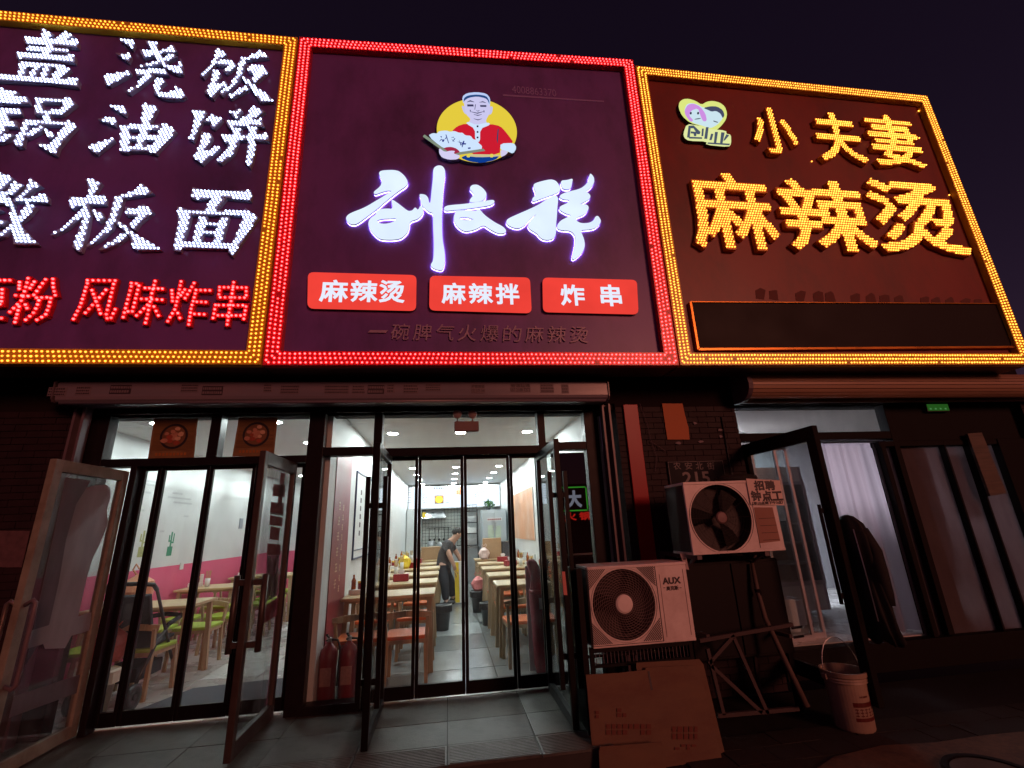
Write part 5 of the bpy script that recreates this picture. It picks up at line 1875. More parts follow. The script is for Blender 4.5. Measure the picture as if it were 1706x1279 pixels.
# two fire extinguishers
def extinguisher(x, y, label):
    t = thing('fire_extinguisher', label, 'fire extinguisher', (x, y, 0), 0, 'fire extinguishers inside the middle doorway')
    put('cylinder', MB().lathe([(.068, 0), (.075, .01), (.075, .36), (.066, .41), (.035, .445), (.022, .455), (.022, .47)], (0, 0, 0), 20), m_redp, t, local=True, smooth=True)
    put('valve', MB().lathe([(.02, .47), (.024, .475), (.024, .50), (.012, .505)], (0, 0, 0), 12), m_steel, t, local=True)
    put('lever', MB().bar((0, -.01, .505), (.0, -.11, .545), .018, .012).bar((0, -.01, .49), (.0, -.11, .50), .018, .01), m_plas, t, local=True, kind='stuff')
    put('hose', MB().tube([(.02, 0, .485), (.07, 0, .48), (.095, 0, .42), (.092, 0, .25), (.085, 0, .12)], .010), m_plas, t, local=True, smooth=True)
    put('label_plate', MB().box(-.045, .045, -.0775, -.072, .14, .28), M('extinguisher_label', (0.45, 0.2, 0.16), 0.5, var=.5, scale=40), t, local=True)
    return t


extinguisher(-1.045, 4.76, 'left one of two red fire extinguishers behind the sidelight glass')
extinguisher(-.875, 4.765, 'right one of two red fire extinguishers behind the sidelight glass')

# red wrapped roll and white panel by the right post
rr_ = thing('wrapped_roll', 'tall red cloth-wrapped roll with a white label leaning inside the middle doorway', 'wrapped roll', (.90, 4.95, 0))
mb = MB().lathe([(.085, 0), (.095, .1), (.10, .5), (.105, .72), (.085, .80), (.07, .86), (.062, .92), (.055, 1.02), (.03, 1.05)], (0, 0, 0), 18)
mb.v = [(a + .93 - c * .02 + .008 * math.sin(c * 30 + b * 40) - max(0, c - .8) * .25, b + 4.93 + c * .02 + .006 * math.sin(c * 24), c) for a, b, c in mb.v]
put('cloth_sleeve', mb, m_redc, rr_, smooth=True)
put('white_label', MB().box(.885, .965, 4.832, 4.842, .60, .70), m_pwhite, rr_)
put('print', MB().box(.93, .975, 4.828, 4.834, .40, .50), M('pale_print', (.6, .4, .38), .5, var=.5, scale=50), rr_)
put('tie', MB().lathe([(.106, .73), (.11, .74), (.11, .76), (.104, .77)], (.915, 4.945, 0), 18), m_redp, rr_)
wp = thing('leaning_board', 'narrow white board standing behind the red wrapped roll', 'board', (1.15, 5.05, 0))
put('board', MB().box(.80, 1.30, 5.08, 5.10, .01, .98), m_pwhite, wp, bevel=.003)

# orange picture on the right wall
op = thing('wall_picture', 'pale orange wall picture along the right side of the middle shop', 'picture', (XBR, 9.5, 1.1))
put('print', MB().box(XBR - .012, XBR - .002, 8.3, 11.0, 1.12, 2.05), M('orange_landscape_print', (0.62, 0.30, 0.16), 0.5, var=.35, scale=1.3, dirt=(0.68, 0.5, 0.4), dscale=1.2, damt=.8), op)
put('frame', MB().box(XBR - .016, XBR - .0125, 8.28, 8.31, 1.1, 2.07), m_pwhite, op)

# back of the middle shop: lit menu, kitchen
mn = thing('menu_lightbox', 'white lit menu panel across the back of the middle shop', 'menu board', (0, 13.5, 1.95))
xm0, xm1 = -1.10, 1.50
put('case', MB().box(xm0, xm1, 13.47, 13.6, 1.93, 2.55), m_pwhite, mn)
m_menu = emit('menu_light', (0.80, 0.86, 1.0), 1.7, .06, 2)
put('lit_panel', MB().box(xm0 + .02, xm1 - .02, 13.462, 13.468, 1.95, 2.53), m_menu, mn)
P = PY(724, 839, 13.46), PY(739, 825, 13.46)
put('dish_photo', MB().box(P[0].x, P[1].x, 13.456, 13.461, P[0].z, P[1].z), M('brown_dish_print', (.22, .1, .04), .5, var=.6, scale=14), mn)
cx2 = (P[0].x + P[1].x) / 2
cz2 = (P[0].z + P[1].z) / 2
put('printed_soup', MB().lathe([(.10, 0), (.10, .001)], (cx2, 13.454, cz2), 20, 'y'), m_yellow, mn)
P = PY(760, 824, 13.46), PY(770, 811, 13.46)
put('dish_photo', MB().box(P[0].x, P[1].x, 13.456, 13.461, P[0].z, P[1].z), M('red_dish_print', (.35, .12, .06), .5, var=.6, scale=14), mn)
mb = MB()
for px in range(724, 762, 4):
    p = PY(px, 813, 13.46)
    mb.box(p.x - .02, p.x + .016, 13.456, 13.461, p.z - .025, p.z + .02)
for j in range(7):
    for px in (672, 682, 708, 745):
        p = PY(px, 812 + j * 4.2, 13.46)
        mb.box(p.x - .05, p.x + .05, 13.458, 13.461, p.z - .006, p.z + .006)
for k in range(6):
    p = PY(793 + k * 2.6, 825 - k * 2.4, 13.46)
    mb.box(p.x - .02, p.x + .02, 13.456, 13.461, p.z - .04, p.z + .03)
put('menu_print', mb, M('grey_menu_print', (.25, .25, .3), .5), mn, kind='stuff')

kt = struct('kitchen_tiles', MB().box(-.72, .42, 13.88, 13.898, .9, 1.96), m_joint)
mb = MB()
zz = .92
while zz < 1.94:
    xx = -.71
    while xx < .40:
        mb.box(xx, xx + .082, 13.872, 13.882, zz, zz + .082)
        xx += .09
    zz += .09
put('wall_tile', mb, M('white_glazed_tile', (0.62, 0.66, 0.62), 0.2, var=.05), kt, kind='stuff')
cab = thing('white_cupboard', 'tall white cupboard door left of the kitchen tiles', 'cupboard', (-.92, 13.3, 0))
put('carcass', MB().box(-1.11, -.73, 13.2, 13.85, 0, 1.93), m_pwhite, cab)
put('door', MB().box(-1.10, -.74, 13.175, 13.197, .03, 1.90), m_white, cab, bevel=.004)
put('handle', MB().tube([(-.77, 13.16, .9), (-.77, 13.16, 1.15)], .008), m_steel, cab.children[1])
hd = thing('extractor_hood', 'steel extractor hood over the kitchen counter', 'extractor hood', (-.35, 13.6, 1.7))
put('hood', MB().hexa([(-.72, 13.4, 1.68), (-.05, 13.4, 1.68), (-.05, 13.86, 1.68), (-.72, 13.86, 1.68), (-.6, 13.6, 1.92), (-.15, 13.6, 1.92), (-.15, 13.86, 1.92), (-.6, 13.86, 1.92)]), m_steel, hd, bevel=.004)
put('yellow_label', MB().box(-.70, -.60, 13.39, 13.399, 1.70, 1.84), m_yellow, hd)
ct = thing('kitchen_counter', 'steel kitchen counter below the tiled wall', 'counter', (0, 13.4, 0))
put('worktop', MB().box(-.72, .9, 13.0, 13.86, .86, .90), m_steel, ct, bevel=.004)
put('cabinet', MB().box(-.70, .88, 13.04, 13.84, 0, .859), M('steel_front', (.33, .35, .36), .4, .5), ct)
for k, (x, r_, h) in enumerate(((-.45, .10, .18), (-.15, .13, .14), (.15, .09, .22))):
    pt = thing('cooking_pot', ['left small steel pot on the kitchen counter', 'wide steel pot on the middle of the kitchen counter', 'right tall steel pot on the kitchen counter'][k], 'pot', (x, 13.3, .90), 0, 'pots on the kitchen counter')
    put('pot_body', MB().lathe([(r_ * .9, 0), (r_, .02), (r_, h), (r_ * .94, h), (r_ * .9, .02)], (0, 0, 0), 18), m_steel, pt, local=True, smooth=True)
    for sx in (-1, 1):
        put('pot_handle', MB().tube([(sx * r_, -.03, h * .7), (sx * (r_ + .04), 0, h * .75), (sx * r_, .03, h * .7)], .006), m_plas, pt, local=True)
# dark utensils on the tile wall
m_wire = M('dark_wire', (0.03, 0.03, 0.03), 0.5)
ut = thing('utensil_rack', 'dark wire rack of hanging ladles on the tiled wall', 'utensil rack', (-.25, 13.85, 1.3))
put('rack_bar', MB().tube([(-.6, 13.83, 1.42), (.1, 13.83, 1.42)], .008), m_wire, ut)
for k in range(5):
    x = -.5 + k * .13
    put('ladle', MB().tube([(x, 13.82, 1.42), (x + random.uniform(-.05, .05), 13.80, 1.12)], .008).ball((x, 13.79, 1.10), .035, 8), m_wire, ut)
bs = thing('wire_shelf', 'black wire shelving unit beside the fridge', 'shelf', (.62, 13.2, 0))
for x in (.46, .80):
    for y in (12.95, 13.3):
        put('post', MB().bar((x, y, 0), (x, y, 1.85), .022), m_plas, bs)
for z in (.92, 1.22, 1.5, 1.8):
    put('shelf_board', MB().box(.46, .80, 12.95, 13.3, z, z + .02), m_plas, bs)
for k, z in enumerate((.94, 1.24, 1.52)):
    bx = thing('shelf_tub', ['steel tub on the lowest board of the black shelf', 'steel tub on the middle board of the black shelf', 'steel tub on the upper board of the black shelf'][k], 'tub', (.63, 13.12, z), 0, 'tubs on the black shelf')
    put('tub_body', MB().box(-.13, .13, -.12, .12, .001, .14), [m_steel, m_pwhite, m_steel][k], bx, local=True, bevel=.01)
    put('tub_lid', MB().box(-.135, .135, -.125, .125, .141, .155), m_pwhite, bx, local=True, bevel=.004)

fr = thing('fridge', 'tall grey upright fridge with a red-lettered label at the back right', 'fridge', (1.17, 12.4, 0))
m_fr = M('fridge_enamel', (0.46, 0.50, 0.53), 0.35, .2, var=.06)
put('cabinet', MB().box(.86, 1.48, 12.1, 12.75, .04, 1.80), m_fr, fr, bevel=.008)
for a, b, c, d, sd in ((.87, 1.165, .10, 1.02, 1), (1.175, 1.47, .10, 1.02, -1), (.87, 1.165, 1.04, 1.74, 1), (1.175, 1.47, 1.04, 1.74, -1)):
    dd_ = put('door', MB().box(a, b, 12.07, 12.098, c, d), m_fr, fr, bevel=.005)
    hx = b - .03 if sd > 0 else a + .03
    put('handle', MB().box(hx - .01, hx + .01, 12.04, 12.069, (c + d) / 2 - .1, (c + d) / 2 + .1), m_steel, dd_)
put('notice', MB().box(.98, 1.36, 12.060, 12.068, 1.52, 1.60), m_pwhite, fr)
mb = MB()
for k in range(7):
    mb.box(1.0 + k * .05, 1.035 + k * .05, 12.057, 12.061, 1.54, 1.58)
put('red_lettering', mb, m_redp, fr, kind='stuff')
put('paper_sheet', MB().box(1.00, 1.15, 12.061, 12.068, 1.10, 1.42), M('pale_green_sheet', (.5, .58, .45), .6), fr)
put('paper_sheet', MB().box(1.19, 1.33, 12.061, 12.068, 1.10, 1.40), M('pale_green_sheet', (.5, .58, .45), .6), fr)
pl = thing('potted_plant', 'small leafy pot plant on top of the fridge', 'plant', (1.05, 12.35, 1.8))
put('pot', MB().lathe([(.05, 0), (.07, .10), (.075, .10), (.06, .02)], (1.05, 12.35, 1.801), 14), m_plas, pl)
mb = MB()
for k in range(90):
    a = random.uniform(0, 6.28)
    r_ = random.uniform(.0, .16)
    c = Vector((1.05 + r_ * math.cos(a), 12.35 + r_ * math.sin(a), 1.92 + random.uniform(0, .14) - r_ * .4))
    u = Vector((random.uniform(-1, 1), random.uniform(-1, 1), random.uniform(-.4, .8))).normalized() * .05
    w = u.cross(Vector((random.random(), random.random(), 1))).normalized() * .02
    mb.add([c - u, c + w, c + u, c - w], [(0, 1, 2, 3)])
put('leaves', mb, M('leaf_green', (0.04, 0.15, 0.03), 0.5, var=.5, scale=20), pl, kind='stuff')
bk = thing('wire_basket', 'dark wire basket on top of the black shelf', 'basket', (.62, 13.1, 1.82))
mb = MB()
for z in (1.825, 1.90, 1.98):
    mb.tube([(.48, 12.98, z), (.78, 12.98, z), (.78, 13.25, z), (.48, 13.25, z), (.48, 12.98, z)], .005, 5)
for x in (.48, .58, .68, .78):
    mb.tube([(x, 12.98, 1.825), (x, 12.98, 1.98)], .004, 5)
put('wire_cage', mb, m_wire, bk, kind='stuff')

# the man sweeping up in the aisle
YM = 9.7


def P2(px, py, dy=0.0):
    return PY(px, py, YM + dy)


def skinned(name, joints, bones, mt, parent, root=0, sub=2):
    me = bpy.data.meshes.new(name)
    me.from_pydata([tuple(j[0]) for j in joints], bones, [])
    me.materials.append(mt)
    o = bpy.data.objects.new(name, me)
    COL.objects.link(o)
    o.parent = parent
    o.matrix_parent_inverse = parent.matrix_basis.inverted()
    o.modifiers.new('skin', 'SKIN')
    if not me.skin_vertices:
        bm = bmesh.new()
        bm.from_mesh(me)
        bm.verts.layers.skin.verify()
        bm.to_mesh(me)
        bm.free()
    for i, j in enumerate(joints):
        sv = me.skin_vertices[0].data[i]
        r = j[1]
        sv.radius = (r, r) if not isinstance(r, tuple) else r
        sv.use_root = (i == root)
    s = o.modifiers.new('sub', 'SUBSURF')
    s.levels = sub
    s.render_levels = sub
    o.modifiers['skin'].use_smooth_shade = True
    return o


m_skin = M('skin', (0.42, 0.24, 0.17), 0.5, var=.1)
m_shirt = M('dark_grey_tshirt', (0.050, 0.046, 0.050), 0.85, var=.25, scale=12, bump=.4, bscale=14)
m_trou = M('dark_trousers', (0.035, 0.036, 0.045), 0.85, var=.2, bump=.3)
m_hair = M('short_dark_hair', (0.02, 0.018, 0.017), 0.7, bump=.8, bscale=120)
man = thing('person', 'man in dark T-shirt and trousers bending over a yellow carton in the aisle', 'person', (P2(745, 1006).x, YM, 0))
hip = P2(738, 944)
chest = P2(746, 912)
neck = P2(755, 899)
head = P2(763, 889)
# body: one continuous skin-coloured surface
J = [(hip, .10), (P2(740, 930), .10), (chest, .13), (neck, .065), (P2(760, 894), .075), (P2(764, 888), .095), (P2(766, 882), .07),
     (P2(742, 908, -.17), .068), (P2(750, 928, -.22), .048), (P2(757, 943, -.20), .038), (P2(758, 950, -.17), .035),
     (P2(752, 908, .16), .065), (P2(764, 926, .18), .046), (P2(769, 938, .12), .037), (P2(769, 945, .08), .034),
     (P2(737, 950, -.10), .10), (P2(741, 974, -.11), .07), (P2(743, 999, -.10), .05), (P2(744, 1003, -.12), .045), (P2(752, 1007, -.14), .036),
     (P2(742, 950, .10), .10), (P2(752, 972, .11), .068), (P2(754, 993, .12), .05), (P2(755, 997, .10), .045), (P2(763, 1001, .08), .036)]
BN = [(0, 1), (1, 2), (2, 3), (3, 4), (4, 5), (5, 6), (2, 7), (7, 8), (8, 9), (9, 10), (2, 11), (11, 12), (12, 13), (13, 14),
      (0, 15), (15, 16), (16, 17), (17, 18), (18, 19), (0, 20), (20, 21), (21, 22), (22, 23), (23, 24)]
skinned('body', J, BN, m_skin, man)
skinned('tshirt', [(P2(738, 959), .165), (P2(740, 930), .150), (chest, .178), (P2(753, 902), .10), (P2(742, 908, -.17), .085), (P2(747, 921, -.205), .075), (P2(752, 908, .16), .08), (P2(759, 918, .175), .072)],
        [(0, 1), (1, 2), (2, 3), (2, 4), (4, 5), (2, 6), (6, 7)], m_shirt, man)
skinned('trousers', [(P2(739, 936), .140), (P2(737, 952, -.10), .118), (P2(741, 974, -.11), .090), (P2(743, 1001, -.10), .075), (P2(742, 952, .10), .116), (P2(752, 972, .11), .088), (P2(754, 995, .12), .074)],
        [(0, 1), (1, 2), (2, 3), (0, 4), (4, 5), (5, 6)], m_trou, man)
hb = MB().ball((head.x - .012, YM, head.z + .045), .112, 14, (1.0, .88, .80))
put('hair', hb, m_hair, man, smooth=True)
put('ear', MB().ball((head.x - .01, YM - .10, head.z - .01), .028, 8, (.7, .4, 1)), m_skin, man, smooth=True)
put('nose', MB().ball((head.x + .09, YM - .01, head.z - .05), .022, 8, (1, .7, .9)), m_skin, man, smooth=True)
for dy in (-.045, .03):
    put('eye', MB().ball((head.x + .078, YM + dy, head.z - .015), .010, 6), m_hair, man)
for (wx, wy, dyy) in ((758, 951, -.17), (769, 946, .08)):
    w_ = P2(wx, wy, dyy)
    mb = MB()
    for k in range(4):
        o_ = (k - 1.5) * .018
        ln = (.075, .085, .08, .065)[k]
        mb.tube([w_ + Vector((.0, o_, -.02)), w_ + Vector((.014, o_, -.02 - ln * .5)), w_ + Vector((.032, o_, -.03 - ln))], .0085, 6, rs=[.0095, .009, .007])
    mb.tube([w_ + Vector((.01, -.025, .0)), w_ + Vector((.04, -.03, -.02)), w_ + Vector((.05, -.02, -.05))], .010, 6)
    put('fingers', mb, m_skin, man, smooth=True)
for q in ((744, 1004, -.12), (755, 998, .10)):
    a = P2(*q)
    put('shoe', MB().ball((a.x + .05, a.y, max(.045, a.z - .0)), .06, 10, (2.1, .8, .75)), m_plas, man, smooth=True)
# the carton he holds upright
p0 = P2(768, 1008, -.02)
bxx = thing('upright_carton', 'tall narrow yellow and white carton held upright by the man', 'box', (p0.x, YM, 0))
a = PY(757, 948, YM).x
put('box_body', MB().hexa([(a + .02, YM - .09, 0.03), (a + .24, YM - .09, 0.03), (a + .24, YM + .07, 0.03), (a + .02, YM + .07, 0.03), (a, YM - .06, .76), (a + .20, YM - .06, .76), (a + .20, YM + .10, .76), (a, YM + .10, .76)]), m_pwhite, bxx, bevel=.004)
put('yellow_side', MB().hexa([(a + .017, YM - .094, 0.035), (a + .10, YM - .094, 0.035), (a + .10, YM - .0915, 0.035), (a + .017, YM - .0915, 0.035), (a - .003, YM - .064, .75), (a + .08, YM - .064, .75), (a + .08, YM - .0615, .75), (a - .003, YM - .0615, .75)]), m_yellow, bxx)

for k, (x, z, w, h, c_, lab) in enumerate(((-2.6, 1.35, .7, .6, (.5, .36, .08), 'yellow food picture on the far wall of the left shop'), (-1.8, 1.3, .35, .8, (.35, .05, .06), 'narrow red picture on the far wall of the left shop'))):
    wpn = thing('wall_picture', lab, 'picture', (x, 11.48, z))
    put('print', MB().box(x - w / 2, x + w / 2, 11.475, 11.49, z, z + h), M('wall_print_colour', c_, .5, var=.6, scale=8, dirt=(.6, .5, .4), dscale=5, damt=.8), wpn)
    put('frame', MB().box(x - w / 2 - .02, x + w / 2 + .02, 11.4895, 11.4915, z - .02, z + h + .02), m_plas, wpn)

# ------------------------------------------------------------------ the right-hand shop
m_cool = M('cool_white_wall', (0.50, 0.49, 0.52), 0.6, var=0.1, scale=2, dirt=(0.3, 0.28, 0.3), dscale=2, damt=.4)
m_cream = M('ceiling_cream', (0.55, 0.50, 0.45), 0.6, var=0.1)
m_alu = M('white_aluminium', (0.50, 0.49, 0.53), 0.35, .2, var=.1)
m_foam = M('white_polystyrene', (0.70, 0.72, 0.78), 0.8, var=.06, bump=.4, bscale=150)
m_brownf = M('dark_brown_frame', (0.008, 0.006, 0.006), 0.6, spec=0.1, var=.3, scale=10)
ZR = .16
struct('shop_floor', MB().box(3.0, 9.2, 4.60, 10, ZR - .1, ZR), m_tileA)
rc = struct('ceiling', MB().box(3.0, 9.2, 4.76, 10, 2.60, 2.7), m_cream)
struct('left_wall', MB().box(2.92, 3.04, 4.76, 10, 0, 2.66), m_cool)
struct('back_wall', MB().box(3.0, 9.2, 7.6, 7.7, 0, 2.66), m_cool)
struct('right_wall', MB().box(9.2, 9.3, 4.76, 10, 0, 2.66), m_wallm)
f2 = thing('door_frame', 'dark brown frame round the right doorway with one glazed transom', 'door frame', (4.1, 4.5, 0))


def fp2(name, *b, mt=None, bev=.004):
    return put(name, MB().box(*b), mt or m_brownf, f2, bevel=bev)


xc0, xc1 = 3.06, 3.16
fp2('jamb', 3.06, PY(1229, 715, YF).x, YF, 4.62, -.1, 2.545)
fp2('head', 3.14, 6.75, YF + .002, 4.618, 2.545, 2.562)
xm = PY(1478, 700, YF).x
fp2('transom_bar', 3.12, xm, YF + .003, 4.617, 2.15, 2.235)
fp2('mullion', xm, xm + .07, YF, 4.62, .16, 2.545)
fp2('upper_panel', xm + .07, 6.75, YF + .01, 4.61, 2.12, 2.545)
fp2('sill', 3.12, 6.75, YF - .02, 4.63, -.1, .15)
put('glass_pane', MB().box(3.12, xm + .004, 4.555, 4.561, 2.23, 2.55), m_glass, f2)
# window part on the far right
fp2('mullion', PY(1512, 900, YF).x, PY(1520, 900, YF).x, YF, 4.62, .15, 2.12)
fp2('window_mullion', 5.62, 5.645, YF, 4.62, .15, 2.12)
fp2('window_mullion', 5.95, 5.975, YF, 4.62, .15, 2.12)
fp2('window_rail', PY(1510, 900, YF).x, 6.35, YF + .002, 4.618, 2.06, 2.121)
m_darkglass = glassm('dark_window_glass', (0.55, 0.5, 0.5), dirt=0.12, refl=1.0, film=(0.32, 0.28, 0.29), famt=.40)
put('glass_pane', MB().box(PY(1508, 900, YF).x, 6.36, 4.57, 4.576, .15, 2.1), m_darkglass, f2)
fp2('jamb', 6.35, 6.75, YF - .01, 4.62, .15, 2.12)
wpst = thing('wooden_post', 'pale wooden board standing beside the far right window', 'board', (6.2, 4.42, 1.2))
P = [PY(1612, 722, 4.44), PY(1636, 720, 4.44), PY(1678, 822, 4.44), PY(1650, 826, 4.44)]
put('board', MB().poly([(p.x, 4.44, p.z) for p in P], (0, .03, 0)), wood('pale_board', (0.07, .05, .035), (.12, .085, .06), .6), wpst, bevel=.003)
# exit sign, unlit word but glowing face
ex = thing('exit_sign', 'small green glowing exit sign at top right behind the dark panel', 'exit sign', PY(1562, 678, 4.46))
a, b = PY(1547, 684, 4.46), PY(1578, 673, 4.46)
put('housing', MB().box(a.x - .01, b.x + .01, 4.462, 4.50, a.z - .01, b.z + .01), m_plas, ex, bevel=.003)
put('green_face', MB().box(a.x, b.x, 4.456, 4.4615, a.z, b.z), emit('exit_green', (0.015, .075, .01), 1.0), ex)
mb = MB()
for k in range(4):
    x = a.x + .02 + k * (b.x - a.x - .04) / 3.6
    mb.box(x, x + .022, 4.453, 4.4555, a.z + .012, a.z + .03)
put('face_marks', mb, emit('exit_marks', (.06, .2, .06), 1.0), ex, kind='stuff')

lc = thing('ceiling_lamp', 'square ceiling panel lamp inside the right shop', 'ceiling light', (4.2, 6.7, 2.6))
put('base', MB().box(3.88, 4.52, 6.38, 7.02, 2.575, 2.599), m_rimw, lc)
put('lens', MB().box(3.9, 4.5, 6.4, 7.0, 2.565, 2.5745), emit('cool_lamp', (0.88, 0.86, 1.0), 110.0), lc)

# glass-fronted cold cabinets and foam boxes seen through the doorway
for k, (x, lab) in enumerate(((3.62, 'white glass-door cold cabinet nearer the left in the right shop'), (4.42, 'white glass-door cold cabinet farther right in the right shop'))):
    cb = thing('cold_cabinet', lab, 'display fridge', (x, 5.9, ZR), 0, 'cold cabinets in the right shop')
    y0 = 5.75
    put('cabinet', MB().box(x - .38, x + .38, y0 + .04, y0 + .10, ZR + .05, 2.0).box(x - .38, x - .34, y0 + .1, y0 + .6, ZR + .05, 2.0).box(x + .34, x + .38, y0 + .1, y0 + .6, ZR + .05, 2.0).box(x - .38, x + .38, y0 + .58, y0 + .62, ZR + .05, 2.0), m_alu, cb) if False else None
    put('back_panel', MB().box(x - .38, x + .38, y0 + .58, y0 + .62, ZR + .05, 2.0), m_pwhite, cb)
    for sx in (-1, 1):
        put('side_panel', MB().box(x + sx * .36 - .02, x + sx * .36 + .02, y0 + .03, y0 + .58, ZR + .05, 2.0), m_alu, cb)
    put('top_panel', MB().box(x - .34, x + .34, y0 + .03, y0 + .58, 1.78, 2.0), m_pwhite, cb)
    put('base_panel', MB().box(x - .34, x + .34, y0 + .03, y0 + .58, ZR + .05, ZR + .35), m_pwhite, cb)
    for z in (.75, 1.0, 1.25, 1.5):
        put('shelf', MB().box(x - .338, x + .338, y0 + .08, y0 + .57, z, z + .018), m_alu, cb)
    d_ = put('door', MB().box(x - .37, x - .33, y0, y0 + .03, ZR + .35, 1.8).box(x + .33, x + .37, y0, y0 + .03, ZR + .35, 1.8).box(x - .33, x + .33, y0, y0 + .03, 1.76, 1.8).box(x - .33, x + .33, y0, y0 + .03, ZR + .35, ZR + .40), m_alu, cb)
    put('door_glass', MB().box(x - .33, x + .33, y0 + .012, y0 + .016, ZR + .40, 1.76), m_glass, d_)
    put('door_handle', MB().box(x + .30, x + .325, y0 - .03, y0 - .001, .9, 1.3), m_alu, d_)
    put('price_sheet', MB().box(x - .2, x + .05, y0 - .004, y0 - .001, 1.30, 1.50), m_pwhite, d_)
for k, (x, y, z, w, h, lab) in enumerate(((3.55, 5.25, ZR, .50, .32, 'large open white foam box on the floor inside the right doorway'), (3.95, 5.5, ZR, .42, .26, 'smaller white foam box behind the large one'), (3.30, 5.3, ZR, .3, .5, 'tall white foam box against the left side of the right doorway'))):
    fb_ = thing('foam_box', lab, 'box', (x, y, z), .15 * k, 'foam boxes in the right shop')
    put('box_wall', MB().box(-w / 2, w / 2, -.17, -.14, .03, h).box(-w / 2, w / 2, .14, .17, .03, h).box(-w / 2, -w / 2 + .03, -.14, .14, .03, h).box(w / 2 - .03, w / 2, -.14, .14, .03, h), m_foam, fb_, local=True, kind='stuff')
    put('box_base', MB().box(-w / 2, w / 2, -.17, .17, 0, .03), m_foam, fb_, local=True, bevel=.004)
for k, x in enumerate((3.22, 3.40)):
    ml = thing('sliding_door_leaf', ['left white framed glass leaf inside the right doorway', 'second white framed glass leaf inside the right doorway'][k], 'door leaf', (x + .2, 4.8 + k * .05, ZR), 0, 'white framed leaves in the right doorway')
    w = .42
    y = 4.72 + k * .06
    for xx in (x, x + w):
        put('stile', MB().box(xx, xx + .028, y, y + .03, ZR, 2.12), m_alu, ml)
    put('rail', MB().box(x + .028, x + w, y + .001, y + .029, 2.09, 2.12), m_alu, ml)
    put('rail', MB().box(x + .028, x + w, y + .001, y + .029, ZR, ZR + .05), m_alu, ml)
    put('glass_pane', MB().box(x + .026, x + w + .002, y + .012, y + .016, ZR + .05, 2.09), m_glass, ml)

# translucent door curtain
m_curt = bpy.data.materials.new('milky_curtain')
m_curt.use_nodes = True
nt = m_curt.node_tree
nt.nodes.clear()
o_ = nt.nodes.new('ShaderNodeOutputMaterial')
a_ = nt.nodes.new('ShaderNodeBsdfDiffuse')
a_.inputs[0].default_value = (.30, .24, .25, 1)
b_ = nt.nodes.new('ShaderNodeBsdfTranslucent')
b_.inputs[0].default_value = (.50, .44, .48, 1)
m_ = nt.nodes.new('ShaderNodeMixShader')
m_.inputs[0].default_value = .7
nt.links.new(a_.outputs[0], m_.inputs[1])
nt.links.new(b_.outputs[0], m_.inputs[2])
nt.links.new(m_.outputs[0], o_.inputs[0])
cu_ = thing('door_curtain', 'milky hanging curtain with soft folds in the right doorway', 'curtain', (4.6, 4.68, 0))
mb = MB()
xs_, n_ = PY(1402, 880, 4.7).x - .08, 60
wdt = 1.05
for i in range(n_ + 1):
    for j in range(9):
        x = xs_ + wdt * i / n_
        z = 2.14 - j * (2.14 - ZR - .02) / 8
        amp = .012 + .028 * j / 8
        mb.v.append((x + .02 * math.sin(i * .5 + j * .3), 4.70 + amp * math.sin(i * .62 + .5 * math.sin(j * .7)) + .01 * math.sin(i * 1.7), z))
for i in range(n_):
    for j in range(8):
        a = i * 9 + j
        mb.f.append((a, a + 9, a + 10, a + 1))
put('cloth', mb, m_curt, cu_, smooth=True)
put('curtain_rail', MB().tube([(xs_ - .05, 4.70, 2.15), (xs_ + wdt + .05, 4.70, 2.15)], .012), m_alu, cu_)
dp = thing('dark_hanging', 'dark brown blanket hanging beside the milky curtain', 'curtain', (5.0, 4.66, 0))
mb = MB()
x9 = xs_ + .80
for i in range(31):
    for j in range(7):
        mb.v.append((x9 + .42 * i / 30, 4.655 + (.006 + .014 * j / 6) * math.sin(i * .9 + j * .4), 2.13 - j * (1.95) / 6))
for i in range(30):
    for j in range(6):
        a = i * 7 + j
        mb.f.append((a, a + 7, a + 8, a + 1))
put('cloth', mb, M('dark_brown_blanket', (0.05, .028, .022), .9, var=.4, scale=4, bump=.4), dp, smooth=True)
# dim red glowing strip behind the far window
rl = thing('red_glow_strip', 'narrow red glowing strip behind the far right window', 'light strip', (5.45, 4.9, 1.6))
a, b = PY(1510, 822, 4.9), PY(1532, 758, 4.9)
put('tube', MB().tube([(a.x + .12, 4.9, a.z), (a.x + .04, 4.9, b.z)], .035, 10), emit('dim_red_light', (.22, .022, .03), 1.0, .5, 6), rl, smooth=True)
put('holder', MB().box(a.x - .05, a.x + .25, 4.95, 4.97, a.z - .05, b.z + .06), m_brownf, rl)

# the near leaf of the right doorway with a coat on its handle
l5 = side_leaf('door_leaf', 'dark brown outer door leaf of the right doorway with a black coat on its handle', 3.10, 3.46, 4.495, .02, 2.10, m_brownf, m_glass, .10, th=.05, rail=.12)
bars(l5, 3.10, 3.53, .70, 1.45, .07, .014, zc=(.76, 1.40), mt=m_brownf)
cx = thing('coat', 'black coat hanging from the handle of the right doorway leaf', 'coat', (3.22, 3.53, .3))
mb = MB()
prof = [(.012, 1.36), (.05, 1.345), (.10, 1.29), (.125, 1.20), (.12, 1.05), (.105, .92), (.115, .80), (.125, .66), (.13, .54), (.14, .45), (.12, .44), (.02, .50)]
mb.lathe([(r, z) for r, z in prof], (0, 0, 0), 48)
mb.v = [(3.23 + x * .62 * (1 + .22 * math.sin(z * 13 + math.atan2(y, x) * 3)) + (1.3 - z) * .05, 3.50 + y * 1.2 * (1 + (.06 + .12 * (1.36 - z)) * math.sin(math.atan2(y, x) * 9 + z * 5)), z + .02 * math.sin(y * 70) * (1.36 - z)) for x, y, z in mb.v]
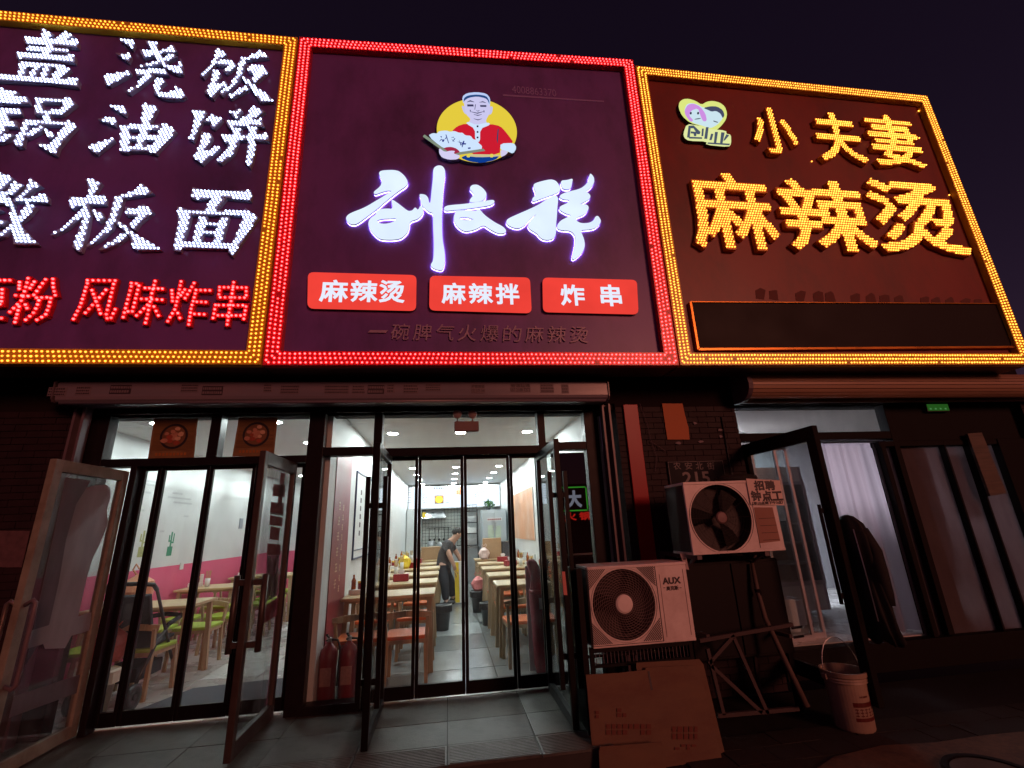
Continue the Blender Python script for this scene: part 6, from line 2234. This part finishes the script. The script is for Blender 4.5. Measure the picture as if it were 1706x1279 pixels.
put('coat_body', mb, M('black_padded_cloth', (.006, .005, .006), .8, var=.3, bump=.5, bscale=20), cx, smooth=True)
put('sleeve', MB().tube([(3.24, 3.41, 1.24), (3.28, 3.37, 1.08), (3.27, 3.36, .95), (3.30, 3.38, .78), (3.29, 3.385, .70)], .045, 12, rs=[.055, .050, .053, .044, .046]), bpy.data.materials['black_padded_cloth'], cx, smooth=True)
put('zip', MB().tube([(3.17, 3.40, 1.25), (3.155, 3.37, .95), (3.15, 3.36, .6)], .004, 5), m_steel, cx)

# ------------------------------------------------------------------ on and before the brick pier
m_acw = M('off_white_ac_paint', (0.86, 0.78, 0.76), 0.4, var=0.06, scale=3, bump=.05, dirt=(0.40, 0.28, 0.26), dscale=2.5, damt=0.5)
m_acd = M('ac_side_grille', (0.03, 0.02, 0.022), .6, var=.3)
m_fan = M('dark_fan_blade', (0.006, 0.005, 0.005), .6, spec=.2)
m_wireg = M('ac_fan_guard_wire', (0.22, 0.15, 0.145), .45)


def ac_unit(label, x0, x1, z0, z1, y0, y1, grp, fcx, fcz, fr_, dense):
    t = thing('ac_outdoor_unit', label, 'air conditioner', ((x0 + x1) / 2, y1, z0), 0, grp)
    # casing as front panel with a round opening, plus sides
    n = 48
    ring = [(fcx + fr_ * math.cos(2 * math.pi * k / n), fcz + fr_ * math.sin(2 * math.pi * k / n)) for k in range(n)]
    reg = region([[(x0, z0), (x1, z0), (x1, z1), (x0, z1)]], [ring])
    put('front_panel', reg.prism(y0, y0 + .02), m_acw, t)
    put('top_cover', MB().box(x0 - .004, x1 + .004, y0 - .006, y1, z1, z1 + .022), m_acw, t, bevel=.004)
    put('side_panel', MB().box(x1 - .012, x1, y0 + .021, y1, z0, z1 - .001), m_acw, t)
    put('side_grille', MB().box(x0, x0 + .012, y0 + .021, y1, z0, z1 - .001), m_acd, t)
    put('back_panel', MB().box(x0 + .013, x1 - .013, y1 - .02, y1, z0, z1 - .001), m_acd, t)
    put('base_pan', MB().box(x0 - .003, x1 + .003, y0 - .003, y1, z0 - .02, z0 - .0005), m_acw, t, bevel=.003)
    put('fan_shroud', MB().lathe([(fr_ + .012, -.006), (fr_ + .012, .0), (fr_ - .004, 0.001), (fr_ - .004, .10), (.001, .12)], (fcx, y0, fcz), 48, 'y', cap=False), m_acd, t, smooth=False)
    fb = MB()
    for k in range(3):
        a = 2 * math.pi * k / 3 + .5
        pts = []
        for (r, da, dy) in ((.05, 0, 0), (fr_ * .9, .15, .02), (fr_ * .92, .75, .05), (fr_ * .6, .85, .05), (.05, .6, .03)):
            pts.append((fcx + r * math.cos(a + da), y0 + .035 + dy * .5, fcz + r * math.sin(a + da)))
        m9 = MB().poly(pts, (0, .006, 0))
        put('fan_blade', m9, m_fan, t)
    gb = MB()
    if dense:
        for k in range(11):
            r = fr_ * (.30 + .065 * k)
            if r < fr_:
                gb.tube([(fcx + r * math.cos(2 * math.pi * j / 36), y0 - .006, fcz + r * math.sin(2 * math.pi * j / 36)) for j in range(37)], .0020, 4, cap=False)
        for k in range(40):
            a = 2 * math.pi * k / 40
            pts = []
            for q in range(5):
                r = fr_ * (.28 + .72 * q / 4)
                aa = a + .7 * (q / 4)
                pts.append((fcx + r * math.cos(aa), y0 - .004, fcz + r * math.sin(aa)))
            gb.tube(pts, .0018, 4, cap=False)
    else:
        for k in range(9):
            r = fr_ * (.2 + .09 * k)
            gb.tube([(fcx + r * math.cos(2 * math.pi * j / 36), y0 - .002, fcz + r * math.sin(2 * math.pi * j / 36)) for j in range(37)], .0012, 4, cap=False)
        for k in range(12):
            a = 2 * math.pi * k / 12
            gb.tube([(fcx + .05 * math.cos(a), y0 - .002, fcz + .05 * math.sin(a)), (fcx + fr_ * math.cos(a), y0 - .002, fcz + fr_ * math.sin(a))], .0016, 4)
    put('fan_guard', gb, m_wireg if dense else M('black_guard_wire', (.035, .022, .022), .5), t, kind='stuff')
    hubr = fr_ * (.27 if dense else .18)
    put('fan_hub', MB().lathe([(.001, -.014), (hubr * .8, -.012), (hubr, -.004), (hubr, .004), (.001, .006)], (fcx, y0, fcz), 28, 'y'), m_acw if dense else M('grey_hub', (.22, .13, .13), .5), t, smooth=False)
    return t


yA = 3.70
# lower unit
a, b, c = PY(972, 950, yA), PY(1146, 943, yA), PY(1157, 1066, yA)
x0, x1, z0, z1 = PY(984, 1000, yA).x - .005, PY(1150, 1000, yA).x, .515, 1.035
g1, g2 = PY(1040, 1006, yA), PY(1092, 1006, yA)
ac1 = ac_unit('lower pale air conditioner unit with dense spiral guard and dark lettering', x0, x1, z0, z1, yA, 4.02, 'air conditioner units by the brick pier', g1.x, g1.z, (g2.x - g1.x) * 1.0, True)
# square louvred field around the fan
mb = MB()
fx, fz, fr_ = g1.x, g1.z, g2.x - g1.x
for sx, sz in ((-1, 1), (1, 1), (-1, -1), (1, -1)):
    for k in range(9):
        d = .018 + k * .016
        ax, az = fx + sx * (fr_ + .02), fz + sz * (fr_ + .02) * .97
        p = (ax - sx * d, yA - .0035, az)
        q = (ax, yA - .0035, az - sz * d)
        mb.bar(p, q, .0045, .003, up=(0, 1, 0))
put('corner_louvre', mb, m_acd, ac1, kind='stuff')
mb = MB()
s_ = fr_ + .03
for a_, b_ in (((-1, -1), (1, -1)), ((1, -1), (1, 1)), ((1, 1), (-1, 1)), ((-1, 1), (-1, -1))):
    mb.bar((fx + a_[0] * s_, yA - .002, fz + a_[1] * s_ * .97), (fx + b_[0] * s_, yA - .002, fz + b_[1] * s_ * .97), .004, .004, up=(0, 1, 0))
put('recess_line', mb, m_acd, ac1, kind='stuff')
mb = MB().bar((fx + s_ + .03, yA - .001, z0 + .02), (fx + s_ + .03, yA - .001, z1 - .06), .003, .003, up=(0, 1, 0)).bar((x1 - .03, yA - .001, z0 + .02), (x1 - .03, yA - .001, z1 - .03), .003, .003, up=(0, 1, 0))
put('panel_crease', mb, M('crease_shade', (.25, .17, .16), .5), ac1, kind='stuff')
g = fat(boxpx(glyph('AUX'), 1104, 962, 1133, 972, yA), .003)
put('brand_lettering', g.prism(yA - .003, yA - .0005), m_ink, ac1)
g = boxpx(glyph('奥克斯'), 1110, 976, 1130, 983, yA)
put('small_lettering', fat(g, .0012).prism(yA - .003, yA - .0005), m_ink, ac1)
for xx in (1105, 1132):
    p = PY(xx, 979, yA)
    put('lettering_dash', MB().box(p.x, p.x + .016, yA - .003, yA - .0005, p.z - .002, p.z + .002), m_ink, ac1)
# upper unit
x0, x1, z0, z1 = PY(1146, 860, yA).x, PY(1297, 860, yA).x, 1.12, 1.655
g1, g2 = PY(1202, 862, yA), PY(1251, 862, yA)
ac2 = ac_unit('upper pale air conditioner unit with a large black round fan opening', x0, x1, z0, z1, yA, 4.05, 'air conditioner units by the brick pier', g1.x, g1.z, (g2.x - g1.x) * 1.02, False)
put('panel_crease', MB().bar((g2.x + .035, yA - .001, z0 + .01), (g2.x + .035, yA - .001, z1 - .01), .003, .003, up=(0, 1, 0)), m_acd, ac2)
m_rust = M('faded_label_paper', (0.36, 0.19, 0.14), .7, var=.25, scale=8, dirt=(.25, .12, .09), damt=.6)
q = [PY(*p, yA - .0012) for p in ((1265, 905), (1300, 901), (1287, 845), (1256, 845))]
lb = put('rating_label', MB().poly([(p.x, yA - .0012, p.z) for p in q], (0, .001, 0)), m_rust, ac2)
for k in range(4):
    p = PY(1264 + k * 2.5, 864 + k * 12, yA)
    put('label_line', MB().box(p.x, p.x + .15, yA - .003, yA - .0015, p.z, p.z + .003), m_acd, lb)
hn = thing('hiring_notice', 'pale hiring notice with bold black characters stuck to the upper air conditioner', 'notice', PY(1275, 820, yA))
q = [PY(*p, yA - .012) for p in ((1251, 840), (1307, 842), (1299, 800), (1243, 797))]
m_notice = M('hiring_notice_paper', (0.80, 0.66, 0.60), .6, var=.06)
put('sheet', MB().poly([(p.x, yA - .012, p.z) for p in q], (0, .0015, 0)), m_notice, hn)
for ch_, l, t, r, b in (('招', 1257, 801, 1272, 816), ('聘', 1275, 801, 1290, 816), ('钟', 1252, 818, 1267, 834), ('点', 1270, 818, 1285, 834), ('工', 1287, 819, 1303, 833)):
    put('character', fat(boxpx(glyph(ch_), l, t, r, b, yA - .012), .0042).prism(yA - .015, yA - .0125), m_ink, hn)
g = boxpx(glyph('（早10点到下午3点）'), 1253, 835, 1304, 840, yA - .012)
put('small_lettering', fat(g, .0012).prism(yA - .015, yA - .0125), m_ink, hn)
# lagged pipes from both units into the wall
m_lag = M('pipe_lagging', (.20, .15, .15), .8, var=.3, scale=30, bump=.5)
put('lagged_pipe', MB().tube([(1.84, 3.9, .62), (1.90, 3.9, .60), (1.925, 3.98, .66), (1.92, 4.15, .85), (1.90, 4.36, .95), (1.90, 4.44, .96)], .020, 10), m_lag, ac1, smooth=True)
put('lagged_pipe', MB().tube([(1.84, 3.95, .56), (1.93, 3.95, .53), (1.955, 4.05, .60), (1.95, 4.2, .82), (1.94, 4.44, .90)], .014, 8), m_lag, ac1, smooth=True)
put('lagged_pipe', MB().tube([(2.70, 3.98, 1.10), (2.71, 4.06, 1.02), (2.72, 4.2, 1.06), (2.74, 4.36, 1.3), (2.75, 4.42, 1.75), (2.76, 4.45, 1.80)], .020, 10), m_lag, ac2, smooth=True)
put('power_cable', MB().tube([(2.72, 3.9, 1.10), (2.74, 3.98, .98), (2.80, 4.1, .95), (2.86, 4.3, 1.15), (2.88, 4.41, 1.9), (2.88, 4.41, 2.4)], .006, 6), m_plas, ac2, smooth=True)
# brackets
for k, (x, zt, lab) in enumerate(((2.02, 1.098, 'left steel bracket under the upper air conditioner'), (2.62, 1.098, 'right steel bracket under the upper air conditioner'))):
    br = thing('wall_bracket', lab, 'bracket', (x, 4.4, zt), 0, 'steel brackets under the upper unit')
    put('arm', MB().box(x - .02, x + .02, 3.72, 4.43, zt - .035, zt), m_rail, br)
    put('upright', MB().box(x - .02, x + .02, 4.40, 4.43, zt - .35, zt - .036), m_rail, br)
    put('brace', MB().bar((x, 3.80, zt - .03), (x, 4.40, zt - .33), .02), m_rail, br)
bt = thing('tape_strip', 'pale tag hanging below the left corner of the upper air conditioner', 'tag', PY(1140, 945, 3.8))
q = [PY(*p, 3.8) for p in ((1141, 948), (1148, 949), (1142, 922), (1133, 922))]
put('tag', MB().poly([(p.x, 3.8, p.z) for p in q], (0, .003, 0)), M('pale_tag', (.45, .35, .36), .5), bt)
for py_ in (931, 940):
    p = PY(1140, py_, 3.8)
    put('mark', MB().box(p.x - .012, p.x + .012, 3.797, 3.7995, p.z - .006, p.z + .006), m_ink, bt)
# stand under the lower unit
st = thing('steel_stand', 'black steel stand with mesh tray under the lower air conditioner', 'stand', (1.45, 3.85, -.15))
xa_, xb_ = 1.06, 1.84
for x in (xa_, xb_):
    for y in (3.74, 4.0):
        put('leg', MB().box(x - .015, x + .015, y - .015, y + .015, -.15, .494), m_black, st)
for y in (3.74, 4.0):
    put('rail', MB().box(xa_ + .016, xb_ - .016, y - .015, y + .015, .46, .494), m_black, st)
    put('rail', MB().box(xa_ + .016, xb_ - .016, y - .012, y + .012, .36, .38), m_black, st)
mb = MB()
for k in range(26):
    x = xa_ + .03 + k * .029
    mb.box(x, x + .004, 3.742, 3.746, .381, .459)
put('mesh_wire', mb, m_rail, st, kind='stuff')
blk = thing('black_cabinet', 'tall black sheet-metal cabinet side standing left of the lower air conditioner', 'cabinet', (1.0, 4.0, -.15))
put('side_sheet', MB().box(.965, .985, 3.62, 4.40, -.15, 1.05), m_black, blk)
put('front_edge', MB().box(.955, .995, 3.60, 3.619, -.15, 1.06), m_black, blk)
bb = thing('black_box', 'large black metal cupboard below the upper air conditioner', 'cupboard', (2.4, 4.1, -.15))
put('carcass', MB().box(1.95, 2.86, 3.95, 4.38, .28, 1.02), m_black, bb, bevel=.005)
put('door', MB().box(1.97, 2.40, 3.935, 3.949, .30, 1.0), m_black, bb, bevel=.003)
put('door', MB().box(2.41, 2.84, 3.935, 3.949, .30, 1.0), m_black, bb, bevel=.003)
for x in (1.98, 2.83):
    put('leg', MB().box(x - .02, x + .02, 3.97, 4.01, -.15, .279), m_black, bb)
for k in range(2):
    put('hook', MB().tube([(2.86, 3.93, .47 - k * .07), (2.95, 3.93, .475 - k * .07)], .010), m_plas, bb)
# cardboard sheets
m_cardr = M('brown_cardboard', (0.15, 0.085, 0.05), .8, var=.25, scale=5, stretch=(1, 1, 3), dirt=(0.11, 0.045, 0.03), dscale=3, damt=0.7, bump=.15)
m_cardp = M('red_carton_print', (0.13, 0.035, 0.022), .8, var=.3)


def plane_card(name, label, pts, y_top, y_bot, th=.006, mt=None):
    """a sheet leaning back: its points take their depth from their height in the picture"""
    t = thing(name, label, 'cardboard', PY(pts[0][0], pts[0][1], y_bot))
    ys = [p[1] for p in pts]
    lo, hi = min(ys), max(ys)
    P = []
    for px, py in pts:
        k = (py - lo) / (hi - lo)
        P.append(PY(px, py, y_top + (y_bot - y_top) * k))
    put('sheet', MB().poly(P, (0, th, 0)), mt or m_cardr, t)
    return t, (lambda px, py, d=.004: PY(px, py, y_top + (y_bot - y_top) * (py - lo) / (hi - lo) - d))


c2, _ = plane_card('cardboard_sheet', 'rear cardboard sheet whose pale edge shows above the front one', [(1060, 1112), (1060, 1104), (1165, 1098), (1172, 1106), (1216, 1290), (1110, 1290)], 3.64, 3.46)
c1, cp = plane_card('cardboard_sheet', 'front brown cardboard sheet with faded red print leaning on the steel stand', [(977, 1134), (976, 1124), (1030, 1121), (1075, 1116), (1076, 1112), (1160, 1108), (1166, 1116), (1212, 1300), (998, 1300), (986, 1240)], 3.60, 3.40)
mb = MB()
for l, t, r, b in ((1010, 1206, 1085, 1226), (1120, 1210, 1165, 1234), (1028, 1180, 1050, 1196), (992, 1184, 1004, 1198), (1124, 1240, 1160, 1250)):
    x = l
    while x < r - 5:
        w = random.uniform(5, 9)
        for yy in (t, (t + b) / 2):
            q = [cp(x, yy + (b - t) * .4, .012), cp(x + w, yy + (b - t) * .4, .012), cp(x + w, yy, .012), cp(x, yy, .012)]
            if random.random() < .8:
                mb.add(q, [(0, 1, 2, 3)])
        x += w + 2.5
put('faded_print', mb, m_cardp, c1, kind='stuff')
put('split_seam', MB().add([cp(1079, 1118, .003), cp(1082, 1118, .003), cp(1092, 1172, .003), cp(1088, 1172, .003)], [(0, 1, 2, 3)]), m_acd, c1)
c3, _ = plane_card('cardboard_sheet', 'low dark-edged cardboard piece lying against the front sheet at bottom', [(998, 1252), (1000, 1244), (1102, 1236), (1106, 1244), (1112, 1300), (1000, 1300)], 3.37, 3.33)

# trestle of rusty steel and a wooden pole
m_rusty = M('rusty_square_tube', (0.06, 0.04, 0.042), .7, var=.4, scale=18, dirt=(.05, .03, .03), damt=.6, bump=.4)
tr = thing('steel_trestle', 'low rusty welded steel trestle standing below the upper air conditioner', 'trestle', (2.3, 3.7, -.15))
YT_ = 3.72
seg = [((1165, 1067), (1320, 1040)), ((1178, 1080), (1205, 1190)), ((1184, 1108), (1268, 1186)), ((1222, 1062), (1278, 1188)), ((1180, 1105), (1222, 1058)), ((1195, 1192), (1330, 1180))]
for a_, b_ in seg:
    p, q = PY(*a_, YT_ - .3 * 0), PY(*b_, YT_)
    p.z, q.z = max(p.z, -.14), max(q.z, -.14)
    put('tube', MB().bar(p, q, .026), m_rusty, tr)
for px in (1180, 1318):
    p = PY(px, 1060, YT_)
    put('tube', MB().bar((p.x, YT_, p.z), (p.x, 4.25, p.z - .02), .026), m_rusty, tr)
    put('tube', MB().bar((p.x, 4.24, p.z - .02), (p.x, 4.28, -.14), .026), m_rusty, tr)
sk = thing('wooden_pole', 'thin pale wooden pole leaning against the black cupboard', 'pole', PY(1350, 1185, 3.6))
P = [PY(1253, 938, 3.90), PY(1262, 985, 3.87), PY(1275, 1030, 3.83), PY(1310, 1105, 3.74), PY(1345, 1178, 3.64)]
put('pole', MB().tube(P, .017, 8, rs=[.014, .02, .020, .022, .022]), wood('pole_wood', (.07, .045, .04), (.12, .08, .065), .7, 1.5, 2), sk, smooth=True)
put('binding', MB().tube([P[1] + Vector((0, 0, .02)), P[1] - Vector((-.008, 0, .03))], .024, 8), m_black, sk)

# bucket
m_bkt = M('pinkish_white_bucket', (0.36, 0.27, 0.20), .45, var=.15, scale=5, dirt=(.2, .1, .08), dscale=4, damt=.5)
pb = PY(1413, 1188, 3.55)
bx_, by_, bz_ = pb.x + .09, 3.62, -.138
bk2 = thing('paint_bucket', 'pale plastic paint bucket with red lettering and a raised wire handle', 'bucket', (bx_, by_, bz_))
R0, R1, H = .125, .150, .38
put('bucket_body', MB().lathe([(.001, 0), (R0, .0), (R0 + .004, .01), (R1 - .012, H - .07), (R1, H - .068), (R1 - .006, H - .055), (R1 + .002, H - .05), (R1 - .004, H - .038), (R1 + .004, H - .03), (R1 + .006, H), (R1 - .008, H), (R1 - .02, H - .08), (R0 - .008, .012), (.001, .010)], (bx_, by_, bz_), 40), m_bkt, bk2, smooth=False)
hp = []
for k in range(15):
    a = math.pi * k / 14
    hp.append((bx_ - (R1 + .008) * math.cos(a), by_ + .03 * math.sin(a), bz_ + H - .03 + .24 * math.sin(a)))
put('wire_handle', MB().tube(hp, .0035, 6), m_steel, bk2, smooth=True)
for s in (-1, 1):
    put('handle_lug', MB().box(bx_ + s * (R1 + .008) - .01, bx_ + s * (R1 + .008) + .01, by_ - .02, by_ + .02, bz_ + H - .055, bz_ + H - .02), m_bkt, bk2, bevel=.003)


def wrap(mb, a0, a1, z0, z1, off=.0012, n=6):
    b0 = len(mb.v)
    for i in range(n + 1):
        a = a0 + (a1 - a0) * i / n
        for z in (z0, z1):
            r = R0 + .004 + (R1 - .016 - R0) * (z - .01) / (H - .08) + off
            mb.v.append((bx_ + r * math.cos(a), by_ + r * math.sin(a), bz_ + z))
    for i in range(n):
        q = b0 + i * 2
        mb.f.append((q, q + 2, q + 3, q + 1))


m_redink = M('dark_red_print', (.10, .006, .005), .5)
mb = MB()
wrap(mb, R_(-122), R_(-48), .165, .195)
wrap(mb, R_(-122), R_(-48), .075, .098)
put('print_band', mb, m_redink, bk2, kind='stuff')
mb = MB()
random.seed(5)
for k in range(5):
    a = R_(-120 + k * 14)
    for j in range(3):
        wrap(mb, a, a + R_(11) * random.uniform(.6, 1), .108 + j * .02, .114 + j * .02, n=2)
    wrap(mb, a + R_(4.4), a + R_(6.4), .106, .158, n=1)
for k in range(6):
    a = R_(-100 + k * 5)
    wrap(mb, a, a + R_(3.3), .225, .236, n=1)
put('red_lettering', mb, m_redink, bk2, kind='stuff')

# red glossy strip, orange notice, house number plate, wires
rs = thing('red_pillar_strip', 'glossy dark red upright strip between the shutter rail and the brick pier', 'pillar strip', (1.86, 4.4, 1.0))
q = [(1.80, 2.54), (1.955, 2.54), (1.955, .6), (1.80, .6)]
put('strip', MB().box(1.80, 1.955, 4.395, 4.418, .55, 2.54), M('glossy_red_paint', (0.36, 0.010, 0.016), .35, spec=.2, var=.3, scale=2, stretch=(1, 1, .4), dirt=(.09, .008, .012), dscale=2, damt=.7), rs, bevel=.004)
on = thing('orange_notice', 'blank orange paper pasted on the brick pier', 'notice', PY(1125, 700, 4.41))
q = [PY(*p, 4.41) for p in ((1112, 732), (1149, 732), (1147, 712), (1141, 690), (1137, 672), (1103, 672))]
put('sheet', MB().poly([(p.x, 4.41, p.z) for p in q], (0, .003, 0)), M('orange_paper', (.48, .15, .05), .7, var=.12, scale=6), on)
for k, (px, py) in enumerate(((1158, 705), (1130, 738), (1199, 716), (1201, 727), (1168, 735))):
    sc_ = thing('paper_scrap', ['torn paper scrap right of the orange notice', 'torn paper scrap below the orange notice', 'small scrap high near the shutter end', 'small scrap below it near the shutter end', 'tiny scrap below right of the orange notice'][k], 'paper scrap', PY(px, py, 4.41), 0, 'torn paper scraps on the pier')
    p = PY(px, py, 4.412)
    pts = [(p.x + .03 * random.uniform(.5, 1.2) * math.cos(a), 4.412, p.z + .018 * random.uniform(.5, 1.2) * math.sin(a)) for a in (0, 1, 2, 3.1, 4.2, 5.3)]
    put('scrap', MB().poly(pts, (0, .002, 0)), m_stick, sc_)
    sc_['kind'] = 'thing'
plt = thing('house_number_plate', 'dark street name plate with pale characters above the upper air conditioner', 'plate', PY(1160, 780, 4.40))
q = [PY(1117, 812, 4.405), PY(1205, 768, 4.405)]
zt, zb = PY(1160, 767, 4.405).z, PY(1160, 812, 4.405).z - .12
put('plate', MB().box(q[0].x, q[1].x, 4.402, 4.412, zb, zt), M('navy_enamel', (.008, .008, .014), .5, spec=.1), plt)
m_platew = M('plate_pale_ink', (.13, .11, .12), .5)
mb = MB()
for a in ((q[0].x + .008, q[1].x - .008, 4.400, 4.4018, zt - .012, zt - .008), (q[1].x - .012, q[1].x - .008, 4.400, 4.4018, zb + .01, zt - .012), (q[0].x + .008, q[0].x + .012, 4.400, 4.4018, zb + .01, zt - .012)):
    mb.box(*a)
put('border_line', mb, m_platew, plt, kind='stuff')
for ch_, x in zip('农安北街', (1128, 1147, 1165, 1184)):
    put('character', boxpx(glyph(ch_), x - 6, 770, x + 6, 782, 4.402).prism(4.400, 4.4018), m_platew, plt)
put('number', fat(boxpx(glyph('215'), 1138, 786, 1182, 806, 4.402), .004).prism(4.400, 4.4018), m_platew, plt)
wr = thing('loose_wire', 'thin loose wires dangling down the brick pier', 'wire', PY(1070, 700, 4.4))
for pts in ([(1066, 672), (1078, 705), (1085, 735), (1094, 760), (1092, 785)], [(1017, 690), (1020, 720), (1026, 755)], [(1084, 735), (1100, 745), (1110, 752)]):
    put('wire', MB().tube([PY(a, b, 4.40) for a, b in pts], .0025, 5), m_rail, wr)
# rag on the upper unit
rg = thing('black_rag', 'crumpled black rag lying on the right end of the upper air conditioner', 'rag', (2.6, 3.9, 1.68))
mb = MB().ball((2.58, 3.90, 1.705), .16, 16, (1.3, .8, .28))
mb.v = [(x + .012 * math.sin(z * 90 + y * 30), y, z + .014 * math.sin(x * 37) * math.cos(y * 41)) for x, y, z in mb.v]
put('cloth', mb, bpy.data.materials['black_padded_cloth'], rg, smooth=True)

# left edge of the picture: dark hanging cloth and paper on the wall
lf = thing('wall_poster', 'faded dark poster on the brick wall at the left edge', 'poster', (-4.0, 4.4, 1.2))
q = [PY(*p, 4.41) for p in ((-40, 945), (36, 945), (50, 884), (-40, 884))]
put('sheet', MB().poly([(p.x, 4.41, p.z) for p in q], (0, .003, 0)), M('faded_poster', (.10, .05, .06), .7, var=.6, scale=20), lf)

# ------------------------------------------------------------------ across the street, behind the camera: the shop whose sign the glass mirrors
m_opp = M('opposite_wall', (0.03, 0.024, 0.026), .8, var=.3)
ob_ = thing('opposite_building', 'dark low building across the street behind the viewer', 'building', (0, -12, -.15))
put('wall', MB().box(-14, 22, -14, -12, -.15, 2.9), m_opp, ob_)
os_ = thing('signboard', 'small sign across the street with a white character, green border and red characters', 'shop sign', (5.3, -9, 2))
vy = 4.552 + (4.552 + 9.0)
a, b = PY(938, 850, vy), PY(975, 812, vy)
X0, X1, Z0, Z1 = a.x, b.x, a.z, b.z
YO = -9.0
put('board', MB().box(X0 - .1, X1 + .9, YO - .1, YO - .01, Z0 - .4, Z1 + .15), m_black, os_)
m_gb = emit('green_led', (.12, 1.0, .08), 2.2)
for bx4 in ((X0, X1, Z1, Z1 + .05), (X0, X1, Z0 - .05, Z0), (X1, X1 + .05, Z0, Z1), (X0 - .05, X0, Z0, Z1)):
    put('border_light', MB().box(bx4[0], bx4[1], YO - .009, YO, bx4[2], bx4[3]), m_gb, os_)
gg = place(glyph('大'), X0 + .22, X1 - .22, Z0 + .12, Z1 - .12)
put('character', fat(gg, .03).prism(YO, YO - .008), emit('white_neon', (.75, .8, 1), 2.0), os_)
m_rn = emit('red_neon', (3.5, .10, .06), 1.0)
gg = place(glyph('面'), X1 + .10, X1 + .75, Z0 - .0, Z1 + .05)
put('character', fat(gg, .02).prism(YO, YO - .008), m_rn, os_)
for k, ch_ in enumerate('火锅'):
    gg = place(glyph(ch_), X0 + .05 + k * .6, X0 + .5 + k * .6, Z0 - .38, Z0 - .1)
    put('character', fat(gg, .015).prism(YO, YO - .008), m_rn, os_)

# orange patch, the right sign's light put into its colour, and an iron cover
vg = struct('painted_light_patch', MB().poly([tuple(PZ(*q, -.1345)) for q in ((1290, 1330), (1390, 1262), (1470, 1243), (1560, 1238), (1640, 1226), (1760, 1215), (1900, 1330))], (0, 0, .006)), M('painted_sign_light', (0.13, 0.075, 0.045), .85, var=.5, scale=30, bump=1.0, bscale=200, dirt=(.05, .03, .025), dscale=6, damt=.9))
ic = thing('iron_cover', 'dark round iron cover set in the paving at bottom right', 'manhole cover', PZ(1655, 1290, -.127))
p = PZ(1655, 1290, -.127)
put('ring', MB().lathe([(.20, 0), (.20, .012), (.23, .014), (.24, 0)], p, 40), m_black, ic)
put('lid', MB().lathe([(.001, .004), (.19, .006), (.195, 0)], p, 40), M('worn_iron', (.12, .07, .05), .5, .5, var=.4, scale=20, bump=.5), ic)
